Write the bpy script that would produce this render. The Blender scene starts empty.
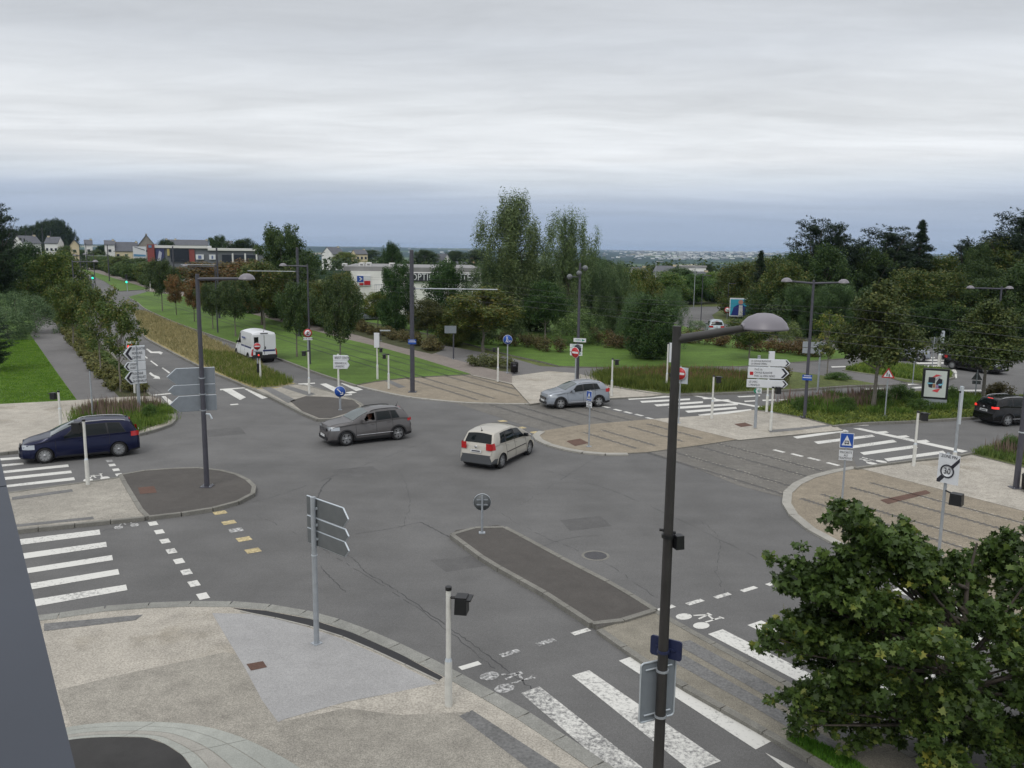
import bpy, math, random
import numpy as np
from mathutils import Vector, Matrix
random.seed(7)
PI = math.pi
scene = bpy.context.scene
COL = scene.collection

# ---------------------------------------------------------------- camera
F = 840.0; CH = 9.0; ROLL = 0.012
PITCH = math.atan((384 - 249.5) / F)
cam_d = bpy.data.cameras.new('camera'); cam = bpy.data.objects.new('camera', cam_d); COL.objects.link(cam)
cam_d.sensor_width = 36.0; cam_d.lens = F / 1024 * 36.0; cam_d.clip_start = 0.05; cam_d.clip_end = 60000
CR = (Matrix.Rotation(PI/2 - PITCH, 4, 'X') @ Matrix.Rotation(ROLL, 4, 'Z'))
cam.matrix_world = Matrix.Translation((0, 0, CH)) @ CR
scene.camera = cam
CR3 = CR.to_3x3(); CRI = CR3.inverted(); CP = Vector((0, 0, CH))

# ---------------------------------------------------------------- world: Nishita sky behind a thick layered overcast
W = bpy.data.worlds.new('World'); scene.world = W; W.use_nodes = True
nt = W.node_tree; N = nt.nodes; Lk = nt.links; N.clear()
SUN_EL, SUN_AZ = math.radians(48), math.radians(200)
sky = N.new('ShaderNodeTexSky'); sky.sky_type = 'NISHITA'; sky.sun_disc = False
sky.sun_elevation = SUN_EL; sky.sun_rotation = SUN_AZ
tc = N.new('ShaderNodeTexCoord'); sep = N.new('ShaderNodeSeparateXYZ'); Lk.new(tc.outputs['Generated'], sep.inputs[0])
def wm(op, a, b=None, c=None):
    n = N.new('ShaderNodeMath'); n.operation = op
    for i, v in enumerate((a, b, c)):
        if v is None: continue
        if isinstance(v, (int, float)): n.inputs[i].default_value = v
        else: Lk.new(v, n.inputs[i])
    return n.outputs[0]
zc = wm('MAXIMUM', sep.outputs[2], 0.0)
den = wm('ADD', zc, 0.06)
cx = wm('DIVIDE', sep.outputs[0], den); cy = wm('DIVIDE', sep.outputs[1], den)
comb = N.new('ShaderNodeCombineXYZ'); Lk.new(cx, comb.inputs[0]); Lk.new(cy, comb.inputs[1])
def wnoise(scale, detail, sx, sy, off=0, rough=.55, dist=0.3):
    m = N.new('ShaderNodeMapping'); m.inputs['Scale'].default_value = (sx, sy, 1); m.inputs['Location'].default_value = (off, off*.7, 0)
    m.inputs['Rotation'].default_value = (0, 0, .12)
    Lk.new(comb.outputs[0], m.inputs[0])
    n = N.new('ShaderNodeTexNoise'); n.inputs['Scale'].default_value = scale; n.inputs['Detail'].default_value = detail
    n.inputs['Roughness'].default_value = rough; n.inputs['Distortion'].default_value = dist
    Lk.new(m.outputs[0], n.inputs['Vector']); return n.outputs[0]
n1 = wnoise(1.0, 7, .32, .75, 3.0, .55, .8); n2 = wnoise(2.2, 8, .5, 1.0, 11.0, .62, 1.0)
n3 = wnoise(.35, 3, .3, 1.0, 5.0)
# elevation jittered by noise picks the base cloud tone
nn = wm('SUBTRACT', n3, .5)
el = wm('ADD', zc, wm('MULTIPLY', nn, .035))
ramp = N.new('ShaderNodeValToRGB'); cr = ramp.color_ramp
stops = [(0.0, (.34, .42, .55)), (.028, (.36, .44, .58)), (.055, (.44, .51, .63)), (.082, (.66, .71, .77)), (.105, (.80, .825, .855)), (.15, (.74, .765, .79)), (.22, (.60, .63, .67)), (.30, (.59, .615, .65)), (.5, (.80, .81, .84)), (1.0, (1.25, 1.26, 1.28))]
while len(cr.elements) < len(stops): cr.elements.new(.5)
for e, (p, c) in zip(cr.elements, stops): e.position = p; e.color = (*c, 1)
Lk.new(el, ramp.inputs[0])
amt = wm('ADD', wm('MULTIPLY', wm('SUBTRACT', n1, .5), .70), wm('MULTIPLY', wm('SUBTRACT', n2, .5), .30))
fade = N.new('ShaderNodeMapRange'); fade.inputs[1].default_value = .02; fade.inputs[2].default_value = .12; fade.inputs[3].default_value = .25; fade.inputs[4].default_value = 1
Lk.new(zc, fade.inputs[0])
mul = wm('ADD', 1.0, wm('MULTIPLY', amt, fade.outputs[0]))
vm = N.new('ShaderNodeVectorMath'); vm.operation = 'SCALE'; Lk.new(ramp.outputs[0], vm.inputs[0]); Lk.new(mul, vm.inputs['Scale'])
vm2 = N.new('ShaderNodeVectorMath'); vm2.operation = 'SCALE'; Lk.new(vm.outputs[0], vm2.inputs[0]); vm2.inputs['Scale'].default_value = 10.0
mx = N.new('ShaderNodeMixRGB'); mx.inputs[0].default_value = .97; Lk.new(sky.outputs[0], mx.inputs[1]); Lk.new(vm2.outputs[0], mx.inputs[2])
bg = N.new('ShaderNodeBackground'); bg.inputs['Strength'].default_value = .1; Lk.new(mx.outputs[0], bg.inputs[0])
wo = N.new('ShaderNodeOutputWorld'); Lk.new(bg.outputs[0], wo.inputs[0])

sd = bpy.data.lights.new('sun', 'SUN'); sd.energy = 1.1; sd.angle = math.radians(22); sd.color = (1, .97, .93)
sun = bpy.data.objects.new('sun', sd); COL.objects.link(sun)
sdir = Vector((math.sin(SUN_AZ)*math.cos(SUN_EL), math.cos(SUN_AZ)*math.cos(SUN_EL), math.sin(SUN_EL)))
sun.rotation_euler = sdir.to_track_quat('Z', 'Y').to_euler()
vs = scene.view_settings; vs.view_transform = 'Standard'; vs.look = 'None'; vs.exposure = 0.06; vs.gamma = 1; vs.use_curve_mapping = False
try: scene.cycles.use_denoising = True; scene.cycles.max_bounces = 6; scene.cycles.volume_bounces = 0; scene.cycles.transparent_max_bounces = 6
except Exception: pass

# ---------------------------------------------------------------- placing: where a line of sight meets the ground
def ray(px, py): return CR3 @ Vector(((px-512)/F, (384-py)/F, -1))
def G(px, py, z=0.0):
    d = ray(px, py)
    if d.z > -1e-3: d.z = -1e-3
    t = (z - CH) / d.z; p = CP + d*t; p.z = z
    return p
def proj(p):
    q = CRI @ (Vector(p) - CP); return (512 + F*q.x/-q.z, 384 - F*q.y/-q.z)
def HT(P, py):     # height above P that shows at row py
    lo, hi = -20.0, 60.0
    for _ in range(50):
        m = (lo+hi)/2
        if proj((P[0], P[1], P[2]+m))[1] > py: lo = m
        else: hi = m
    return (lo+hi)/2
d0 = ray(-40, 0); 
dU = CR3 @ Vector(((-40-512)/F, (384-243)/F, -1)); U = Vector((dU.x, dU.y, 0)).normalized(); V = Vector((-U.y, U.x, 0)) * -1   # U up the tramway, V away to the right
def facing(P): return math.atan2(-P[0], P[1])
def yaw_of(v): return math.atan2(v.y, v.x)
def scale_at(P):   # metres per pixel at P
    q = CRI @ (Vector(P) - CP); return -q.z / F

# ---------------------------------------------------------------- materials
MATS = {}
def mat(name, col, rough=.6, metal=0.0, var=.0, vscale=3.0, bump=.0, bscale=60.0, emit=0, spec=None, col2=None, speck=0, speckscale=120, alpha=None):
    if name in MATS: return MATS[name]
    m = bpy.data.materials.new(name); m.use_nodes = True; t = m.node_tree; n = t.nodes; l = t.links
    b = n['Principled BSDF']; b.inputs['Base Color'].default_value = (*col, 1); b.inputs['Roughness'].default_value = rough; b.inputs['Metallic'].default_value = metal
    if spec is not None: b.inputs['Specular IOR Level'].default_value = spec
    g = n.new('ShaderNodeNewGeometry')
    if var > 0 or speck > 0:
        src = None
        nz = n.new('ShaderNodeTexNoise'); nz.inputs['Scale'].default_value = vscale; nz.inputs['Detail'].default_value = 8; nz.inputs['Roughness'].default_value = .62
        l.new(g.outputs['Position'], nz.inputs['Vector'])
        r = n.new('ShaderNodeValToRGB'); r.color_ramp.elements[0].position = .3; r.color_ramp.elements[1].position = .72
        c2 = col2 if col2 else tuple(min(1, c*(1+var)) for c in col); c1 = tuple(c*(1-var) for c in col) if not col2 else col
        r.color_ramp.elements[0].color = (*c1, 1); r.color_ramp.elements[1].color = (*c2, 1)
        l.new(nz.outputs[0], r.inputs[0]); src = r.outputs[0]
        if speck > 0:
            n2 = n.new('ShaderNodeTexNoise'); n2.inputs['Scale'].default_value = speckscale; n2.inputs['Detail'].default_value = 3
            l.new(g.outputs['Position'], n2.inputs['Vector'])
            mr = n.new('ShaderNodeMapRange'); mr.inputs[1].default_value = .3; mr.inputs[2].default_value = .7; mr.inputs[3].default_value = 1-speck; mr.inputs[4].default_value = 1+speck
            l.new(n2.outputs[0], mr.inputs[0])
            sc = n.new('ShaderNodeVectorMath'); sc.operation = 'SCALE'; l.new(src, sc.inputs[0]); l.new(mr.outputs[0], sc.inputs['Scale']); src = sc.outputs[0]
        l.new(src, b.inputs['Base Color'])
    if bump > 0:
        nb = n.new('ShaderNodeTexNoise'); nb.inputs['Scale'].default_value = bscale; nb.inputs['Detail'].default_value = 4
        l.new(g.outputs['Position'], nb.inputs['Vector'])
        bp = n.new('ShaderNodeBump'); bp.inputs['Strength'].default_value = bump; bp.inputs['Distance'].default_value = .02
        l.new(nb.outputs[0], bp.inputs['Height']); l.new(bp.outputs[0], b.inputs['Normal'])
    if emit: b.inputs['Emission Color'].default_value = (*col, 1); b.inputs['Emission Strength'].default_value = emit
    MATS[name] = m; return m

def ground_mat(name, base, large, lscale, mids, speck, speckscale, rough=.9, bump=.25, bscale=90, stretch=None, dark=None):
    """layered ground: broad stains, medium blotches, grain"""
    if name in MATS: return MATS[name]
    m = bpy.data.materials.new(name); m.use_nodes = True; t = m.node_tree; n = t.nodes; l = t.links
    b = n['Principled BSDF']; b.inputs['Roughness'].default_value = rough; b.inputs['Specular IOR Level'].default_value = .3
    g = n.new('ShaderNodeNewGeometry')
    def nz(sc, det, src=g.outputs['Position'], r=.6):
        q = n.new('ShaderNodeTexNoise'); q.inputs['Scale'].default_value = sc; q.inputs['Detail'].default_value = det; q.inputs['Roughness'].default_value = r; l.new(src, q.inputs['Vector']); return q.outputs[0]
    def mr(s, lo, hi, a=.3, bb=.7):
        q = n.new('ShaderNodeMapRange'); q.inputs[1].default_value = a; q.inputs[2].default_value = bb; q.inputs[3].default_value = lo; q.inputs[4].default_value = hi; l.new(s, q.inputs[0]); return q.outputs[0]
    def mu(a, c):
        q = n.new('ShaderNodeMath'); q.operation = 'MULTIPLY'; l.new(a, q.inputs[0]); l.new(c, q.inputs[1]); return q.outputs[0]
    k = mu(mr(nz(lscale, 5), 1-large, 1+large), mr(nz(lscale*7, 6), 1-mids, 1+mids))
    k = mu(k, mr(nz(speckscale, 2), 1-speck, 1+speck)); k = mu(k, mr(nz(speckscale*.3, 3), 1-speck*.28, 1+speck*.28))
    if stretch:
        mp = n.new('ShaderNodeMapping'); mp.inputs['Rotation'].default_value = (0, 0, stretch[0]); mp.inputs['Scale'].default_value = (stretch[1], stretch[2], 1)
        l.new(g.outputs['Position'], mp.inputs[0]); k = mu(k, mr(nz(1.0, 4, mp.outputs[0]), 1-stretch[3], 1+stretch[3]))
    src = n.new('ShaderNodeRGB'); src.outputs[0].default_value = (*base, 1); so = src.outputs[0]
    if dark:
        mxn = n.new('ShaderNodeMixRGB'); mxn.inputs[2].default_value = (*dark[0], 1); l.new(so, mxn.inputs[1]); l.new(mr(nz(dark[1], 6), 0, 1, dark[2], dark[2]+.12), mxn.inputs[0]); so = mxn.outputs[0]
    sc = n.new('ShaderNodeVectorMath'); sc.operation = 'SCALE'; l.new(so, sc.inputs[0]); l.new(k, sc.inputs['Scale']); l.new(sc.outputs[0], b.inputs['Base Color'])
    bp = n.new('ShaderNodeBump'); bp.inputs['Strength'].default_value = bump; bp.inputs['Distance'].default_value = .01
    l.new(nz(bscale, 3), bp.inputs['Height']); l.new(bp.outputs[0], b.inputs['Normal'])
    MATS[name] = m; return m

def leaf_mat(name, cols, trans=.25, rough=.55):
    if name in MATS: return MATS[name]
    m = bpy.data.materials.new(name); m.use_nodes = True; t = m.node_tree; n = t.nodes; l = t.links
    b = n['Principled BSDF']; b.inputs['Roughness'].default_value = rough; b.inputs['Specular IOR Level'].default_value = .25
    g = n.new('ShaderNodeNewGeometry'); oi = n.new('ShaderNodeObjectInfo')
    r = n.new('ShaderNodeValToRGB'); e = r.color_ramp.elements
    while len(e) < len(cols): e.new(.5)
    LG = 1.25 if 'pine' in name else (1.3 if 'maple' in name else 1.62)
    for i, c in enumerate(cols): e[i].position = c[0]; e[i].color = (c[1][0]*LG, c[1][1]*LG*1.06, c[1][2]*LG, 1)
    tcn = n.new('ShaderNodeTexCoord'); nz = n.new('ShaderNodeTexNoise'); nz.inputs['Scale'].default_value = 1.1; nz.inputs['Detail'].default_value = 3
    l.new(tcn.outputs['Object'], nz.inputs['Vector'])
    ad = n.new('ShaderNodeMath'); ad.operation = 'MULTIPLY_ADD'; l.new(nz.outputs[0], ad.inputs[0]); ad.inputs[1].default_value = .9; 
    sb = n.new('ShaderNodeMath'); sb.operation = 'MULTIPLY_ADD'; l.new(g.outputs['Random Per Island'], sb.inputs[0]); sb.inputs[1].default_value = .55; sb.inputs[2].default_value = -.22
    l.new(sb.outputs[0], ad.inputs[2]); l.new(ad.outputs[0], r.inputs[0])
    mm = n.new('ShaderNodeMixRGB'); mm.blend_type = 'MULTIPLY'; mm.inputs[0].default_value = 1; l.new(r.outputs[0], mm.inputs[1]); l.new(oi.outputs['Color'], mm.inputs[2])
    l.new(mm.outputs[0], b.inputs['Base Color'])
    tr = n.new('ShaderNodeBsdfTranslucent'); l.new(mm.outputs[0], tr.inputs[0])
    mix = n.new('ShaderNodeMixShader'); mix.inputs[0].default_value = trans; l.new(b.outputs[0], mix.inputs[1]); l.new(tr.outputs[0], mix.inputs[2])
    l.new(mix.outputs[0], n['Material Output'].inputs[0])
    MATS[name] = m; return m

A_U = yaw_of(U)
M_road = ground_mat('asphalt', (.124, .123, .121), .17, .07, .13, .27, 60, stretch=(-A_U, .12, .9, .06))
M_road_dk = ground_mat('dark asphalt', (.080, .074, .068), .12, .5, .08, .2, 40)
M_path = ground_mat('path asphalt', (.14, .136, .134), .1, .3, .08, .14, 45)
M_gran = ground_mat('pale stabilised gravel', (.36, .335, .29), .14, .25, .14, .3, 26, bump=.5, bscale=30, dark=((.27, .245, .2), .35, .55))
M_gran_d = ground_mat('weathered gravel', (.285, .268, .232), .14, .3, .16, .34, 38, bump=.5, bscale=40)
M_gran_r = ground_mat('dirty refuge gravel', (.205, .19, .155), .14, .3, .16, .34, 38, bump=.5, bscale=40)
M_granite = ground_mat('grey washed concrete', (.31, .308, .305), .08, .4, .06, .22, 60, bump=.4, bscale=60)
M_brown = ground_mat('brown tramway gravel', (.235, .203, .155), .12, .3, .12, .3, 24, bump=.5, bscale=30)
M_brown_r = ground_mat('worn setts between rails', (.145, .138, .125), .14, .4, .12, .28, 24, bump=.4)
M_kerb = ground_mat('kerb granite', (.19, .185, .165), .14, .5, .12, .2, 40)
M_kerb_w = ground_mat('pale concrete kerb', (.31, .30, .27), .12, .5, .1, .12, 40)
M_conc = ground_mat('pale concrete', (.33, .34, .31), .1, .4, .1, .12, 40)
M_paver = ground_mat('dark tactile pavers', (.15, .15, .148), .1, .5, .1, .25, 20, bump=.6, bscale=20)
M_lawn = ground_mat('mown grass', (.076, .138, .020), .22, .12, .16, .28, 9, bump=.9, bscale=18, stretch=(-A_U, .06, .8, .10))
M_rough = ground_mat('rough grass', (.085, .105, .03), .25, .3, .25, .35, 8, bump=.9, bscale=14)
M_soil = ground_mat('planted soil', (.055, .06, .025), .2, .5, .2, .3, 12)
M_dry = ground_mat('dry grass soil', (.27, .225, .11), .25, .4, .2, .35, 10)
def paint_mat(nm='worn road paint', a0=.76, a1=.93):
    m = bpy.data.materials.new(nm); m.use_nodes = True; t = m.node_tree; n = t.nodes; l = t.links; b = n['Principled BSDF']; b.inputs['Roughness'].default_value = .7
    g = n.new('ShaderNodeNewGeometry')
    a = n.new('ShaderNodeTexNoise'); a.inputs['Scale'].default_value = 11; a.inputs['Detail'].default_value = 8; a.inputs['Roughness'].default_value = .75; l.new(g.outputs['Position'], a.inputs['Vector'])
    c = n.new('ShaderNodeTexNoise'); c.inputs['Scale'].default_value = .6; c.inputs['Detail'].default_value = 3; l.new(g.outputs['Position'], c.inputs['Vector'])
    ad = n.new('ShaderNodeMath'); ad.operation = 'MULTIPLY_ADD'; l.new(c.outputs[0], ad.inputs[0]); ad.inputs[1].default_value = .45; l.new(a.outputs[0], ad.inputs[2])
    r = n.new('ShaderNodeValToRGB'); r.color_ramp.elements[0].position = a0; r.color_ramp.elements[0].color = (.60, .595, .56, 1); r.color_ramp.elements[1].position = a1; r.color_ramp.elements[1].color = (.13, .13, .13, 1)
    l.new(ad.outputs[0], r.inputs[0]); l.new(r.outputs[0], b.inputs['Base Color']); return m
M_paint = paint_mat(); M_paint_h = paint_mat('heavily worn road paint', .64, .84); M_paint_m = paint_mat('well worn road paint', .70, .9)
M_paint_y = ground_mat('faded yellow paint', (.42, .35, .2), .15, 1, .3, .4, 30)
M_paint_f = ground_mat('faded white paint', (.30, .30, .295), .2, 2, .45, .5, 14)
M_rust = ground_mat('rusty inspection cover', (.11, .065, .05), .15, 2, .1, .2, 30)
M_iron = ground_mat('iron cover', (.075, .075, .08), .1, 2, .1, .2, 30)
M_rail = mat('rail steel', (.12, .115, .11), .45, .6)
M_rail_g = mat('rail groove', (.055, .05, .045), .8)
M_rail_w = ground_mat('rail edge stones', (.33, .31, .27), .2, 1, .2, .4, 12)

# ---------------------------------------------------------------- mesh builder
class MB:
    def __init__(s): s.v = []; s.f = []; s.m = []; s.mats = []; s.sm = []
    def mi(s, m):
        if m not in s.mats: s.mats.append(m)
        return s.mats.index(m)
    def add(s, vs, fs, m, smooth=False):
        o = len(s.v); k = s.mi(m); s.v.extend([tuple(p) for p in vs])
        for f in fs: s.f.append(tuple(i+o for i in f)); s.m.append(k); s.sm.append(smooth)
    def box(s, c, d, m, rz=0, rot=None, taper=1.0):
        x, y, z = d[0]/2, d[1]/2, d[2]/2
        R = rot if rot is not None else Matrix.Rotation(rz, 3, 'Z')
        vs = []
        for sz in (-1, 1):
            k = taper if sz > 0 else 1
            for sx, sy in ((-1,-1),(1,-1),(1,1),(-1,1)): vs.append(Vector(c) + R @ Vector((sx*x*k, sy*y*k, sz*z)))
        s.add(vs, [(3,2,1,0),(4,5,6,7),(0,1,5,4),(1,2,6,5),(2,3,7,6),(3,0,4,7)], m)
    def tube(s, pts, rads, m, seg=12, caps=True, smooth=True):
        pts = [Vector(p) for p in pts]
        if isinstance(rads, (int, float)): rads = [rads]*len(pts)
        vs = []; fs = []; prev = None
        for i, p in enumerate(pts):
            d = (pts[min(i+1, len(pts)-1)] - pts[max(i-1, 0)]).normalized()
            a = (prev - d*prev.dot(d)) if prev is not None and (prev - d*prev.dot(d)).length > 1e-4 else (Vector((1,0,0)) if abs(d.x) < .8 else Vector((0,1,0)))
            a = (a - d*a.dot(d)).normalized(); b = d.cross(a); prev = a
            for k in range(seg):
                t = 2*PI*k/seg; vs.append(p + (a*math.cos(t) + b*math.sin(t))*rads[i])
        for i in range(len(pts)-1):
            for k in range(seg): fs.append((i*seg+k, i*seg+(k+1)%seg, (i+1)*seg+(k+1)%seg, (i+1)*seg+k))
        s.add(vs, fs, m, smooth)
        if caps: s.add(vs[:seg], [tuple(range(seg-1, -1, -1))], m); s.add(vs[-seg:], [tuple(range(seg))], m)
    def lathe(s, prof, m, c=(0,0,0), seg=16, axis='Z', sx=1, sy=1, smooth=True, caps=False):
        vs = []; fs = []
        for r, z in prof:
            for k in range(seg):
                t = 2*PI*k/seg; a, b = r*math.cos(t)*sx, r*math.sin(t)*sy
                p = (a, b, z) if axis == 'Z' else ((a, z, b) if axis == 'Y' else (z, a, b))
                vs.append((p[0]+c[0], p[1]+c[1], p[2]+c[2]))
        for i in range(len(prof)-1):
            for k in range(seg): fs.append((i*seg+k, i*seg+(k+1)%seg, (i+1)*seg+(k+1)%seg, (i+1)*seg+k))
        s.add(vs, fs, m, smooth)
        for i0, rev in ((0, True), (len(prof)-1, False)):
            if caps and prof[i0][0] > 1e-4:
                idx = list(range(i0*seg, i0*seg+seg)); idx = idx[::-1] if rev else idx
                s.add([vs[i] for i in idx], [tuple(range(seg))], m)
    def prism(s, poly, y0, y1, m, mside=None):     # poly in x,z ; thickness along y
        n = len(poly); a = [(x, y0, z) for x, z in poly]; b = [(x, y1, z) for x, z in poly]
        s.add(a, [tuple(range(n))], m); s.add(b, [tuple(range(n-1, -1, -1))], mside or m)
        s.add(a+b, [(i, i+n, (i+1) % n + n, (i+1) % n) for i in range(n)], mside or m)
    def slab(s, poly, z0, z1, m, mside=None):      # poly in x,y
        n = len(poly); a = [(p[0], p[1], z1) for p in poly]; b = [(p[0], p[1], z0) for p in poly]
        s.add(a, [tuple(range(n))], m); s.add(a+b, [(i, (i+1) % n, (i+1) % n + n, i+n) for i in range(n)], mside or m)
    def sheet(s, pts, m): s.add(pts, [tuple(range(len(pts)))], m)
    def grid(s, rows, m, smooth=True, flip=False):
        a, b = len(rows), len(rows[0]); vs = [p for r in rows for p in r]
        fs = [((i*b+j), (i*b+j+1), ((i+1)*b+j+1), ((i+1)*b+j)) for i in range(a-1) for j in range(b-1)]
        if flip: fs = [f[::-1] for f in fs]
        s.add(vs, fs, m, smooth)
    def build(s, name, parent=None, loc=None):
        me = bpy.data.meshes.new(name); me.from_pydata(s.v, [], s.f)
        for m in s.mats: me.materials.append(m)
        me.polygons.foreach_set('material_index', s.m); me.polygons.foreach_set('use_smooth', s.sm); me.update()
        o = bpy.data.objects.new(name, me); COL.objects.link(o)
        if parent: o.parent = parent
        if loc is not None: o.location = loc
        return o
def tag(o, label=None, cat=None, group=None, kind=None):
    if label: o['label'] = label
    if cat: o['category'] = cat
    if group: o['group'] = group
    if kind: o['kind'] = kind
    return o
def thing(name, label, cat, loc=(0,0,0), rz=0, group=None, sc=None):
    o = bpy.data.objects.new(name, None); COL.objects.link(o); o.location = loc; o.rotation_euler = (0, 0, rz); o.empty_display_size = .3
    if sc: o.scale = sc
    return tag(o, label, cat, group)
def copy_tree(o, parent=None):
    c = o.copy(); COL.objects.link(c); c.parent = parent
    for ch in KIDS.get(o.name, []) or [x for x in o.children]: copy_tree(ch, c)
    return c
KIDS = {}
def cyl(mb, c, r, z0, z1, m, seg=14): mb.tube([(c[0], c[1], z0), (c[0], c[1], z1)], r, m, seg)
def disc_poly(r, n=28, cx=0, cz=0): return [(cx + r*math.cos(2*PI*i/n), cz + r*math.sin(2*PI*i/n)) for i in range(n)]
def text_mesh(txt, size, m, parent, x, y, z, name='lettering', align='CENTER', rz=0, sx=1.0, rx=PI/2):
    cu = bpy.data.curves.new('t', 'FONT'); cu.body = txt; cu.size = size; cu.align_x = align; cu.align_y = 'CENTER'; cu.extrude = .002; cu.resolution_u = 2
    tmp = bpy.data.objects.new('t', cu); COL.objects.link(tmp); bpy.context.view_layer.update()
    me = bpy.data.meshes.new_from_object(tmp.evaluated_get(bpy.context.evaluated_depsgraph_get())); bpy.data.objects.remove(tmp)
    me.materials.clear(); me.materials.append(m); me.name = name
    o = bpy.data.objects.new(name, me); COL.objects.link(o); o.parent = parent; o.location = (x, y, z); o.rotation_euler = (rx, 0, rz); o.scale = (sx, 1, 1); return o
# ================================================================= SETTING: terrain, roads, pavements
def crv(pts, n=5, closed=False):
    P = [Vector(p) for p in pts]; out = []; L = len(P); rng = range(L if closed else L-1)
    for i in rng:
        p0 = P[(i-1) % L] if (closed or i > 0) else P[0]; p1 = P[i]; p2 = P[(i+1) % L]; p3 = P[(i+2) % L] if (closed or i+2 < L) else P[-1]
        for k in range(n):
            t = k/n; out.append(.5*((2*p1) + (p2-p0)*t + (2*p0-5*p1+4*p2-p3)*t*t + (3*p1-p0-3*p2+p3)*t**3))
    if not closed: out.append(P[-1])
    return out
def gp(px, z): return [G(x, y, z) for x, y in px]
def struct(o): return tag(o, kind='structure')
def sheet(name, px, z, m, smooth=False):
    pts = gp(px, z)
    if smooth: pts = crv(pts, 5, True)
    mb = MB(); mb.sheet(pts, m); return struct(mb.build(name))
def raised(name, px, z, m, smooth=False, side=None):
    pts = gp(px, z)
    if smooth: pts = crv(pts, 5, True)
    mb = MB(); mb.slab(pts, 0, z, m, side or M_kerb); return struct(mb.build(name))
KN = [0]
def kerb(px, z=.135, w=.15, m=None, closed=False, smooth=True, joint=1.0):
    pts = gp(px, z)
    if smooth: pts = crv(pts, 6, closed)
    if closed: pts = pts + [pts[0]]
    # resample into stones with open joints
    m = m or M_kerb
    d = [0]
    for a, b in zip(pts, pts[1:]): d.append(d[-1] + (b-a).length)
    tot = d[-1]; n = max(1, int(tot/joint))
    def at(s):
        for i in range(len(d)-1):
            if s <= d[i+1] + 1e-9:
                k = (s-d[i])/max(1e-9, d[i+1]-d[i]); return pts[i].lerp(pts[i+1], k)
        return pts[-1].copy()
    mb = MB()
    near = min(p.length for p in pts) < 60
    if not near: n = max(1, int(tot/4))
    for i in range(n):
        g = .012 if near else 0
        a = at(i*tot/n + g); b = at((i+1)*tot/n - g); t = (b-a)
        if t.length < 1e-4: continue
        t = t.normalized(); q = Vector((-t.y, t.x, 0))*w/2; dz = random.uniform(-.003, .003) if near else 0; j = random.uniform(-.006, .006) if near else 0
        P4 = [a-q, b-q, b+q, a+q]; P4 = [p + Vector((t.y, -t.x, 0))*j for p in P4]
        mb.slab([(p.x, p.y) for p in P4], -.02, z+dz, m)
    KN[0] += 1
    return struct(mb.build('kerb'))

# terrain: flat plateau, then a valley, then the far ridge
rr = np.concatenate([np.array([0, 60, 150, 240, 300, 380, 480, 600, 800]), np.geomspace(1000, 15000, 34)]); na = 240
rs = np.random.RandomState(5)
ph = rs.rand(40)*6.28; fr = rs.rand(40, 2)*2-1
def hills(x, y):
    s = np.zeros_like(x)
    for k in range(40):
        w = 1/ (600 + k*220); s = s + np.sin(x*fr[k,0]*w*9 + y*fr[k,1]*w*9 + ph[k]) * (600+k*220)
    return s/ (40*5000)
vs = [(0, 0, -.03)]; fs = []
for i, r in enumerate(rr[1:]):
    for k in range(na):
        a = 2*PI*k/na; x, y = r*math.sin(a), r*math.cos(a)
        if r <= 240: z = -.03
        elif r < 3500: t = min(1, (r-240)/1500); z = -.03 - 52*(t*t*(3-2*t))
        else:
            t = min(1, (r-3500)/5500); z = -52 + (66 if a < .1 or a > 3 else 58)*(t*t*(3-2*t))
        if r > 700: z += float(hills(np.array([x]), np.array([y]))[0])*70*min(1, (r-700)/2500)
        vs.append((x, y, z))
for k in range(na): fs.append((0, 1+(k+1) % na, 1+k))
for i in range(len(rr)-2):
    for k in range(na): fs.append((1+i*na+k, 1+i*na+(k+1) % na, 1+(i+1)*na+(k+1) % na, 1+(i+1)*na+k))
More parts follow.
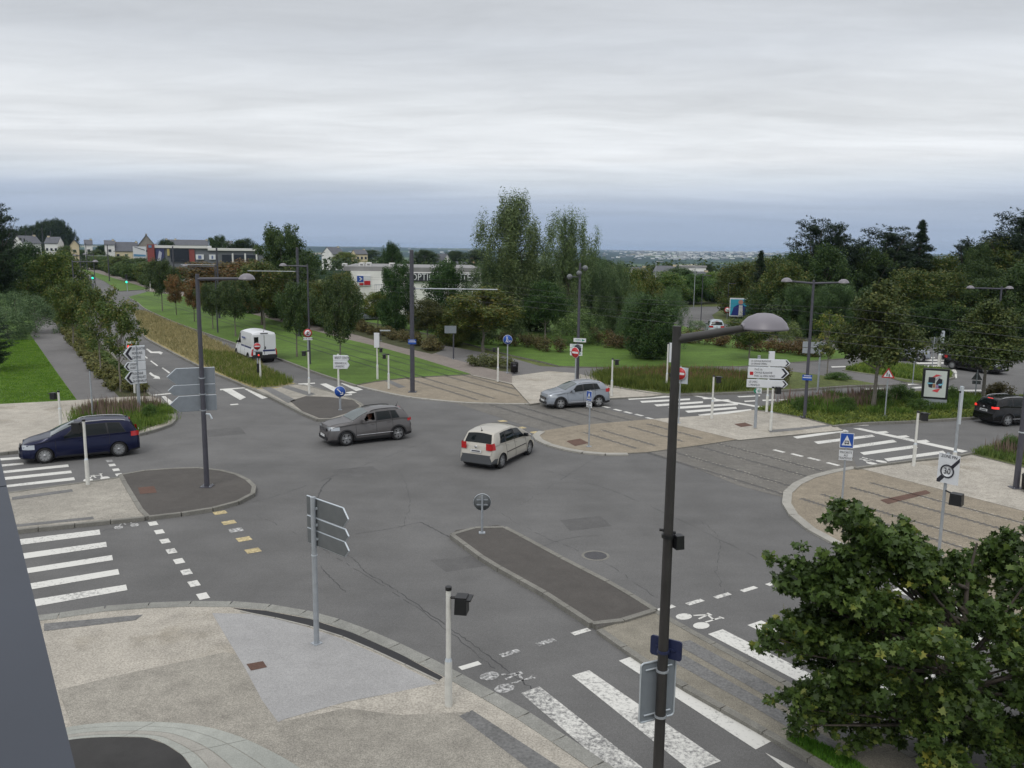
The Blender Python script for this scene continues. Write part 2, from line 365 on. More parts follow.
def terrain_mat():
    m = bpy.data.materials.new('fields and woods'); m.use_nodes = True; t = m.node_tree; n = t.nodes; l = t.links; b = n['Principled BSDF']; b.inputs['Roughness'].default_value = 1; b.inputs['Specular IOR Level'].default_value = 0
    g = n.new('ShaderNodeNewGeometry')
    v = n.new('ShaderNodeTexVoronoi'); v.inputs['Scale'].default_value = .0035; mp = n.new('ShaderNodeMapping'); mp.inputs['Scale'].default_value = (1, .6, 0); l.new(g.outputs['Position'], mp.inputs[0]); l.new(mp.outputs[0], v.inputs['Vector'])
    r = n.new('ShaderNodeValToRGB'); r.color_ramp.interpolation = 'CONSTANT'; e = r.color_ramp.elements
    for i in range(4): e.new(.5)
    for i, (p, c) in enumerate([(0, (.035, .06, .03)), (.3, (.09, .14, .05)), (.45, (.03, .05, .028)), (.68, (.3, .27, .17)), (.76, (.045, .075, .035)), (.9, (.16, .2, .09))]): e[i].position = p; e[i].color = (*c, 1)
    sx = n.new('ShaderNodeSeparateColor'); l.new(v.outputs['Color'], sx.inputs[0]); l.new(sx.outputs[0], r.inputs[0])
    nz = n.new('ShaderNodeTexNoise'); nz.inputs['Scale'].default_value = .0022; nz.inputs['Detail'].default_value = 6; l.new(mp.outputs[0], nz.inputs['Vector'])
    mk = n.new('ShaderNodeMapRange'); mk.inputs[1].default_value = .47; mk.inputs[2].default_value = .53; l.new(nz.outputs[0], mk.inputs[0])
    mx_ = n.new('ShaderNodeMixRGB'); mx_.inputs[1].default_value = (.03, .05, .028, 1); l.new(r.outputs[0], mx_.inputs[2]); l.new(mk.outputs[0], mx_.inputs[0])
    fz = n.new('ShaderNodeTexNoise'); fz.inputs['Scale'].default_value = .012; fz.inputs['Detail'].default_value = 6; l.new(mp.outputs[0], fz.inputs['Vector'])
    fm = n.new('ShaderNodeMapRange'); fm.inputs[1].default_value = .38; fm.inputs[2].default_value = .62; fm.inputs[3].default_value = .45; fm.inputs[4].default_value = 1.3; l.new(fz.outputs[0], fm.inputs[0])
    vs2 = n.new('ShaderNodeVectorMath'); vs2.operation = 'SCALE'; l.new(mx_.outputs[0], vs2.inputs[0]); l.new(fm.outputs[0], vs2.inputs['Scale'])
    l.new(vs2.outputs[0], b.inputs['Base Color']); return m
M_ter = terrain_mat()
mb = MB(); mb.add(vs, fs, M_ter, True); struct(mb.build('ground'))
# near rough grass sheet under the planting
mb = MB(); mb.sheet([(-180, -40, -.012), (200, -40, -.012), (200, 240, -.012), (-180, 240, -.012)], M_rough); struct(mb.build('rough_grass'))

# --- asphalt
sheet('road', [(-1500,1300),(2600,1300),(2200,372),(1500,338),(1024,340),(950,345),(870,342),(800,334),(745,329),(716,321),(712,315),(722,309),(720,306.5),(686,307),(670,312),(672,325),(690,331),(560,372),(512,380),(300,330),(148,290.5),(118,282),(84,268),(60,262),(66,272),(75,290),(84,322),(60,400),(-500,440)], .004, M_road)
# --- upper left: lawn, path, hedge verge, pale gravel corner
NWk = [(152,396),(161,399),(172,410),(176,416),(170,424),(155,429),(137,434),(100,441),(60,446),(22,450),(-60,458),(-300,478)]
raised('pavement', [(-300,418),(0,404),(77,400),(119,397)] + NWk, .12, M_gran); kerb(NWk)
raised('lawn', [(-500,420),(0,404),(77,400),(54,368),(40,348),(30,334),(40,326),(30,300),(20,285),(-60,285),(-300,300)], .118, M_lawn)
raised('path', [(30,334),(40,348),(54,368),(77,400),(119,397),(100,376),(85,355),(66,338),(57,325),(48,316),(30,312),(36,325)], .121, M_path)
raised('planting_strip', [(57,325),(66,338),(85,355),(100,376),(119,397),(152,396),(138,382),(120,362),(102,343),(88,325),(78,308),(70,290),(60,275),(50,276),(40,300)], .124, M_soil)
kerb([(152,396),(138,382),(120,362),(102,343),(88,325),(78,308)], smooth=True)
raised('planting_bed', [(76,416),(80,409),(100,405),(140,404.5),(158,405),(168,411),(166,419),(154,426),(137,431),(110,436),(85,434)], .13, M_soil)
# --- median of dry grass with its paved tail
raised('median', [(133,311),(140,310.5),(148,312.5),(162,319),(200,334),(235,351),(262,366),(296,384),(276,388),(256,389),(228,378),(200,366),(150,340),(143,334),(137,322)], .12, M_dry)
kerb([(256,390),(228,378),(200,366),(150,340),(143,334),(137,322),(133,311)]); kerb([(133,311),(140,310.5),(148,312.5),(162,319),(200,334),(235,351),(262,366),(297,384)])
I3 = [(254,388),(276,387),(297,384),(325,390),(350,398),(363,406),(352,413),(331,419),(318,419),(300,411),(288,405),(270,396)]
raised('pavement', I3, .118, M_gran_d); kerb(I3, closed=True, w=.16)
sheet('traffic_island', [(290,401),(306,396),(330,397),(353,400),(360,406),(350,412),(331,418),(319,418),(302,411)], .124, M_road_dk)
sheet('tactile_strip', [(262,388),(270,387),(296,400),(288,403)], .124, M_paver); sheet('tactile_strip', [(281,387),(288,385.5),(316,394),(309,396)], .124, M_paver)
# --- tramway lawn, cycle path, second lawn, park path
raised('lawn', [(128,297),(148,291.5),(190,297),(245,312),(281,322),(346,339),(376,346),(416,357),(471,374),(411,377),(376,381),(356,384.5),(316,372),(276,357),(212,335),(175,322),(146,309),(137,302)], .12, M_lawn)
kerb([(128,297),(137,302),(146,309),(175,322),(212,335),(276,357),(316,372),(356,385)], w=.16)
raised('lawn', [(76,266.5),(150,289),(120,291),(104,281),(86,273)], .12, M_lawn)
raised('cycle_path', [(60,261),(80,264),(150,286),(190,293),(245,307),(281,316),(311,325),(356,335),(378,340),(431,352),(453,359),(512,374),(512,383),(471,374.5),(416,357.3),(376,346.3),(346,339.3),(281,322.3),(245,312.3),(190,297.3),(148,291)], .115, ground_mat('pinkish cycle path', (.20,.175,.155), .1, .4, .12, .2, 30))
raised('lawn', [(300,305),(356,320),(391,326),(430,334),(493,350),(512,355),(545,362),(560,366),(600,367),(660,367),(740,366),(793,362),(845,358),(850,351),(800,346),(760,340),(715,332),(690,328),(668,322),(640,315),(560,306),(460,300),(380,298),(330,297)], .118, M_lawn)
raised('path', [(340,325),(391,334),(430,343),(481,352),(512,358),(540,366),(575,368),(640,368),(740,367),(793,363),(843,371),(885,377),(908,384),(883,385),(850,379),(793,371.5),(745,373),(700,374),(620,374),(598,378),(575,373),(549,371),(512,376),(490,373),(453,360),(431,353),(378,341),(352,331)], .112, M_path)
raised('planting_bed', [(345,327),(391,335),(420,341),(441,351),(432,354),(400,347),(378,341),(350,333)], .124, M_soil)
raised('planting_bed', [(466,360),(490,359),(512,362),(516,372),(500,371),(478,366)], .124, M_soil)
P3 = [(471,375),(490,372),(512,374),(549,369.5),(575,372),(587,373),(602,378),(609,385),(640,390),(667,394),(650,396),(612,398),(580,400),(545,402),(530,404),(512,384)]
raised('plaza', P3, .108, M_gran); 
# --- tram crossing gravel (left of the junction)
T1k = [(356,385),(370,388.5),(405,396),(440,400),(471,402.5),(512,403.5),(545,403)]
raised('tram_track_bed', [(356,385),(376,381),(411,377),(471,374),(512,383),(540,391),(550,402)] + T1k[::-1][1:-1], .05, M_brown)
kerb(T1k, z=.06, w=.24, m=M_kerb_w, joint=1.2)
sheet('tactile_strip', [(384,380.5),(390,380),(406,387),(399,388)], .058, M_paver)
# setts carrying rails through the roadway
sheet('tram_track_bed', [(545,403.5),(600,408),(652,420),(628,453),(582,440),(520,424),(455,403)], .009, M_brown_r)
sheet('tram_track_bed', [(647,451),(739,440),(768,437),(843,432),(857,467),(828,472),(805,479),(790,489),(786,498),(740,486),(690,466)], .009, M_brown_r)
# --- central tram island and its pale plaza
T2 = [(628,453),(600,452.5),(582,451),(555,445),(540,440),(536,435),(541,431),(580,425),(652,419),(739,439),(700,445),(647,452)]
raised('tram_track_bed', T2, .05, M_brown)
kerb([(628,453.5),(604,453.5),(582,451.5),(555,446),(540,440),(536,435),(542,431)], z=.075, w=.35, m=M_kerb_w)
raised('plaza', [(652,419),(682,417),(710,415),(729,413.5),(755,409.5),(768,411),(803,417),(833,424.5),(843,430),(800,434),(768,437),(739,440)], .06, M_gran)
sheet('tactile_strip', [(768,430),(800,427.5),(828,424.5),(830,426),(800,430),(770,432.5)], .066, M_paver)
sheet('rusty_cover', [(734,424),(745,422.5),(753,425.5),(741,427)], .066, M_rust)
sheet('rusty_cover', [(566,441),(580,438.5),(589,443),(575,446)], .056, M_rust)
# --- planted triangle on the right
B1 = [(755,409.5),(783,402),(800,399),(830,396),(870,393.5),(905,392.5),(950,392),(1024,396),(1300,402),(1300,409),(1024,413),(975,416.5),(908,420.5),(865,422),(833,425),(803,417),(768,411)]
raised('planting_bed', B1, .12, ground_mat('low ground cover', (.075,.10,.03), .3, .5, .3, .4, 7, bump=1, bscale=10)); kerb([(755,409),(783,402),(800,399),(830,396),(870,393),(905,392),(950,391.5),(1024,395.5),(1300,402)]); kerb([(833,425.5),(865,422.5),(908,421),(975,417),(1024,413.5),(1300,409.5)])
raised('planting_bed', [(600,374),(604,382),(625,388),(667,393.5),(740,391.5),(800,388.5),(850,385),(883,385),(850,379),(793,371.5),(745,373),(700,372),(620,372)], .12, M_rough); kerb([(609,386),(625,388.5),(667,394),(740,392),(800,389),(850,385.5),(883,384.5)])
raised('planting_bed', [(843,370),(870,362),(910,366),(948,370),(955,376),(945,381),(925,383),(905,382),(885,376)], .12, M_rough); kerb([(843,370),(870,362),(910,366),(948,370),(955,376),(945,381),(925,383),(905,382),(885,376)], closed=True)
# --- right tram platform
TPk = [(855,467),(828,472),(805,479),(790,489),(786,499),(791,511),(806,525),(830,539),(850,548),(900,570),(960,594),(1100,650),(1400,780)]
raised('tram_track_bed', TPk + [(1900,900),(1900,720),(1024,511)], .05, M_brown); kerb(TPk, z=.075, w=.32, m=M_kerb_w, joint=1.4)
raised('plaza', [(855,467),(913,459.5),(953,455.5),(968,453),(1024,467),(1500,540),(1900,640),(1900,720),(1024,511)], .06, M_gran)
raised('lawn', [(968,453),(985,449),(1024,441),(1300,424),(1500,420),(1500,540),(1024,467)], .1, M_rough)
kerb([(855,467.5),(913,460),(953,456),(968,453),(990,449),(1024,441.5),(1300,424)])
sheet('rusty_cover', [(880,500),(926,490),(931,493),(888,504)], .056, M_rust)
# --- left island between the two side carriageways
WG = [(120,477),(11,492.5),(-300,536),(-300,562),(15,529),(80,522.5),(145,516)]
raised('pavement', WG, .118, M_gran_d); kerb([(145,516.5),(80,523),(15,529.5),(-300,562)]); kerb([(120,477),(11,492),(-300,535)])
I1 = [(120,474.5),(135,471),(150,469.5),(175,468),(200,467.5),(225,470.5),(243,476),(253,484),(256,490),(248,497),(228,504.5),(205,509),(185,512),(165,514),(145,516.5)]
raised('traffic_island', I1, .122, M_road_dk); kerb(I1, closed=True, smooth=False, w=.16)
sheet('rusty_cover', [(138,487.5),(154,486),(157,492.5),(140,494)], .128, M_rust)
sheet('tactile_strip', [(12,497),(72,489),(73,491.5),(12,500)], .124, M_paver); sheet('tactile_strip', [(15,524.5),(93,516.5),(94,519),(15,527)], .124, M_paver)
# --- near pavement
K1 = [(-300,652),(0,622),(42,618),(95,609.5),(160,604.5),(220,603.5),(265,606.5),(310,614.5),(350,627),(395,646),(440,668),(480,690),(520,713),(560,739),(605,770),(700,842),(900,1010),(1400,1500)]
K1o = K1
raised('pavement', K1 + [(900,2400),(-1500,2400),(-1500,700)], .12, M_gran)
kerb(K1, z=.13, w=.34, m=ground_mat('pavement edging', (.235,.235,.215), .14, .5, .12, .2, 30), joint=1.0)
kerb([(240,611),(262,615),(305,624.8),(348,638.5),(398,661),(439,680.5)], z=.134, w=.05, m=M_kerb_w, joint=1.0)
sheet('repair_patch', [(212,613),(258,614),(303,626),(343,639),(386,658),(438,684),(345,702),(285,719),(278,722),(262,700),(245,668),(225,635)], .1245, M_granite)
sheet('drain_strip', [(232,607.8),(265,610.5),(310,619),(352,632.5),(400,654),(443,677),(439,680),(398,660.5),(348,638),(305,624.5),(262,615)], .1265, mat('black asphalt strip', (.022,.022,.024), .85))
sheet('gravel_patch', [(58,690),(120,675),(225,652),(242,656),(262,690),(278,722),(300,718),(440,688),(470,712),(560,790),(660,900),(300,900),(300,768),(265,748),(230,733),(190,724),(140,722),(72,726)], .1243, M_gran_d)
sheet('gravel_patch', [(330,706),(346,702.5),(437,683.5),(452,690),(470,712),(400,715)], .1262, M_gran)
sheet('tactile_strip', [(44,623.5),(143,614.5),(136,620),(44,631)], .1255, M_paver); sheet('tactile_strip', [(459,716),(472,710),(561,768),(600,800),(560,800),(528,768)], .1255, M_paver)
oc = [(40,735),(68,727),(100,723),(140,721.5),(190,724),(230,733),(265,748),(300,768),(345,805),(380,850)]; ic = [(40,745),(75,739),(106,737),(146,737.5),(165,744),(182,755),(192,768),(210,800),(215,850)]
mb = MB()
a = crv(gp(oc, .129), 5); b = crv(gp(ic, .129), 5); n_ = 44
def rs_(L, n):
    d = [0]
    for p, q in zip(L, L[1:]): d.append(d[-1] + (q-p).length)
    out = []; j = 0
    for i in range(n+1):
        s = d[-1]*i/n
        while j < len(d)-2 and d[j+1] < s: j += 1
        out.append(L[j].lerp(L[j+1], (s-d[j])/max(1e-6, d[j+1]-d[j])))
    return out
A, B = rs_(a, n_), rs_(b, n_)
for k, (u0, u1) in enumerate(((.0,.3),(.31,.6),(.61,.82),(.83,1))):
    for i in range(n_):
        if i % 11 == 10: f0, f1 = 0, .93
        else: f0, f1 = 0, 1
        P = lambda S, T, f, i=i: S[i].lerp(S[i+1], f).lerp(T[i].lerp(T[i+1], f), 0)
        q = [A[i].lerp(B[i], u0), A[i].lerp(A[i+1], f1).lerp(B[i].lerp(B[i+1], f1), u0), A[i].lerp(A[i+1], f1).lerp(B[i].lerp(B[i+1], f1), u1), A[i].lerp(B[i], u1)]
        mb.sheet(q, M_conc if k != 2 else M_kerb_w)
struct(mb.build('concrete_ramp'))
sheet('ramp_asphalt', [(40,745),(75,739),(106,737),(146,737.5),(165,744),(182,755),(192,768),(210,800),(215,850),(20,860)], .1275, mat('ramp dark asphalt', (.035,.034,.033), .9, var=.2, vscale=2, speck=.2))
sheet('rusty_cover', [(246.5,664),(263,661),(267,667),(251,670.5)], .131, M_rust)
# --- long central island and the gravel refuge beyond it
I2 = [(452,534),(456,530),(470,528),(488,526),(497,525),(505,527),(513,531),(567,560),(612,583),(656,609),(627,618),(599,627),(545,592),(487,560)]
raised('traffic_island', I2, .122, M_road_dk); kerb(I2, closed=True, smooth=False, w=.16)
SL = [(599,629),(650,664),(700,694),(740,716),(785,742),(829,768),(900,812),(1050,905)]; SR = [(656,611),(700,636),(735,655),(770,674),(830,708),(900,748),(1100,862)]
raised('pavement', SL + SR[::-1], .08, M_gran_r); kerb(SL, z=.09, w=.18); kerb(SR, z=.09, w=.18)
sheet('tactile_strip', [(674,643),(690,640),(768,683),(880,745),(862,750),(768,697)], .085, M_paver); sheet('tactile_strip', [(668,659),(684,655),(768,703),(850,750),(830,752),(752,706)], .085, M_paver)
sheet('grass_patch', [(786,739),(800,733),(850,758),(900,790),(905,806),(860,785)], .088, M_lawn)

# --- tram rails : four straight rails, then their grass tracks
ra = G(481, 402); rb = G(768, 490); ud = (ra-rb).normalized(); TR = ud; TN = Vector((-ud.y, ud.x, 0))
if TN.y < 0: TN = -TN
offs = [((G(px, py)-rb).dot(TN)) for px, py in ((768,490),(768,480),(768,466),(768,457))]
mb = MB(); mb2 = MB()
def rail_segments(o0, s0, s1, z, light):
    c = rb + TN*o0
    for w0, w1, m, dz in ((-.03, .03, M_rail, .006), (.03, .07, M_rail_g, .004)):
        p = [c + TR*s0 + TN*w0, c + TR*s1 + TN*w0, c + TR*s1 + TN*w1, c + TR*s0 + TN*w1]
        mb.sheet([(q.x, q.y, z+dz) for q in p][::1], m)
    s = s0
    while s < s1:           # small edge setts beside the rail, light and dark
        for w in (-.10, .14):
            q = c + TR*s + TN*w; mm = M_rail_w if random.random() < light else M_paver
            a = [q - TR*.045 - TN*.028, q + TR*.045 - TN*.028, q + TR*.045 + TN*.028, q - TR*.045 + TN*.028]
            mb2.sheet([(v.x, v.y, z+.005) for v in a], mm)
        s += .19 + random.random()*.02
def s_of(px, py): return (G(px, py)-rb).dot(TR)
for i, o0 in enumerate(offs):
    lt = (.2, .5, .35, .7)[i]
    rail_segments(o0, s_of(900, 580), s_of(800, 500), .05, lt)
    rail_segments(o0, s_of(800, 500), s_of(640, 449), .010, lt)
    rail_segments(o0, s_of(640, 449), s_of(585, 433), .05, .3)
    rail_segments(o0, s_of(585, 433), s_of(478, 401), .010, .1)
    rail_segments(o0, s_of(478, 401), s_of(411, 380), .05, .1)
struct(mb.build('tram_rails')); struct(mb2.build('rail_edge_setts'))
mb = MB()
for o0 in offs:
    c = rb + TN*(o0+.05); s0, s1 = s_of(411, 380), s_of(150, 296)
    p = [c + TR*s0 - TN*.09, c + TR*s1 - TN*.09, c + TR*s1 + TN*.09, c + TR*s0 + TN*.09]; mb.sheet([(q.x, q.y, .126) for q in p], mat('rail slot in lawn', (.03,.05,.015), .9))
struct(mb.build('lawn_rail_slots'))

# --- painted markings
PM = MB(); PF = MB(); PY = MB()
ZP = .0095
QN = [0]
def q(px, m=None, z=ZP):
    QN[0] += 1; z = z + (QN[0] % 40)*.00012; (m or PM).sheet(gp(px, z), {id(PF): M_paint_f, id(PY): M_paint_y}.get(id(m), M_paint))
def dash(px, py, lu, lv, m=None, z=ZP):
    c = G(px, py, z); P = [c + U*a*lu/2 + V*b*lv/2 for a, b in ((-1,-1),(1,-1),(1,1),(-1,1))]
    (m or PM).sheet(P, {id(PF): M_paint_f, id(PY): M_paint_y}.get(id(m), M_paint))
for s in ([(22,539),(99.5,529.5),(100.5,534.5),(23,544.5)],[(25,553),(106,541.8),(107,546.7),(26,558.5)],[(28,568),(112,555),(113,560),(29,573)],[(32,583),(118,569),(119.5,574.3),(33,589)],[(36,599),(126,584.5),(127.5,590),(38,606)],
          [(5,464.2),(23,462.7),(24,464.3),(5,466.2)],[(7,470.5),(68,464.3),(69,466.8),(7,472.8)],[(9,476.7),(71,470.5),(72,473),(9,479.5)],[(11,484.5),(74,477.2),(75,480),(11,486.8)],[(3,458),(26,456.5),(26,458.6),(3,460.3)]):
    (x0,y0),(x1,y1),(x2,y2),(x3,y3) = s; k = 40/(x1-x0); 
    q([(x0-40, y0-(y1-y0)*k),(x1,y1),(x2,y2),(x3-40, y3-(y2-y3)*k)])
for p in ((153,523.5),(159.4,531.7),(165,541),(171.4,551),(179,561),(186.4,572),(194,583.5),(203,596)): dash(*p, .42, .26)
for p in ((112.2,465),(116,469.7),(119,474.6)): dash(*p, .42, .24)
dash(109.4, 460.8, .4, .24, PF)
for p in ((220,512.6),(229,522.4),(244,539),(253,550.5)): dash(*p, .38, .42, PY)
for p in ((502.6,421),(521.4,427.7),(534.9,432.3)): dash(*p, .4, .42, PY)
dash(236, 530, .38, .42, PF)
PM.sheet(gp([(521,693),(539.5,686.3),(643,768),(608,768)], ZP), M_paint_h)
PM.sheet(gp([(571.7,675.4),(589.2,670.2),(721,761),(692,772)], ZP), M_paint_m)
C0, C1, C2, C3 = (618.8,660.6),(635.7,655),(772,741),(755.8,749.4); q([C0, C1, C2, C3])
gl = (G(*C3)-G(*C0)).length; wv = (G(*C1)-G(*C0)).length
for (x, y) in ((708,634),(747.5,625),(786,616),(822,606.5),(858,598),(892,590)):
    a = G(x, y, ZP); P = [a, a + V*wv, a + V*wv - U*gl, a - U*gl]; PM.sheet(P, M_paint)
q([(765,752.5),(795,768),(800,775),(784,768)])
for p in ((470,665.5),(581,631.6)): dash(*p, .17, .5)
for p in ((510,653),(546,642)): dash(*p, .17, .5, PF)
for p in ((666,608),(695,602),(722.5,595.5),(749,589),(774,583),(800,577.5),(826,572),(852,566)): dash(*p, .16, .55)
def bike(px, py, k=1.0, m=None, flip=1, alt=False):
    m = m or PM; mt = M_paint if m is PM else M_paint_f; c = G(px, py, ZP)
    ex = (V*flip); ey = U
    if alt: ex, ey = U*-1, V
    def P(a, b): return c + ex*a*k + ey*b*k
    for cx_ in (-.48, .48):
        out = [P(cx_ + .27*math.cos(2*PI*i/20), .36*math.sin(2*PI*i/20)-.25) for i in range(20)]; m.sheet(out, mt)
    def bar(a, b, w=.05):
        A_, B_ = P(*a), P(*b); t = (B_-A_).normalized(); n = Vector((-t.y, t.x, 0))*w*k; m.sheet([A_-n, B_-n, B_+n, A_+n], mt)
    bar((-.35,.15),(-.1,.7)); bar((-.1,.7),(.4,.55)); bar((0,.1),(-.1,.68)); bar((.35,.12),(.38,.95)); bar((.28,.95),(.5,1.0)); bar((-.22,.8),(.02,.8))
bike(697, 619.5, .62, alt=True); bike(503, 680, .62, PF, alt=True); bike(96, 478, .62); bike(126, 525, .5, PF); bike(873, 461.5, .7)
for s in ([(627,398),(670,395.6),(670,397.2),(629,399.8)],[(640,401),(690,398.4),(690,400),(642,402.8)],[(654,404.5),(703,401.2),(703,403),(657,406.4)],[(668,407.2),(738,403),(738,405),(671,409.3)],[(685,410.8),(736,406.7),(737,408.7),(688,412.8)],[(698,414.6),(751,409),(752,411),(701,416.8)],
          [(689,395.2),(693,395),(770,407.8),(764,408.6)],[(737,396.2),(760,395.2),(760,396.2),(739,397.3)],[(744,400.8),(755,400.2),(756,401.3),(745,401.9)],[(762,399.8),(775,399.2),(776,400.4),(763,401)],[(779,399.4),(793,398.4),(793,399.6),(780,400.6)],[(702,398),(714,397.4),(716,398.6),(704,399.2)],[(712,400.3),(728,399.3),(731,400.6),(714,401.6)],
          [(793,436.6),(845,429.6),(849,431.2),(797,438.6)],[(814,441.6),(872,434.6),(875,436.6),(818,444)],[(849,446),(893,439.6),(897,442),(851,448.6)],[(860,452.4),(915,445),(918,447.6),(864,455)],[(884,458.6),(943,450.6),(946,453.2),(888,461.4)],[(853,428.4),(860,428),(968,451),(962,452.6)],[(872,432),(886,431),(889,432.6),(876,433.8)],[(893,436.4),(906,435.2),(910,437),(897,438.2)],[(914,441),(926,439.6),(930,441.6),(918,443)],[(848,424.8),(868,424.2),(869,425.4),(849,426.2)],
          [(161.6,396.4),(165,395.8),(176,404.7),(170,406.2)],[(153,394.7),(174.5,392.6),(175,393.6),(154,395.6)],[(221,389),(231,388.6),(246,397.3),(240,400)],[(244,388.8),(251,388.2),(268,397.6),(262,399)],[(220,389),(262,386),(262,387),(220,390.2)],[(176,404),(182,403.2),(182.5,404.2),(176.5,405.2)],[(230,404.2),(238,403.6),(238.5,404.6),(230.5,405.2)],
          [(301,385),(307.5,384.2),(327,392.3),(320,393.2)],[(320,384),(326,383.3),(343,390.6),(335,392)],[(340.6,383),(346,382.4),(363,389.6),(356,391)],[(298,383.6),(315,382.6),(315,383.6),(298,384.6)],[(345,392.6),(352,391.2),(357,392.6),(350,393.6)],[(335,395),(352,394),(352,395),(335,396)],
          [(150,361),(151.3,360.6),(158.3,365.6),(157,366.2)],[(161.6,368),(163,367.5),(170.4,372.7),(169,373.4)],[(173,376),(174.5,375.5),(182,381),(180.5,381.8)],[(140.5,353.6),(141.6,353.2),(148,358),(146.8,358.6)],[(132,347),(133,346.6),(138,350.6),(137,351)],
          [(149,373.4),(150.4,372),(153.8,374.8),(158,376.2),(159.6,377),(160,379),(153,378.4),(155,377.2),(151.5,375.6)],[(146,349),(147.4,348.6),(152,351.6),(160,351.4),(163,352.6),(161,354.6),(158.5,353.2),(150.6,353)],[(108.6,352.4),(112,351.4),(112.6,352.2),(122,352.2),(124,354.2),(112,354.2),(113,355.2)],
          [(896,384.6),(920,382.8),(921,384.2),(897,386)],[(912,387.3),(921,386.6),(922,388),(913,388.6)],[(946,388.2),(956,387.8),(957,389.6),(947,390)],[(958,389.8),(981,389.6),(982,391.2),(960,391.4)],[(962,393.2),(978,393.2),(979,394.8),(964,395)],[(993,394.2),(1008,393.6),(1009,395.4),(994,396)],[(864,388.6),(883,387.8),(884,389.2),(865,390)],[(908,397.4),(921,396.6),(922,398),(909,399)],
          [(917,357.4),(935,357),(935,358.2),(918,358.6)],[(915,359.8),(950,359.2),(951,360.6),(916,361.2)],[(916,362.4),(953,362),(954,363.6),(917,364)],[(918,365.6),(940,365.4),(941,366.8),(919,367)],[(951,370),(955,368.8),(957,372),(957,378),(954.5,378.4),(955,373.5)],[(589,375.6),(602,375.2),(602,376.2),(590,376.8)],[(831,366.4),(846,366),(846.5,367),(832,367.5)],[(700,343),(700,343),(701,344)],
          [(975,451.6),(980,451.2),(981,452),(976,452.4)]): q(s)
for p in ((779,451),(797,455),(814,459),(833,464)): dash(*p, .6, .22)
for p in ((617.6,410),(628,412.5),(639,415),(650,418.4),(606,407)): dash(*p, .6, .25)
for o_, nm in ((PM, 'road_marking'), (PF, 'faded_road_marking'), (PY, 'yellow_road_marking')): struct(o_.build(nm))
# manhole, sealed cracks, repair scars
mb = MB(); c = G(595.5, 555.5, .0085); mb.sheet([(c.x+.42*math.cos(2*PI*i/28), c.y+.42*math.sin(2*PI*i/28), .0085) for i in range(28)], M_kerb); mb.sheet([(c.x+.34*math.cos(2*PI*i/28), c.y+.34*math.sin(2*PI*i/28), .011) for i in range(28)], M_iron)
struct(mb.build('manhole_cover'))
mb = MB(); M_crack = mat('sealed crack', (.038,.038,.04), .7)
for px, w in (([(318,545),(348,555),(366,572),(396,590),(441,622),(481,650),(520,680),(560,706)], .013), ([(355,534),(388,529),(421,522)], .012), ([(318,498),(322,488),(331,478)], .025), ([(421,522),(436,530),(452,538)], .02), ([(320,566),(333,580),(346,592)], .012), ([(515,560),(560,540),(600,535)], .008)):
    P = crv(gp(px, .0065), 14); P = [p + Vector((random.uniform(-.03,.03), random.uniform(-.03,.03), 0)) for p in P]
    for a, b in zip(P, P[1:]):
        t = (b-a).normalized(); n = Vector((-t.y, t.x, 0))*w*random.uniform(.4, 1.3); mb.sheet([a-n, b-n, b+n, a+n], M_crack)
for px, w in (([(20,545),(80,536),(150,520),(260,500),(350,470),(430,440)], .012), ([(256,515),(300,535),(350,566),(420,610),(500,672)], .010), ([(545,470),(610,490),(680,520),(760,560)], .012), ([(480,500),(530,530),(600,560),(660,600)], .010), ([(100,350),(150,385),(200,420)], .02), ([(640,430),(560,480),(520,505)], .010), ([(700,520),(720,540),(716,570),(730,600)], .01), ([(400,470),(410,500),(402,530)], .009)):
    P = crv(gp(px, .0065), 14); P = [p + Vector((random.uniform(-.05,.05), random.uniform(-.05,.05), 0)) for p in P]
    for a, b in zip(P, P[1:]):
        if random.random() < .25: continue
        t = (b-a).normalized(); n = Vector((-t.y, t.x, 0))*w*random.uniform(.3, 1.2); mb.sheet([a-n, b-n, b+n, a+n], M_crack)
struct(mb.build('road_cracks'))
M_patch = ground_mat('asphalt patch', (.098,.097,.096), .1, .3, .12, .22, 45); M_worn = ground_mat('tyre-polished asphalt', (.108,.106,.103), .16, .12, .14, .2, 45)
for px in ([(330,470),(372,466),(384,474),(340,479)], [(560,520),(600,516),(612,526),(570,531)], [(205,430),(240,427),(246,434),(209,437)], [(430,560),(470,556),(486,566),(446,572)]): sheet('asphalt_patch', px, .0052, M_patch)

# ================================================================= STREET FURNITURE
M_grey = mat('dark grey pole paint', (.06,.06,.075), .45, var=.12, vscale=4)
M_lamph = mat('lamp hood paint', (.17,.16,.18), .4, var=.08, vscale=5)
M_diff = mat('lamp glass', (.45,.45,.45), .25)
M_white = mat('white post paint', (.62,.62,.58), .5, var=.1, vscale=6)
M_galv = mat('galvanised steel', (.36,.39,.42), .42, .35, var=.12, vscale=5)
M_galv_d = mat('sign back aluminium', (.12,.13,.135), .5, .1, var=.12, vscale=3)
M_galv_l = mat('sign rim aluminium', (.55,.60,.64), .35, .4)
M_black = mat('black plastic', (.009,.0095,.011), .45)
M_signw = mat('sign white', (.62,.64,.66), .4, var=.04, vscale=4)
M_ink = mat('sign black', (.02,.02,.03), .5)
M_red = mat('sign red', (.42,.015,.02), .4)
M_blue = mat('sign blue', (.015,.07,.33), .4)
M_navy = mat('navy sign back', (.018,.025,.07), .4, var=.15, vscale=5)
M_green = mat('sign green', (.01,.20,.12), .45)
M_redlit = mat('lit red lens', (1.0,.03,.03), .3, emit=2.2)
M_redlit2 = mat('dim lit red lens', (.9,.06,.03), .3, emit=.7)
M_greenlit = mat('lit green lens', (.02,.85,.5), .3, emit=1.6)
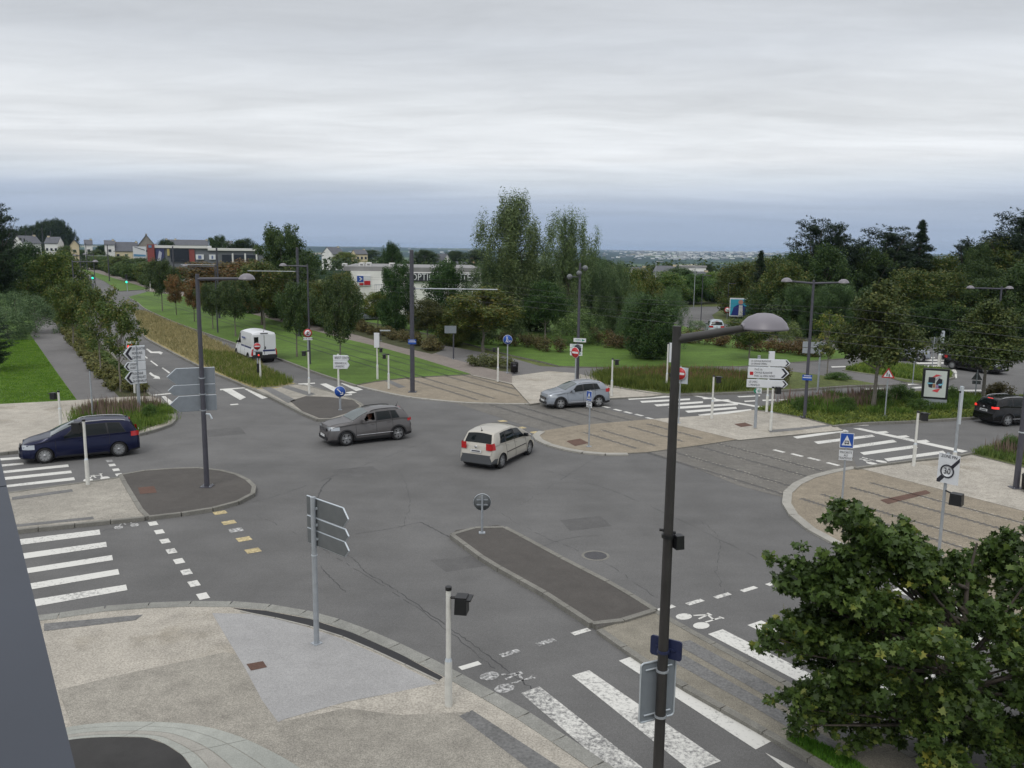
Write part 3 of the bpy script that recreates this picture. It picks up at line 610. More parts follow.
def pole_part(t, name, h, r, m, z0=0, r1=None, seg=14):
    b = MB(); b.tube([(0,0,z0), (0,0,z0+h*.5), (0,0,z0+h)], [r, (r+(r1 or r))/2, r1 or r], m, seg); return b.build(name, t)
def street_lamp(P, h, arms, label, r=.085, hood=.28, group='dark grey street lamps', ring=None, base=True, name='street_lamp'):
    t = thing(name, label, 'street lamp', P, 0, group)
    pole_part(t, 'pole', h, r*1.15, M_grey, 0, r*.8)
    if base:
        b = MB(); b.box((0,0,.012), (.42,.42,.024), M_grey)
        for sx in (-1,1):
            for sy in (-1,1): cyl(b, (sx*.15, sy*.15), .02, .02, .06, M_galv, 6)
        b.build('base_plate', t)
    if ring: b = MB(); cyl(b, (0,0), r*1.15+.008, ring, ring+.05, M_galv_l); b.build('band', t)
    for d, L, rise in arms:
        d = Vector(d).normalized(); e = d*L
        b = MB(); b.tube([(0,0,h-.18), (e.x*.5, e.y*.5, h-.18+rise*.6), (e.x*.86, e.y*.86, h-.18+rise)], [.062,.055,.045], M_grey, 10)
        b.build('arm', t)
        zh = h-.18+rise
        b = MB(); b.lathe([(.0,.19),(hood*.35,.178),(hood*.7,.13),(hood*.92,.06),(hood,.005),(hood*1.04,-.012),(hood*1.02,-.03),(hood*.9,-.03)], M_lamph, (e.x, e.y, zh), 28)
        cap = e - d*hood*1.0; b.tube([(cap.x, cap.y, zh-.01), (cap.x+d.x*.1, cap.y+d.y*.1, zh+.03)], [.055,.05], M_lamph, 10)
        hd = b.build('lamp_head', t)
        b = MB(); b.lathe([(hood*.9,-.028),(hood*.5,-.05),(0,-.06)], M_diff, (e.x, e.y, zh), 20); b.build('diffuser', hd)
    return t
# helper: from a pixel on the ground and the row of its top
def site(px, py, top=None, z=0.0):
    P = G(px, py, z); return P, (HT(P, top) if top is not None else None)
RT = Vector((1,0,0))
P, h = site(207, 486.5, 274, .12)
street_lamp(P, h, [((1,-.1,0), 1.85, .04)], 'tall grey street lamp on the dark half-round island beside the blue car')
P = G(677, 329, 8.0); P.z = 0
L2 = street_lamp((P.x, P.y, .12), 7.92, [((1,.18,0), 1.22, .16)], 'nearest grey street lamp rising in front of the camera with its big domed head', r=.072, hood=.31)
P_L2 = Vector((P.x, P.y, .12))
M_g2 = mat('weathered dark pole paint', (.032,.03,.029), .5, var=.25, vscale=3)
for ch in L2.children:
    if ch.name.split('.')[0] in ('pole', 'base_plate', 'arm'): ch.data.materials[0] = M_g2
P, h = site(804.5, 417, 280, .12)
street_lamp(P, h, [((-1,.0,0), 1.45, .1), ((1,.0,0), 1.6, .06)], 'grey double-headed street lamp in the planted triangle beside the big direction signs', r=.08)
P_L3 = P
P, h = site(310, 364, 264, .12)
street_lamp(P, h, [((-1,.1,0), 1.9, .03)], 'grey street lamp on the tramway lawn behind the white van', r=.07, base=False)
P, h = site(217.8, 332.5, 265, .12)
street_lamp(P, h, [((-1,.1,0), 3.2, .03)], 'slim grey street lamp among the lawn trees left of the white van', r=.07, base=False)
P, h = site(77, 330, 260, .1)
street_lamp(P, h, [((1,.1,0), 2.3, .02)], 'grey street lamp rising from the left verge behind the roadside trees', r=.07, base=False)
P, h = site(83, 303, 254.5, .1)
street_lamp(P, h, [((-1,.1,0), .9, .02)], 'distant grey street lamp with a short arm at the head of the avenue', r=.08, base=False)
P, h = site(96, 296, 253.5, .1)
street_lamp(P, h, [((-1,.1,0), 1.6, .02)], 'farthest grey street lamp of the avenue, right of the other distant one', r=.07, base=False)
P, h = site(984+9, 372, 286.5, 0)
street_lamp(P, h, [((-1,0,0), 2.4, .04), ((.6,0,0), .6, .04)], 'grey double-headed lamp behind the tree at the right edge', r=.08)
P, h = site(1016, 488, 296, .06)
street_lamp(P, h, [((1,.1,0), 1.9, .05)], 'thick grey street lamp at the right edge of the pale plaza', r=.1, ring=2.2)
# slim far columns
def column(px, py, top, label, m=None, r=.06, group='slim lamp columns beyond the lawn'):
    P, h = site(px, py, top); t = thing('lamp_column', label, 'street lamp', P, 0, group)
    pole_part(t, 'pole', h, r, m or M_galv, 0, r*.7, 8); b = MB(); b.tube([(0,0,h-.02),(.05,0,h+.06),(.7,.1,h+.08)], [.04,.05,.03], m or M_galv, 6); b.box((.75,.1,h+.07), (.5,.2,.09), m or M_galv); b.build('lamp_head', t)
column(654, 318, 262, 'pale slim lamp column left of the far bend in the road'); column(693.5, 309, 268, 'pale slim lamp column beside the far bend in the road')
column(700.5, 328, 276, 'dark slim lamp column in front of the far bend', M_grey); column(727, 318, 284, 'dark slim lamp column left of the billboard', M_grey)
# pole with floodlights
P, h = site(577.3, 379, 263, .1)
t = thing('floodlight_mast', 'grey mast with three floodlights behind the silver car', 'street lamp', P)
pole_part(t, 'pole', h, .12, M_grey, 0, .07)
for dx, dz in ((-.7, -.95), (-.05, -.7), (.35, -.35)):
    b = MB(); b.lathe([(.02,-.16),(.13,-.14),(.16,0),(.2,.12),(.17,.14)], M_galv_d, (dx, -.15, h+dz), 14, 'Y'); b.tube([(0,0,h+dz),(dx,-.05,h+dz)], .03, M_grey, 8); b.build('floodlight', t)
b = MB(); cyl(b, (0,0), .13, 2.05, 2.15, M_signw); b.build('band', t)
P_FM = P

# --- overhead line masts
def mast(px, py, top, armrow, armlen, side, label, r=.11, z=.12):
    P, h = site(px, py, top, z); t = thing('overhead_line_mast', label, 'tram mast', P, 0, 'overhead line masts along the tramway')
    pole_part(t, 'pole', h, r*1.15, M_grey, 0, r*.95, 16); b = MB(); b.lathe([(r*1.02, h), (r*.9, h+.03), (0, h+.05)], M_grey); b.build('cap', t); b = MB(); b.box((0,0,.015), (.5,.5,.03), M_grey); b.build('base_plate', t)
    if armlen:
        za = HT(P, armrow); b = MB(); d = Vector(side).normalized(); e = d*armlen
        b.tube([(0,0,za),(e.x,e.y,za)], .035, M_galv, 8); b.box((d.x*.12, d.y*.12, za), (.2,.2,.16), M_grey); b.build('bracket_arm', t)
        return P, h, t
    return P, h, t
pm, hm, tm = mast(412.5, 392, 250.5, 288.5, 5.3, (1,-.02,0), 'thick dark tram mast on the gravel crossing with a long arm to the right', .13, .05)
mast(299.5, 336, 248, 271.5, 5.0, (-1,0,0), 'tram mast rising from the lawn behind the left trees, arm to the left', .13)
mast(219.5, 318, 248, 265, 4.5, (-1,0,0), 'tram mast in front of the red and grey shop')
mast(175.5, 303, 246.5, None, 0, None, 'tram mast in front of the poster on the red shop')
mast(109.5, 281, 245, 256, 5, (-1,0,0), 'tram mast at the edge of the cycle path on the left')
mast(87.5, 272, 243, None, 0, None, 'dark mast farther up the cycle path')
for i, (x, yb, yt, lab) in enumerate(((19,262,227,'left edge tall distant mast beside the dark pine'), (28,262,231,'distant mast before the white building, left one'), (34.5,262,231,'distant mast before the white building, right one'), (44.5,264,228,'tall pale distant mast right of the white building'), (52.5,262,231,'thin distant mast below the wooded knoll'))):
    mast(x, yb, yt, None, 0, None, lab, .13, 0)
mast(944, 384, 318, None, 0, None, 'thin tram mast behind the tree on the right', .06, 0) if False else None
# contact wires above the two tracks
M_wire = mat('overhead wire', (.07,.07,.08), .6)
for i, (o0, lab) in enumerate((((offs[0]+offs[1])/2, 'near overhead contact wire above the nearer tramway track'), ((offs[2]+offs[3])/2, 'far overhead contact wire above the farther tramway track'))):
    c = rb + TN*o0; b = MB()
    for z0, rr_ in ((5.9, .0055), (6.9, .0045)):
        pts = []
        for k in range(-10, 61): s = k*3.0; sag = 0 if z0 < 6 else -.35*math.sin(PI*((s/30) % 1)); p = c + TR*s; pts.append((p.x, p.y, z0+sag))
        b.tube(pts, rr_, M_wire, 5, False)
    for k in range(-4, 24): p = c + TR*(k*7.5+3); b.tube([(p.x,p.y,5.9),(p.x,p.y,6.75)], .003, M_wire, 4, False)
    tag(b.build('overhead_wire'), lab, 'overhead wire', 'tramway contact wires')

# --- arrow boards
def arrow_poly(w, h, right=True, x0=0.0, z0=0.0, tip=.5):
    k = h*tip; p = [(0,0),(w-k,0),(w,h/2),(w-k,h),(0,h)]
    if not right: p = [(w-x, z) for x, z in p][::-1]
    return [(x+x0, z+z0) for x, z in p]
def arrow_board(t, w, h, x0, z0, right=True, back=False, lines=(), name='arrow_board', y=-.06, tip=.5, ink=True, sq=None, ts=.62):
    b = MB(); poly = arrow_poly(w, h, right, x0, z0, tip)
    b.prism(poly, y-.02, y+.02, M_signw if not back else M_galv_d, M_galv_l); 
    # raised rim
    cxm = sum(p[0] for p in poly)/len(poly); czm = z0+h/2
    s = -1 if not back else 1
    o = b.build(name, t)
    bm_ = MB()
    n = len(poly)
    for i in range(n):
        a, c = poly[i], poly[(i+1) % n]; bm_.tube([(a[0], y, a[1]), (c[0], y, c[1])], .018, M_galv_l if (a[1]+c[1])/2 > czm+h*.2 or not back else M_galv, 6)
    bm_.build('rim', o)
    if not back and ink:
        k = h*tip; g = .05*h+.01
        if right: ch = [(w-k-k*.42, g),(w-k, g),(w-g*1.6, h/2),(w-k, h-g),(w-k-k*.42, h-g),(w-g*1.6-k*.48, h/2)]
        else: ch = [(k+k*.42, g),(k, g),(g*1.6, h/2),(k, h-g),(k+k*.42, h-g),(g*1.6+k*.48, h/2)][::-1]
        cm = MB(); cm.prism([(x+x0, z+z0) for x, z in ch], y-.026, y-.021, M_ink); cm.build('chevron', o)
    for i, ln in enumerate(lines):
        nn = len(lines); lh = h/(nn+.35); text_mesh(ln, lh*.88, M_ink, o, x0 + (.09 if right else h*tip+.1) + (.22 if sq else 0), y-.026, z0+h-lh*(i+.68), 'lettering', 'LEFT', sx=ts)
    if sq: q_ = MB(); q_.box((x0+.17, y-.024, z0+h*.42), (.17,.006,.17), M_red); q_.build('pictogram', o)
    return o
# D6 big signs on the right
P, h = site(755, 427.5, 356.5, .12); sc = scale_at(P)
t = thing('direction_sign', 'three stacked white direction boards pointing right on a grey post at the pale plaza', 'direction sign', P, facing(P)*.7 + .05)
pole_part(t, 'post', h+.05, .075, M_galv)
zz = [HT(P, y) for y in (365.5, 367, 377.8, 379.5, 387)]; zt = HT(P, 359)
x0 = -(755-745.5)*sc
arrow_board(t, 39*sc, zt-zz[0], x0, zz[0], True, lines=('LA CAVALE BLANCHE','LE GRAND SPERN'), ts=.8)
arrow_board(t, 39*sc, zz[1]-zz[2], x0-.02, zz[2], True, lines=('P.A.E. du','CAVALE BLANCHE','PARC du VERN NORD'), sq=1, ts=.72)
arrow_board(t, 39*sc, zz[3]-zz[4], x0-.05, zz[4], True, lines=('LE LARC','L PENFELD'), ts=.8)
b = MB(); z_ = HT(P, 390.5); b.box((.06,-.1,z_), (.30,.02,.26), M_signw); b.build('bicycle_plate', t); b = MB(); b.prism([(-.12,z_-.12),(-.04,z_-.12),(-.1,z_),(-.04,z_+.12),(-.12,z_+.12),(-.2,z_)], -.125, -.115, M_green); b.lathe([(.07,0),(.07,.01),(.04,.01),(.04,0)], M_green, (.08,-.125,z_), 14, 'Y'); b.build('green_arrow', t)
# D1 left
P, h = site(139.5, 411, 346, .12); sc = scale_at(P)
t = thing('direction_sign', 'three stacked white boards pointing left on a post beside the blue car', 'direction sign', P, facing(P)+.35)
pole_part(t, 'post', h+.02, .09, M_galv)
for (ya, yb, ln) in ((345.8, 360.2, ('LES QUATRE','MOULINS','CENTRE')), (361.6, 369.8, ('3 PONTS','OUEST')), (370.8, 383.4, ('PLOUZANE','LE CONQUET','ZA KERHALLET'))):
    za, zb = HT(P, ya), HT(P, yb); arrow_board(t, 20.5*sc, za-zb, -12.5*sc, zb, False, lines=ln, tip=.42, ts=.62)
# D4 middle left
P, h = site(338.7, 387.5, 354, .12); P = G(338.7, 391, .12); h = HT(P, 354); sc = scale_at(P)
t = thing('direction_sign', 'two small white curved direction boards on a white post behind the blue arrow sign', 'direction sign', P, facing(P)-.25)
pole_part(t, 'post', h, .06, M_white)
for (ya, yb, ln) in ((355.2, 360.4, ('BREST CENTRE',)), (361, 368.4, ('KERANROUX','LANREDEC'))):
    za, zb = HT(P, ya), HT(P, yb); arrow_board(t, 16*sc, za-zb, -4.5*sc, zb, True, lines=ln, tip=.3, ink=False, ts=.7)
# D2 backs on lamp L1, D3 backs on near post
P, h = site(207, 486.5, 274, .12); sc = scale_at(P)
t = thing('direction_sign', 'three grey board backs hung on the street lamp of the half-round island', 'direction sign', (P.x, P.y, P.z), facing(P)+.04)
M_galv_m = mat('pale sign back', (.20,.225,.25), .5, .1, var=.1, vscale=4)
for (ya, yb, xl, xr) in ((368.3, 384, 174.5, 218), (385, 394.5, 175, 218), (396, 411, 176, 218.6)):
    za, zb = HT(P, ya), HT(P, yb); arrow_board(t, (xr-xl)*sc, za-zb, (xl-206)*sc, zb, False, back=True, tip=.55, y=.14).data.materials.__setitem__(0, M_galv_m)
b = MB(); 
for z_ in (2.9, 3.5, 4.1): b.box((0,.115,z_), (.26,.03,.05), M_galv); cyl(b, (0,0), .105, z_-.02, z_+.02, M_galv)
b.build('bracket', t)
b = MB(); z_ = HT(P, 417); b.tube([(.05,-.02,z_+.12),(.2,-.03,z_+.1),(.28,-.03,z_-.08)], [.03,.035,.04], M_galv_l, 8); b.build('sensor_arm', t)
P, h = site(316.7, 643.5, 497, .12); sc = scale_at(P)
t = thing('direction_sign', 'three grey direction boards seen from behind on the tall near post at the kerb', 'direction sign', P, facing(P)-.97)
pole_part(t, 'post', h, .062, M_galv, 0, .058, 18)
for (ya, yb) in ((499.5, 517.5), (519.5, 530.5), (532, 546)):
    za, zb = HT(P, ya), HT(P, yb); arrow_board(t, 1.5, (za-zb), -.34, zb, True, back=True, tip=.42, y=.085)
    b = MB(); b.box((0,.055,(za+zb)/2), (.14,.05,.05), M_galv_l); b.build('clamp', t)
b = MB(); b.box((0,0,.01), (.2,.2,.02), M_galv); cyl(b, (0,0), .068, h-1.35, h-1.32, M_galv_l); b.build('base_plate', t)

# --- traffic signal posts
def signal_post(px, py, top, label, box=None, boxrow=None, lit=None, panel=None, z=.12, r=.05, sleeve=True, m=None, name='traffic_signal_post', group='slim white signal posts'):
    P, h = site(px, py, top, z); t = thing(name, label, 'traffic signal', P, 0, group); m = m or M_white
    pole_part(t, 'post', h, r, m)
    if sleeve: pole_part(t, 'sleeve', .95, r*1.45, M_white, 0); b = MB(); b.lathe([(r*1.45,.95),(r*1.0,1.02)], M_galv_l); b.build('collar', t)
    b = MB(); cyl(b, (0,0), r*1.25, h-.03, h+.04, M_black); b.build('cap', t)
    if box:
        zb = HT(P, boxrow); d = Vector(box[:2] + (0,)).normalized() if len(box) > 1 else RT
        e = d*.26; k = box[2] if len(box) > 2 else 1
        b = MB(); an = math.atan2(d.y, d.x); b.tube([(0,0,zb+.12),(e.x*.6,e.y*.6,zb+.12)], .03, M_black, 6); b.box((e.x,e.y,zb), (.24*k,.28*k,.34*k), M_black, an, taper=.92); b.box((e.x+d.x*.14*k, e.y+d.y*.14*k, zb+.13*k), (.12*k,.3*k,.03), M_black, an); b.build('signal_box', t)
    if lit:
        zb = HT(P, lit[1]); b = MB(); b.box((0,-.12,zb), (.42,.16,.42), M_black); bb = b.build('signal_head', t)
        b = MB(); b.lathe([(0,-.22),(lit[3] if len(lit) > 3 else .15,-.21),(.15 if len(lit) < 4 else lit[3],-.2)], lit[2], (0,0,zb), 18, 'Y'); b.build('lens', bb)
    if panel:
        dx, w, ya, yb = panel; za, zb = HT(P, ya), HT(P, yb); b = MB(); b.box((dx,-.02,(za+zb)/2), (w,.12,za-zb), M_signw if m is M_white else M_galv_l); b.box((dx,.045,(za+zb)/2), (w*1.1,.012,(za-zb)*1.02), M_galv_l); b.build('signal_panel', t)
    return t, P, h
S = signal_post
S(88, 484.5, 420.5, 'white signal post with a black box in front of the blue car', (-1,-.1,1.15), 427.5)
S(61, 428, 391.5, 'white signal post with a black box on the left pale gravel before the lawn', (-1,0,.95), 396)
S(93, 420, 370, 'thin grey post behind the blue car at the mouth of the path', None, None, m=M_galv, r=.035, sleeve=False)
S(448.5, 706, 588.5, 'nearest white signal post at the kerb with a black box turned away', (1,-.15,1), 603)
t, P, h = S(135, 393, 345, 'white signal post with its red light lit behind the left direction boards', None, None, (0, 346.8, M_redlit, .2))
b = MB(); z_ = HT(P, 347); b.box((0,-.02,z_+.02), (.62,.12,.66), M_signw); b.build('backing_plate', t)
t, P, h = S(260.5, 380, 356, 'white signal post with a small red light at the tip of the dry median', None, None, (0, 354.8, M_redlit2, .06), z=.12)
b = MB(); b.box((-.12,.0,HT(P,368)), (.16,.16,.6), M_black); b.build('signal_box', t)
S(309.3, 393.5, 351, 'white signal post on the paved median tail below the no-turn sign', (-1,0,.85), 353.5)
S(377.5, 379, 336, 'white signal post with a tall narrow panel on the lawn edge', (1,0,.8), 350, panel=(-.02, .34, 333, 347.5))
S(388.8, 388.5, 354.5, 'short white signal post on the tram crossing left of the thick dark mast', (-1,0,.8), 356.5)
S(497.8, 381.5, 347, 'white signal post near the bin on the far plaza', (-1,0,.8), 350)
S(611.5, 396, 359, 'white signal post right of the silver car', (1,0,.95), 362.2)
S(666.5, 388, 343.5, 'white signal post with a tall panel at the edge of the reedy bed', (1,0,.8), 375, panel=(.22, .26, 343, 362))
S(711.7, 418.5, 376, 'white signal post on the far side of the plaza before the upper zebra crossing', (1,0,1), 379.5, z=.06)
S(757.2, 431, 386, 'white signal post just in front of the big right-pointing boards', (1,0,1), 389.5, z=.06) if False else S(770.5, 430.5, 387.5, 'white signal post just in front of the big right-pointing boards', (1,0,1), 390.3, z=.06)
S(766.5, 412, 353.5, 'second pale post half hidden behind the big right-pointing boards', None, None, panel=(.1,.3,351.5,359), z=.12)
S(913.5, 466, 412, 'white signal post on the pale plaza before the right zebra crossing', (1,0,1), 416.5, z=.06)
t, P, h = S(953, 474.5, 392, 'tall galvanised signal post with a long panel edge-on behind the end of zone sign', None, None, z=.06, m=M_galv, r=.055, panel=(.02,.10,386.5,424))
S(939, 366, 333, 'tall pale signal post beside the roundabout crossing', (1,0,.9), 352, m=M_galv, z=0, panel=(.1,.18,331,345), r=.09)
S(258, 372, 349.5, 'grey post carrying the no-entry disc on the dry median', None, None, m=M_galv, r=.05, sleeve=False)
for (x, yb, yt, gl_, lab) in ((94,292,277,277,'far signal post showing a green light at the lawn crossing, left one'), (127.5,291.5,277,281,'far signal post showing a green light at the lawn crossing, right one'), (27,272,240,244.5,'very distant green traffic light beside the dark pine')):
    P, h = site(x, yb, yt-1); t = thing('traffic_light', lab, 'traffic signal', P, 0, 'distant traffic lights showing green')
    pole_part(t, 'post', h, .07, M_galv, 0, None, 8); s_ = scale_at(P); b = MB(); b.box((0,-.1,h-.35*s_*3), (.34,.2,1.0), M_black); hb = b.build('signal_head', t)
    b = MB(); b.lathe([(0,-.24),(.19,-.22),(.2,-.2)], M_greenlit, (0,0,HT(P, gl_+1)), 14, 'Y'); b.build('lens', hb)

# --- discs and plates on posts
def disc_sign(P, h, z, r, kind, t, y=-.05, yaw=0):
    b = MB()
    bd = lambda rad, m, y0, y1: b.lathe([(0,y0),(rad,y0),(rad,y1),(0,y1)], m, (0,0,z), 28, 'Y')
    if kind == 'noentry': bd(r, M_signw, y-.012, y); bd(r*.94, M_red, y-.016, y-.0125); b.box((0,y-.02,z), (r*1.45,.006,r*.34), M_signw)
    elif kind == 'bluearrow':
        bd(r, M_signw, y-.012, y); bd(r*.94, M_blue, y-.016, y-.0125)
        a = -PI/4; d = Vector((math.cos(a), math.sin(a))); n_ = Vector((-d.y, d.x)); T = lambda u, v: (d.x*u+n_.x*v, z+d.y*u+n_.y*v)
        b.prism([T(-.7*r,-.09*r),(T(.2*r,-.09*r)),T(.2*r,-.09*r)][:2]+[T(.45*r,.0),T(.2*r,.09*r),T(-.7*r,.09*r)], y-.022, y-.017, M_signw)
        b.prism([T(.62*r,-.5*r),T(.62*r,.12*r),T(.5*r,.12*r),T(.5*r,-.5*r)], y-.0235, y-.018, M_signw) if False else None
        b.prism([(.08*r,z-.58*r),(.55*r,z-.55*r),(.55*r,z-.08*r),(.42*r,z-.08*r),(.42*r,z-.42*r),(.08*r,z-.42*r)], y-.0245, y-.019, M_signw)
    elif kind == 'ped':
        bd(r, M_signw, y-.012, y); bd(r*.95, M_blue, y-.016, y-.0125); b.lathe([(0,y-.022),(.13*r,y-.022),(.13*r,y-.017)], M_signw, (-.15*r,0,z+.5*r), 12, 'Y')
        for A_, B_ in (((-.15,.35),(-.2,-.1)),((-.2,-.1),(-.4,-.6)),((-.2,-.1),(0,-.6)),((-.15,.25),(.12,0))): b.tube([(A_[0]*r,y-.02,z+A_[1]*r),(B_[0]*r,y-.02,z+B_[1]*r)], .07*r, M_signw, 6)
        for cx_ in (.2, .6): b.lathe([(.2*r,y-.022),(.2*r,y-.017),(.13*r,y-.017),(.13*r,y-.022)], M_signw, (cx_*r,0,z-.35*r), 14, 'Y')
    elif kind == 'noturn':
        bd(r, M_red, y-.012, y); bd(r*.74, M_signw, y-.016, y-.0125)
        b.box((-.15*r,y-.02,z-.1*r), (.16*r,.006,.7*r), M_ink); b.box((.12*r,y-.021,z+.25*r), (.6*r,.006,.16*r), M_ink, rot=Matrix.Rotation(.5,3,'Y')); b.box((.1*r,y-.022,z-.25*r), (.5*r,.006,.2*r), M_ink)
        b.box((0,y-.0235,z), (r*1.6,.004,.12*r), M_red, rot=Matrix.Rotation(-PI/4,3,'Y'))
    elif kind == 'back':
        bd(r, M_galv_d, y-.01, y+.01); b.lathe([(r,y-.02),(r*1.03,y),(r,y+.02),(r*.97,y)], M_galv_l, (0,0,z), 28, 'Y'); 
        for dz in (-.3*r, .3*r): b.box((0,y-.02,z+dz), (r*1.3,.02,.04), M_galv)
    elif kind == 'redred': bd(r, M_red, y-.012, y); bd(r*.72, M_signw, y-.016, y-.0125); b.box((0,y-.02,z), (r*1.1,.006,.16*r), M_ink, rot=Matrix.Rotation(.7,3,'Y'))
    return b.build('sign_face', t)
def sign_post(px, py, top, label, z=.12, r=.035, m=None, yaw=0, cat='traffic sign', name='traffic_sign', group=None):
    P, h = site(px, py, top, z); t = thing(name, label, cat, P, facing(P)+yaw, group); pole_part(t, 'post', h, r, m or M_galv); b = MB(); b.box((0,0,.012), (.2,.2,.024), M_galv); b.build('base_plate', t); return t, P, h
t, P, h = sign_post(482, 533, 495, 'round sign seen from behind on the tip of the long central island'); rr_ = 8.3*scale_at(P)*1.03; disc_sign(P, h, HT(P, 502.5), rr_, 'back', t, y=.05)
t, P, h = sign_post(340.3, 410, 386, 'round blue keep-right sign with a white arrow on the paved median tail', r=.06); disc_sign(P, h, HT(P, 391.3), 5.6*scale_at(P), 'bluearrow', t, y=-.08)
t, P, h = sign_post(575.3, 381.5, 352, 'round red no-entry sign turned aside, just behind the silver car', yaw=-.75, r=.05); disc_sign(P, h, HT(P, 352.5), 5.4*scale_at(P), 'noentry', t, y=-.07); b = MB(); b.lathe([(0,.04),(.32,.04),(.32,.06),(0,.06)], M_ink, (.1,0,HT(P,349)), 20, 'Y'); b.build('rear_disc', t)
t, P, h = sign_post(678.5, 423, 366, 'round red no-entry sign on a thin post, partly behind the nearest lamp', yaw=-.45, z=.06); disc_sign(P, h, HT(P, 373.5), 6.4*scale_at(P), 'noentry', t, y=-.06); b = MB(); b.box((.12,.05,HT(P,375.5)), (.55,.02,.85), M_galv_l); b.build('rear_plate', t)
t, P, h = sign_post(507.3, 373, 336, 'round blue shared path sign at the start of the park path', r=.045); disc_sign(P, h, HT(P, 339.5), 4.7*scale_at(P), 'ped', t, y=-.07)
P = G(258, 372, .12); t = thing('traffic_sign', 'round red no-entry disc in front of the white van', 'traffic sign', P, facing(P)); disc_sign(P, 0, HT(P, 346.2), 3.5*scale_at(P)*1.0, 'noentry', t, y=-.07); b = MB(); b.box((0,-.06,HT(P,351.3)), (.62,.03,.1), M_galv); b.build('bracket', t)
P = G(309.3, 393.5, .12); t = thing('traffic_sign', 'round red-ringed no-turn sign with a small white plate above the median signal post', 'traffic sign', P, facing(P)); z0 = HT(P, 351); disc_sign(P, 0, HT(P, 333), 4.1*scale_at(P), 'noturn', t, y=-.07); b = MB(); b.box((0,-.07,HT(P,338.6)), (8.6*scale_at(P),.02,2.6*scale_at(P)), M_signw); pl = b.build('plate', t); text_mesh('SAUF TRAM', .13, M_ink, pl, 0, -.084, HT(P,338.6)); b = MB(); b.tube([(0,0,z0),(0,0,HT(P,330))], .045, M_galv); b.build('post', t)
# blue priority plates
def pylon_sign(px, py, tp, lab, w, rows, yaw, z):
    t, P, h = sign_post(px, py, tp, lab, z=z, yaw=yaw); za, zb, zc_, zd = [HT(P, y) for y in rows]
    b = MB(); b.box((0,-.05,(za+zb)/2), (w,.02,za-zb), M_signw); b.box((0,-.0615,(za+zb)/2), (w*.92,.004,(za-zb)*.93), M_blue); hh = za-zb
    b.prism([(-w*.36,zb+hh*.17),(w*.36,zb+hh*.17),(0,zb+hh*.86)], -.0705, -.064, M_signw)
    b.prism([(-w*.17,zb+hh*.3),(w*.17,zb+hh*.3),(w*.13,zb+hh*.5),(-w*.13,zb+hh*.5)], -.075, -.0712, M_ink); b.box((0,-.077,zb+hh*.4),(w*.2,.003,hh*.08), M_signw); b.box((-.1*w,-.0772,zb+hh*.29),(w*.07,.004,hh*.07), M_ink); b.box((.1*w,-.0772,zb+hh*.29),(w*.07,.004,hh*.07), M_ink)
    b.build('blue_panel', t)
    b = MB(); b.box((0,-.05,(zc_+zd)/2), (w,.02,zc_-zd), M_signw); b.box((0,-.062,(zc_+zd)/2), (w*.95,.003,(zc_-zd)*.92), M_signw); pl = b.build('text_plate', t)
    k = (zc_-zd); 
    for i, s_ in enumerate(('PRIORITE','AU','TRAMWAY')): text_mesh(s_, k*.34, M_ink, pl, 0, -.066, zc_-k*(.22+.29*i), sx=.8)
pylon_sign(841.8, 504, 431.5, 'square blue tramway warning sign with a white text plate on the right tram platform', .46, (432.8,447.6,450,459.8), .12, .05)
pylon_sign(588.8, 446.5, 390, 'square blue tramway warning sign with a small text plate on the central tram island', .36, (391,400.6,402,407.2), -.85, .05)
# end of zone 30
t, P, h = sign_post(938.5, 556, 453, 'white end of zone 30 sign crossed by a black bar, above the near right tree', z=.05, r=.045, yaw=-.45)
za, zb = HT(P, 453.6), HT(P, 482.5); w = .62; hh = za-zb; zc_ = zb+hh*.42
b = MB(); b.box((.08,-.07,(za+zb)/2), (w,.025,hh), M_signw); o = b.build('sign_face', t)
b = MB(); b.prism([(.08-w*.5,zb),(.08-w*.36,zb),(.08+w*.5,za-hh*.2),(.08+w*.5,za-hh*.06),(.08-w*.5,zb+hh*.1)], -.0905, -.085, M_ink)
b.lathe([(w*.30,-.098),(w*.30,-.092),(.001,-.092),(.001,-.098)], M_signw, (.06,0,zc_), 24, 'Y'); b.lathe([(w*.33,-.102),(w*.33,-.097),(w*.26,-.097),(w*.26,-.102)], M_ink, (.06,0,zc_), 24, 'Y'); b.build('symbol', o)
text_mesh('30', .26, M_ink, o, .06, -.104, zc_, sx=.8); text_mesh('ZONE FIN', .13, M_ink, o, .08, -.088, za-hh*.08, sx=.8)
b = MB(); zk = HT(P, 495); b.tube([(0,0,zk+.15),(.3,-.1,zk+.12)], .025, M_black, 8); b.box((.42,-.12,zk), (.34,.3,.34), M_black, .2, taper=.92); b.build('signal_box', t)
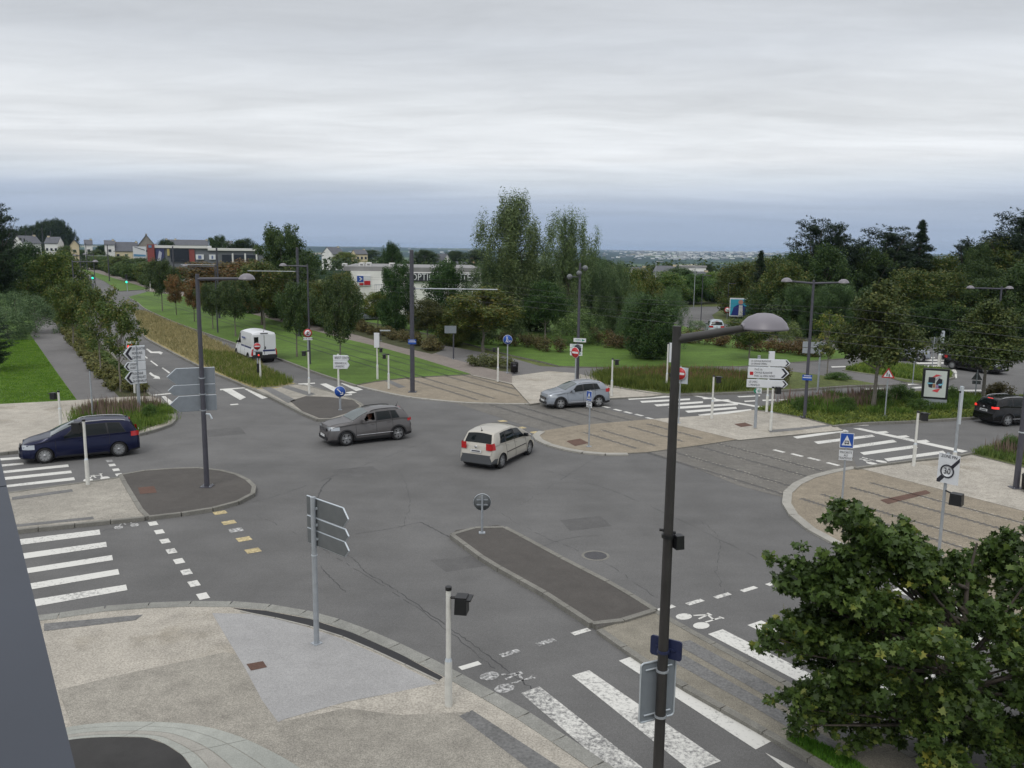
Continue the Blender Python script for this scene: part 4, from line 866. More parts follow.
# triangle danger sign, far sign backs
def tri(b, z, r, m, y0, y1, up=1): b.prism([(-r, z-up*r*.58), (r, z-up*r*.58), (0, z+up*r*1.15)][::up], y0, y1, m)
t, P, h = sign_post(884.8, 416, 369, 'red-edged triangular danger sign in the planted triangle beside the tree trunk', r=.035); zc_ = HT(P, 374.3); b = MB(); tri(b, zc_, .34, M_red, -.06, -.045); tri(b, zc_, .235, M_signw, -.066, -.0605); b.box((-.06,-.07,zc_), (.05,.006,.2), M_ink); b.box((.05,-.07,zc_-.05), (.06,.006,.14), M_ink); b.build('sign_face', t)
for (x, yb, yt, yc, kind, up, lab) in ((975,397,370,377,'t',1,'grey back of a triangular sign beside the roundabout near the black car'), (912.5,384,354,359.5,'d',1,'grey back of a diamond sign on the small grassy island'), (932,368,337,340.5,'t',-1,'grey back of a give-way sign across the roundabout crossing')):
    t, P, h = sign_post(x, yb, yt, lab, z=.1, m=M_galv); b = MB(); z_ = HT(P, yc); r_ = 5*scale_at(P)
    if kind == 't': tri(b, z_, r_, M_galv_d, .03, .05, up)
    else: b.prism([(-r_*.6,z_),(0,z_-r_),(r_*.6,z_),(0,z_+r_)], .03, .05, M_galv_d)
    b.build('sign_back', t)
    if kind == 't': b = MB(); b.box((0,.03,z_-r_*1.1), (r_*1.5,.02,.22), M_galv_d); b.build('plate_back', t)
t, P, h = sign_post(817.5, 392, 341.5, 'wide grey sign board seen from behind, beyond the double street lamp', z=.1, m=M_galv, r=.06); P0 = P; b = MB()
za, zm, zb = HT(P, 342.5), HT(P, 348.3), HT(P, 354); w = 22*scale_at(P)
b.box((-w*.27,.08,(za+zm)/2+.01), (w,.04,za-zm-.02), M_galv); b.box((-w*.27,.08,(zb+zm)/2-.01), (w,.04,zm-zb-.02), M_galv); b.build('board_back', t)
t, P, h = sign_post(453.5, 359, 326.5, 'small pale sign board on a post beside the second lawn path', m=M_grey, r=.06); b = MB(); b.box((-.25,-.05,HT(P,329.5)), (.95,.05,.6), M_galv_m); b.build('board', t)
t, P, h = sign_post(381, 341, 330.5, 'low bench-like barrier panel among the shrubs', m=M_grey, cat='barrier', name='barrier'); b = MB(); b.box((.4,0,h), (1.0,.08,.12), M_galv_l); b.build('rail', t)
t, P, h = sign_post(88, 304, 285, 'grey back of a road sign at the avenue crossing on the left', m=M_galv, z=.1); b = MB(); b.box((0,.05,HT(P,288)), (2.0,.04,1.2), M_galv_d); b.build('board_back', t)
# cycle direction boards on the floodlight mast
t = thing('direction_sign', 'stack of four white and green cycle route boards on the floodlight mast', 'direction sign', P_FM, facing(P_FM)-.2); sc = scale_at(P_FM)
for i, (ya, yb, xl, xr) in enumerate(((338,341.8,573.5,586),(344,347.6,570,582.8),(348,351.2,570,582.6),(351.8,355.4,570.2,582.6))):
    za, zb = HT(P_FM, ya), HT(P_FM, yb); b = MB(); b.box((((xl+xr)/2-577.8)*sc,-.13,(za+zb)/2), ((xr-xl)*sc,.03,za-zb), M_signw); o = b.build('board', t)
    b = MB(); b.prism([((xr-577.8)*sc-.28,zb+.05),((xr-577.8)*sc-.05,(za+zb)/2),((xr-577.8)*sc-.28,za-.05)], -.152, -.147, M_green); b.build('green_tip', o)
    text_mesh(('VERN','CENTRE','IROISE','PENFELD')[i], (za-zb)*.8, M_green, o, ((xl-577.8)*sc)+.12, -.148, (za+zb)/2, align='LEFT', sx=.8)
# blue stop plates
for P_, row, lab, w_ in ((pm, 341.5, 'small blue name plate on the thick dark tram mast', .5), (P_L3, 377.2, 'small blue name plate on the double-headed lamp', .5)):
    t = thing('name_plate', lab, 'sign', P_, facing(P_)); z_ = HT(P_, row); b = MB(); b.box((0,-.17,z_), (w_,.03,.3), M_blue); b.box((0,-.187,z_), (w_*.9,.004,.04), M_signw); b.box((0,-.187,z_+.1), (w_*.7,.004,.03), M_signw); b.build('plate', t); b = MB(); b.box((0,-.12,z_), (.2,.1,.1), M_blue); b.build('clamp', t)
# hanging signs on the near lamp
c = P_L2; zA, zB = HT(c, 637.5), HT(c, 664.5); zC, zD = HT(c, 663.5), HT(c, 722)
def rrect(w, h, r, cx=0, cz=0, n=5):
    out = []
    for sx, sz, a0 in ((1,1,0),(-1,1,90),(-1,-1,180),(1,-1,270)):
        for k in range(n+1): a = math.radians(a0+90*k/n); out.append((cx+sx*(w/2-r)+r*math.cos(a), cz+sz*(h/2-r)+r*math.sin(a)))
    return out
t = thing('traffic_sign', 'dark navy sign board seen from behind on the nearest street lamp', 'traffic sign', c, facing(c)-.35)
b = MB(); b.prism(rrect(.46, .29, .04, .0, 0), .10, .125, M_navy); o = b.build('board_back', t); o.location = (0,0,(zA+zB)/2); o.rotation_euler = (0,0,0)
b = MB(); b.box((0,.09,0), (.3,.02,.03), M_navy); k_ = b.build('stiffener', t); k_.location = (0,0,(zA+zB)/2); b = MB(); cyl(b, (0,0), .088, (zA+zB)/2-.02, (zA+zB)/2+.02, M_navy); b.build('clamp', t)
t = thing('traffic_sign', 'tall grey rounded sign board seen from behind, lowest on the nearest street lamp', 'traffic sign', c, facing(c)+.62)
hh = zC-zD
b = MB(); b.prism(rrect(.58, hh, .05, 0, (zC+zD)/2), .10, .11, M_galv_m, M_galv_l); o = b.build('board_back', t)
b = MB(); pr = rrect(.585, hh+.005, .05, 0, (zC+zD)/2); 
for i in range(len(pr)): a, c2 = pr[i], pr[(i+1) % len(pr)]; b.tube([(a[0],.095,a[1]),(c2[0],.095,c2[1])], .014, M_galv_l, 6, False)
b.build('rim', o)
for dz in (.1, hh-.1): b = MB(); b.tube([(-.22,.085,zD+dz),(.22,.085,zD+dz)], .013, M_galv_l, 8); cyl(b, (0,0), .09, zD+dz-.015, zD+dz+.015, M_galv); b.build('fixing_bar', t)
t = thing('traffic_signal', 'small black signal box fixed halfway up the nearest street lamp', 'traffic signal', c, 0); z_ = HT(c, 541)
b = MB(); b.box((.14,-.02,z_), (.12,.13,.19), M_black, .3, taper=.9); b.tube([(-.12,0,z_+.16),(.1,0,z_+.12)], .02, M_black, 8); b.build('signal_box', t); b = MB(); cyl(b, (0,0), .09, z_+.05, z_+.1, M_black); b.build('clamp', t)
# poster panel
P, _ = site(933, 408, None, .12); t = thing('poster_panel', 'black-framed advertising panel with a colourful poster in the planted triangle', 'advertising panel', P, facing(P)+.1); sc = scale_at(P)
z0, z1 = HT(P, 398.5), HT(P, 368.7); w = 23.5*sc; b = MB()
b.box((0,0,(z0+z1)/2), (w,.25,z1-z0), M_black); b.build('frame', t)
b = MB(); b.box((0,-.128,(z0+z1)/2), (w*.82,.008,(z1-z0)*.88), mat('poster paper', (.55,.60,.56), .35)); po = b.build('poster', t)
b = MB(); cz_ = (z0+z1)/2; H_ = z1-z0; pc = lambda pts, m, dy: b.prism([(x*w, cz_+z*H_) for x, z in pts], -.136-dy, -.133-dy, m)
pc([(-.28,.02),(-.02,.02),(-.02,.22),(-.28,.22)], M_ink, 0); pc([(.02,-.14),(.25,-.14),(.25,.16),(.12,.2),(.02,.05)], M_ink, .001); pc([(-.25,-.12),(-.12,-.14),(-.1,0),(-.28,-.02)], M_ink, 0)
pc([(-.14,.22),(.0,.32),(.2,.3),(.02,.24)], mat('poster red', (.6,.06,.07), .4), .005); pc([(-.12,-.24),(.1,-.28),(.2,-.14),(-.02,-.19)], mat('poster red', (.6,.06,.07)), .005)
pc([(0,.1),(.22,.28),(.16,.3),(-.02,.16)], mat('poster grey', (.4,.4,.45), .4), .009); pc([(.1,.0),(.25,.02),(.3,.16),(.28,0),(.2,-.05),(.1,-.04)], mat('poster sky', (.2,.5,.62), .4), .012); pc([(-.3,-.02),(-.1,-.0),(-.1,.03),(-.32,.04)], mat('poster sky', (.2,.5,.62)), .012)
pc([(-.1,-.12),(.0,-.12),(.0,.0),(-.1,.0)], mat('poster brown', (.35,.18,.1), .4), .012); pc([(.02,-.14),(.12,-.14),(.12,-.02),(.02,-.02)], mat('poster mauve', (.3,.2,.35), .4), .015)
b.build('artwork', po)
b = MB(); b.box((0,0,HT(P,400)), (w*.98,.2,.22), M_galv)
for s_ in (-1, 1): b.box((s_*w*.42,0,z0/2), (.16,.16,z0), M_galv)
b.box((0,0,HT(P,404.5)), (w*.8,.1,.3), M_galv_l); b.build('stand', t)
# billboard
P, _ = site(742, 338, None, 0); P = G(742, 326, 0); t = thing('billboard', 'large turquoise billboard with a blue-jacketed bust, beyond the far hedge', 'billboard', P, facing(P)); sc = scale_at(P)
z0, z1 = HT(P, 316.5), HT(P, 298.3); w = 26*sc; H_ = z1-z0; cz_ = (z0+z1)/2; b = MB(); b.box((0,0,cz_), (w,.4,H_), M_signw); b.build('frame', t)
b = MB(); b.box((0,-.22,cz_), (w*.94,.03,H_*.88), mat('billboard turquoise', (.03,.30,.42), .4)); po = b.build('poster', t); b = MB()
b.prism([(-.44*w,cz_-.44*H_),(-.05*w,cz_-.44*H_),(.15*w,cz_-.44*H_),(.12*w,cz_+.02*H_),(-.02*w,cz_+.15*H_),(-.2*w,cz_+.15*H_),(-.34*w,cz_+.02*H_)], -.245, -.24, mat('billboard navy', (.01,.02,.16), .4))
b.prism([(-.16*w,cz_-.44*H_),(.0*w,cz_-.44*H_),(-.02*w,cz_+.12*H_),(-.15*w,cz_+.12*H_)], -.255, -.25, mat('billboard shirt', (.5,.5,.48), .4)); b.prism(disc_poly(.09*w, 16, -.09*w, cz_+.29*H_), -.265, -.26, mat('billboard skin', (.42,.2,.15), .5)); b.build('artwork', po)
b = MB(); 
for s_ in (-.3, .3): b.box((s_*w,.1,z0/2), (.25,.25,z0), M_grey)
b.build('stand', t)
t, P, h = sign_post(727, 319, 307, 'tiny round red sign beside the billboard', z=0); disc_sign(P, h, HT(P, 310), 3.0*scale_at(P), 'redred', t)
# bins
def bin_(px, py, top, lab, z):
    P, h = site(px, py, top, z); t = thing('litter_bin', lab, 'bin', P, 0); b = MB(); b.lathe([(.2,.08),(.27,.1),(.29,h*.85),(.3,h*.86),(.3,h*.92),(.24,h)], M_black, seg=18); b.build('body', t); b = MB(); cyl(b, (0,0), .05, 0, .1, M_grey); b.box((0,-.27,h*.75), (.24,.06,.12), M_grey); b.build('opening', t)
bin_(514.3, 373.5, 362, 'dark litter bin at the corner of the lawn near the shared path sign', .11); bin_(1029, 492, 474, 'dark litter bin at the right edge of the pale plaza', .06)
# low white posts by the far crossing
for (x, y, yt, lab) in ((150.5,290.5,279,'short white post at the cycle path crossing'), (63,327,318.5,'short grey post at the top of the left path')):
    t, P, h = sign_post(x, y, yt, lab, m=M_white, cat='bollard', name='bollard', r=.08); b = MB(); b.lathe([(.085,h),(.05,h+.06),(0,h+.08)], M_galv_l); b.build('cap', t)
# ================================================================= VEHICLES
def car_paint(name, col, rough=.28, metal=.35):
    m = mat(name, col, rough, metal); b = m.node_tree.nodes['Principled BSDF']; b.inputs['Coat Weight'].default_value = .22; b.inputs['Specular IOR Level'].default_value = .3; b.inputs['Coat Roughness'].default_value = .08; return m
M_glass = mat('tinted car glass', (.008,.011,.012), .05, spec=.28)
M_glass_f = mat('windscreen glass', (.07,.09,.09), .06, spec=1.0)
M_tyre = mat('tyre rubber', (.014,.014,.015), .85)
M_rim = mat('alloy rim', (.38,.39,.40), .32, .7)
M_rim_d = mat('rim shadow grey', (.03,.03,.032), .6)
M_trim = mat('black car trim', (.016,.016,.018), .55)
M_clad = mat('grey bumper plastic', (.07,.075,.08), .6)
M_hl = mat('headlight lens', (.42,.45,.48), .12, .3)
M_tl = mat('tail light lens', (.42,.018,.02), .2)
M_tl_on = mat('lit brake light', (1.0,.05,.04), .3, emit=.55)
M_or = mat('indicator lens', (.6,.2,.02), .25)
M_plate = mat('number plate', (.62,.64,.64), .4)
M_chrome = mat('bright car trim', (.5,.5,.52), .2, .8)
M_dark_in = mat('car interior', (.02,.02,.022), .8)
def itp(tab, x):
    if x <= tab[0][0]: return tab[0][1]
    for (a, b), (c, d) in zip(tab, tab[1:]):
        if x <= c:
            k = (x-a)/(c-a) if c > a else 1; return b + (d-b)*k
    return tab[-1][1]
def smooth_tab(tab, x, w=.05): return (itp(tab, x-w) + 2*itp(tab, x) + itp(tab, x+w))/4
def make_car(label, cat, paint, S, P, rz, group='cars on the junction', name='car', lights=False):
    """S: spec measured along x from the nose (0) to the tail (L)"""
    L = S['L']; hw = S['W']/2; t = thing(name, label, cat, P, rz, group)
    top = S['top']; belt = S['belt']; plan = S['plan']; low = S.get('low', [(0,.24),(.5,.2),(L-.5,.2),(L,.28)])
    wt = S['wt']; wr = S['wr']; wx = S['wx']; paint_low = S.get('cladm', paint)
    ztop = lambda x: smooth_tab(top, x, S.get('sm', .05))
    zb = lambda x: min(smooth_tab(belt, x), ztop(x)-.05)
    wb = lambda x: hw*smooth_tab(plan, x, .04)
    wtop = lambda x: min(wb(x)*.93, hw*smooth_tab(wt, x, .06))
    zl = lambda x: smooth_tab(low, x)
    ze = lambda x: zb(x) + (ztop(x)-zb(x))*.86
    X = lambda x: L/2 - x
    def side(x, a, s=1, e=0):
        z0, z1 = zl(x), zb(x); z = z0+(z1-z0)*a; y = wb(x)*(.90+.10*math.sin(PI*min(1, a*.95+.12)**.75)) + e
        return (X(x), s*y, z)
    def gh(x, b, s=1, e=0):
        z0, z1 = zb(x), ze(x); y0 = abs(side(x, 1)[1]); y1 = wtop(x); z = z0+(z1-z0)*b; y = y0+(y1-y0)*b + .03*math.sin(PI*b)*min(1, (z1-z0)*2) + e
        return (X(x), s*y, z)
    def roof(x, c, e=0):
        s = 1 if c >= 0 else -1; k = 1-abs(c); z = ze(x)+(ztop(x)-ze(x))*math.sin(k*PI/2)**.8 + e; return (X(x), s*wtop(x)*abs(c), z)
    n = int(L/.055); xs = [L*i/n for i in range(n+1)]
    for x_ in S.get('extra', []): xs.append(x_)
    xs = sorted(set([0, .015, .04, L-.04, L-.015] + xs))
    na_, nb_, nc_ = 12, 7, 8
    from collections import defaultdict
    meshes = defaultdict(MB)
    d1, d2, d3 = S['doors']; cowl = S['ws'][0]; hatch = S['rw'][0] - .03
    openw = S.get('open')
    wins = S['sw']
    for s in (1, -1):
        rows = []
        for x in xs:
            r = [side(x, i/na_, s) for i in range(na_+1)] + [gh(x, i/nb_, s) for i in range(1, nb_+1)] + [roof(x, s*(1-i/nc_)) for i in range(1, nc_+1)]
            rows.append(r)
        for i in range(len(xs)-1):
            xm = (xs[i]+xs[i+1])/2
            for j in range(na_+nb_+nc_):
                q = [rows[i][j], rows[i+1][j], rows[i+1][j+1], rows[i][j+1]]; zc_ = sum(p[2] for p in q)/4
                if j < na_ and any(math.hypot(xm-w, zc_-wr) < wr+.055 for w in wx): continue
                isg = na_ <= j < na_+nb_
                if openw and s == openw[1] and isg and openw[0][0]-.02 < xm < openw[0][2] and .08 < (j-na_+.5)/nb_ < .86 and xm > openw[0][0]+(openw[0][1]-openw[0][0])*((j-na_+.5)/nb_): continue
                m = paint; key = 'body'; af = (j+.5)/na_
                if j < na_ and af < S.get('clad', .1): m = paint_low if S.get('clad', .1) > .1 else M_trim
                if j < na_ and (xm < .55 or xm > L-.5) and af < S.get('bump', .55): key = 'bumper'+('|f' if xm < 1 else '|r'); m = S.get('bumpm', paint) if af > S.get('clad', .1) else m
                elif (j < na_+1) and d1 < xm < d2 and af > .06: key = 'door|%d' % s
                elif (j < na_+1) and d2 < xm < d3 and af > .06: key = 'rear_door|%d' % s
                elif j >= na_+nb_-0 and xm < cowl-.02 and xm > .12: key = 'bonnet'
                elif j >= na_+nb_ and xm > hatch: key = 'tailgate'
                if s == 1: q = q[::-1]
                meshes[key].add(q, [(0,1,2,3)], m, True)
    # end caps
    for x, fl in ((0, False), (L, True)):
        r1 = [side(x, i/na_, 1) for i in range(na_+1)] + [gh(x, i/nb_, 1) for i in range(1, nb_+1)] + [roof(x, 1-i/nc_) for i in range(1, nc_+1)]
        r2 = [(a, -b, c) for a, b, c in r1][::-1][1:]
        p = r1+r2; meshes['bumper|f' if not fl else 'bumper|r'].add(p[::-1] if fl else p, [tuple(range(len(p)))], S.get('bumpm', paint))
    b0 = meshes['body']
    b0.box((0,0,.32), (L-1.0, S['W']*.74, .26), M_trim)             # floor pan
    for w in wx: b0.box((X(w),0,wr+.1), (2*wr+.16, S['W']*.72, wr*2-.02), M_dark_in)
    # arch lips
    for w in wx:
        for s in (1, -1):
            i0 = []; i1 = []
            for k in range(25):
                a = PI*(-.06 + 1.12*k/24); 
                for rad, L_ in ((wr+.035, i0), (wr+.10, i1)):
                    x = w - rad*math.cos(a); z = wr + rad*math.sin(a); x = min(max(x, .02), L-.02); a_ = min(1, max(0, (z-zl(x))/(zb(x)-zl(x)))); p = side(x, a_, s, .012); L_.append((X(x), p[1], z))
            b0.grid([i0, i1] if s == 1 else [i1, i0], S.get('archm', paint), True)
            inn = [(p[0], p[1]-s*.14, p[2]) for p in i0]; b0.grid([inn, i0], M_dark_in, True)
    # seams
    def seam(x0, a0, x1, a1, s, f=side, w=.007):
        pts = [f(x0+(x1-x0)*k/8, a0+(a1-a0)*k/8, s, .002) for k in range(9)]; b0.tube(pts, w, M_trim, 4, False, False)
    for s in (1, -1):
        for x in (d1, d2, d3): seam(x, .1, x, 1.0, s)
        seam(d1, .1, d3, .1, s)
        seam(cowl*.25, .93, cowl, .99, s)
    for c0 in (.9, -.9): 
        pts = [roof(.15+(cowl-.15)*k/10, c0*.98, .003) for k in range(11)]; b0.tube(pts, .007, M_trim, 4, False, False)
    body = None
    for k, v in meshes.items():
        if v.v:
            o = v.build(k.split('|')[0], t)
            if k == 'body': body = o
    for s in (1, -1):
        xa, xb, xd, xc = wins[0][0]-.07, wins[0][1]-.06, wins[-1][3]+.03, wins[-1][2]+.03
        if openw and openw[1] == s: xa, xb = wins[1][0]-.07, wins[1][1]-.07
        rows = [[gh((xa+(xd-xa)*u/10)*(1-v/5)+(xb+(xc-xb)*u/10)*v/5, .03+.86*v/5, s, .007) for v in range(6)] for u in range(11)]; k_ = MB(); k_.grid(rows, M_trim, True); k_.build('window_surround', t)
    # glazing
    def glass(f, nu, nv, m, nm, parent=t):
        rows = [[f(u/nu, v/nv) for v in range(nv+1)] for u in range(nu+1)]; g_ = MB(); g_.grid(rows, m, True); return g_.build(nm, parent)
    x0, x1 = S['ws']
    glass(lambda u, v: roof(x0+.05+(x1-x0-.1)*u, (v*2-1)*.9, .016), 10, 12, M_glass_f, 'windscreen')
    x0, x1 = S['rw']
    if x1 > x0: glass(lambda u, v: (lambda p: (p[0]-.016, p[1], p[2]+.006))(roof(x0+(x1-x0)*u, (v*2-1)*.88)), 8, 12, M_glass, 'rear_window')
    for (xa, xb, xc, xd) in wins:      # front-bottom, front-top, rear-top, rear-bottom
        for s in (1, -1):
            if openw and openw[1] == s and (xa, xb, xc, xd) == openw[0]: continue
            b_lo, b_hi = .07, .86
            glass(lambda u, v: gh((xa+(xd-xa)*u)*(1-v)+(xb+(xc-xb)*u)*v, b_lo+(b_hi-b_lo)*v, s, .013), 8, 5, M_glass, 'side_window')
    # wheels
    wheel_w = .2
    for i, w in enumerate(wx):
        for s in (1, -1):
            yy = wb(w)*.985 - wheel_w/2 - .01
            wh = MB(); wh.lathe([(wr*.6,-.1),(wr*.86,-.1),(wr*.97,-.085),(wr,-.05),(wr,.05),(wr*.97,.085),(wr*.86,.1),(wr*.6,.1)], M_tyre, (0,0,0), 26, 'Y')
            wo_ = wh.build('wheel', t); wo_.location = (X(w), s*yy, wr)
            if S.get('steer') and i == 0: wo_.rotation_euler = (0,0,S['steer'])
            r = MB(); k = S.get('spokes', 5); yo = s*.075
            r.lathe([(wr*.64, s*.06),(wr*.70, s*.098),(wr*.66, s*.104),(wr*.60, s*.085)], M_rim, (0,0,0), 26, 'Y')
            r.lathe([(0, s*.045),(wr*.64, s*.045)], M_rim_d, (0,0,0), 26, 'Y')
            for q_ in range(k):
                a = 2*PI*q_/k+.3; c_, s_ = math.cos(a), math.sin(a); w0, w1 = (.035, .055) if k > 6 else (.05, .075)
                r.add([(-s_*w0+c_*.04, s*.09, c_*w0+s_*.04), (s_*w0+c_*.04, s*.09, -c_*w0+s_*.04), (s_*w1+c_*wr*.66, s*.092, -c_*w1+s_*wr*.66), (-s_*w1+c_*wr*.66, s*.092, c_*w1+s_*wr*.66)], [(0,1,2,3)], M_rim)
            r.lathe([(0, s*.1),(.06, s*.098),(.07, s*.08)], M_rim, (0,0,0), 12, 'Y'); r.build('rim', wo_)
    # lamps
    def corner(xa, xb, za, zb_, m, nm, s, front, yin=.55):
        pts = []; xe = 0 if front else L
        g_ = MB(); rows = []
        for z in (za, (za*2+zb_)/3, (za+zb_*2)/3, zb_):
            row = []
            for k in range(7):     # along side towards the end
                x = xb+(xa-xb)*k/6; a_ = (z-zl(x))/max(.01, (zb(x)-zl(x)))
                if a_ <= 1: p = side(x, max(a_, 0), s, .012)
                else:
                    bb = min(1, (z-zb(x))/max(.02, ze(x)-zb(x))); p = gh(x, bb, s, .012)
                row.append((p[0], p[1], z))
            ex = row[-1]; dx = .012 if front else -.012
            for k in range(1, 5): row.append((ex[0]+dx, ex[1]*(1-(1-yin)*k/4), z))
            rows.append(row)
        g_.grid(rows, m, True); return g_.build(nm, t)
    for s in (1, -1):
        corner(S['hl'][0], S['hl'][1], S['hl'][2], S['hl'][3], M_hl, 'headlight', s, True, .62)
        o = corner(L-S['tl'][0], L-S['tl'][1], S['tl'][2], S['tl'][3], M_tl_on if lights else M_tl, 'tail_light', s, False, S['tl'][4])
    # front: grille, plate, fog
    f = MB(); f.box((X(.0)+.01, 0, S.get('grz', .62)), (.05, S['W']*.48, .13), M_trim); f.box((X(0)+.01, 0, .36), (.05, S['W']*.62, .15), M_trim)
    for z in (-.03, .03): f.box((X(0)+.037, 0, S.get('grz', .62)+z), (.01, S['W']*.5, .012), M_chrome)
    f.build('grille', t)
    f = MB(); f.box((X(0)+.045, 0, .47), (.02, .5, .11), M_plate); f.build('number_plate', t)
    zp = S.get('plz', .8); f = MB(); f.box((X(L)-.012, 0, zp), (.02, .5, .11), M_plate); f.box((X(L)-.0235, 0, zp), (.004, .38, .05), mat('plate letters', (.06,.06,.08), .5)); f.build('number_plate', t)
    f = MB(); f.lathe([(0,.0),(.055,0),(.055,.012),(0,.018)], M_chrome, (X(L)-.03,0,S.get('bdz', .98)), 12, 'X') ; f.build('tail_badge', t)
    # mirrors, handles, rails, antenna
    xm = S['ws'][0]+.48
    for s in (1, -1):
        p = gh(xm, .12, s); f = MB(); f.box((p[0], p[1]+s*.12, p[2]+.05), (.12,.2,.14), S.get('mirm', paint), taper=.85); f.box((p[0]-.062, p[1]+s*.12, p[2]+.05), (.006,.16,.10), M_glass); f.box((p[0], p[1]+s*.02, p[2]-.01), (.08,.08,.04), M_trim); f.build('side_mirror', t)
        for x in (d2-.16, d3-.18):
            p = side(x, .88, s, .03); f = MB(); f.tube([(p[0]-.09,p[1]-s*.015,p[2]),(p[0]-.05,p[1],p[2]),(p[0]+.05,p[1],p[2]),(p[0]+.09,p[1]-s*.015,p[2])], .014, S.get('hanm', paint), 6); f.build('door_handle', t)
        if S.get('rails'):
            xa, xb = S['rails']; pts = [gh(xa+(xb-xa)*k/10, 1.0, s, -.04) for k in range(11)]; pts = [(p[0], p[1], p[2]+(.035 if 0 < k < 10 else .0)+.01) for k, p in enumerate(pts)]; f = MB(); f.tube(pts, .02, S.get('railm', M_chrome), 6); f.build('roof_rail', t)
        if S.get('mould'):
            z = S['mould']; pts = [side(d1+.02+(d3-d1-.04)*k/10, (z-zl(d1+(d3-d1)*k/10))/(zb(d1+(d3-d1)*k/10)-zl(d1+(d3-d1)*k/10)), s, .006) for k in range(11)]; f = MB(); f.tube(pts, .018, S.get('mouldm', M_trim), 5); f.build('side_moulding', t)
    p = roof(S['rw'][0]-.12, .0); f = MB(); f.tube([(p[0],0,p[2]),(p[0]-.10,0,p[2]+.2)], [.012,.004], M_trim, 5); f.box((p[0],0,p[2]+.01),(.08,.05,.03), M_trim); f.build('antenna', t)
    if S.get('bright'):
        f = MB(); p = roof(S['rw'][0]-.01, 0); f.box((p[0]-.02,0,p[2]-.01), (.03,.34,.035), M_tl_on if lights else M_tl); f.build('high_brake_light', t)
    return t, dict(side=side, gh=gh, roof=roof, X=X, L=L)

def base_spec(L, W, H, wx, wr=.32, **k):
    S = dict(L=L, W=W, wx=wx, wr=wr); S.update(k); return S
MPV = base_spec(4.53, 1.83, 1.66, (.90, 3.69), .33,
    top=[(0,.5),(.02,.66),(.10,.79),(.35,.90),(.9,1.02),(1.08,1.07),(1.5,1.30),(2.05,1.56),(2.5,1.64),(3.2,1.655),(4.0,1.59),(4.18,1.55),(4.40,1.12),(4.48,1.0),(4.53,.6)],
    belt=[(0,.46),(.1,.68),(.35,.80),(1.1,.95),(2.5,1.0),(4.0,1.04),(4.53,1.0)], plan=[(0,.60),(.03,.70),(.12,.83),(.35,.945),(.8,1.0),(3.9,1.0),(4.3,.95),(4.47,.88),(4.53,.78)],
    wt=[(0,.62),(1.05,.86),(1.15,.84),(2.1,.71),(3.5,.70),(4.2,.68),(4.45,.80),(4.53,.76)], doors=(1.32,2.42,3.35), ws=(1.1,2.1), rw=(4.2,4.40),
    sw=[(1.55,2.05,2.38,2.40),(2.46,2.46,3.22,3.28),(3.34,3.29,3.75,3.98)], hl=(.10,.55,.62,.80), tl=(.02,.34,.86,1.06,.55), rails=(2.2,4.0), spokes=9, bright=True)
SUV = base_spec(4.11, 1.76, 1.58, (.80, 3.36), .335,
    top=[(0,.5),(.02,.76),(.08,.92),(.4,1.0),(.95,1.06),(1.12,1.08),(1.5,1.31),(1.95,1.51),(2.4,1.57),(3.0,1.575),(3.55,1.52),(3.72,1.48),(3.95,1.12),(4.04,.98),(4.11,.6)],
    belt=[(0,.46),(.08,.82),(.4,.93),(1.1,.98),(2.5,1.03),(3.6,1.08),(4.11,1.0)], plan=[(0,.66),(.03,.76),(.1,.87),(.3,.955),(.7,1.0),(3.5,1.0),(3.9,.95),(4.06,.90),(4.11,.8)],
    wt=[(0,.62),(1.05,.86),(1.15,.84),(2.0,.71),(3.2,.69),(3.72,.67),(3.98,.8),(4.11,.76)], doors=(1.28,2.28,3.1), ws=(1.13,2.0), rw=(3.74,3.94),
    sw=[(1.50,1.95,2.24,2.26),(2.34,2.34,2.95,3.02),(3.08,3.05,3.28,3.44)], hl=(.06,.50,.74,.90), tl=(.02,.24,.90,1.02,.74), rails=(2.05,3.5), railm=M_trim, clad=.2, cladm=M_trim, archm=M_trim, bump=.45, spokes=5, grz=.76, bright=True, mould=.46, mouldm=M_chrome)
SCE = base_spec(4.26, 1.81, 1.62, (.86, 3.55), .32,
    top=[(0,.5),(.02,.62),(.12,.74),(.5,.90),(.75,.98),(.9,1.03),(1.35,1.3),(1.85,1.53),(2.4,1.61),(3.1,1.61),(3.75,1.555),(3.86,1.52),(4.06,1.14),(4.14,1.02),(4.2,.86),(4.26,.6)],
    belt=[(0,.46),(.12,.66),(.5,.80),(.95,.92),(2.5,1.0),(3.6,1.06),(4.26,1.0)], plan=[(0,.55),(.03,.66),(.14,.82),(.4,.95),(.8,1.0),(3.5,1.0),(4.0,.93),(4.2,.86),(4.26,.78)],
    wt=[(0,.60),(.9,.86),(1.0,.84),(1.9,.71),(3.2,.70),(3.86,.67),(4.08,.78),(4.26,.76)], doors=(1.25,2.32,3.15), ws=(.92,1.9), rw=(3.87,4.08),
    sw=[(1.35,1.86,2.28,2.3),(2.37,2.37,3.05,3.1),(3.2,3.15,3.42,3.62)], hl=(.1,.6,.64,.80), tl=(.02,.26,.86,1.14,.66), clad=.1, bump=.36, bumpm=M_clad, spokes=7, mould=.62, mirm=M_trim)
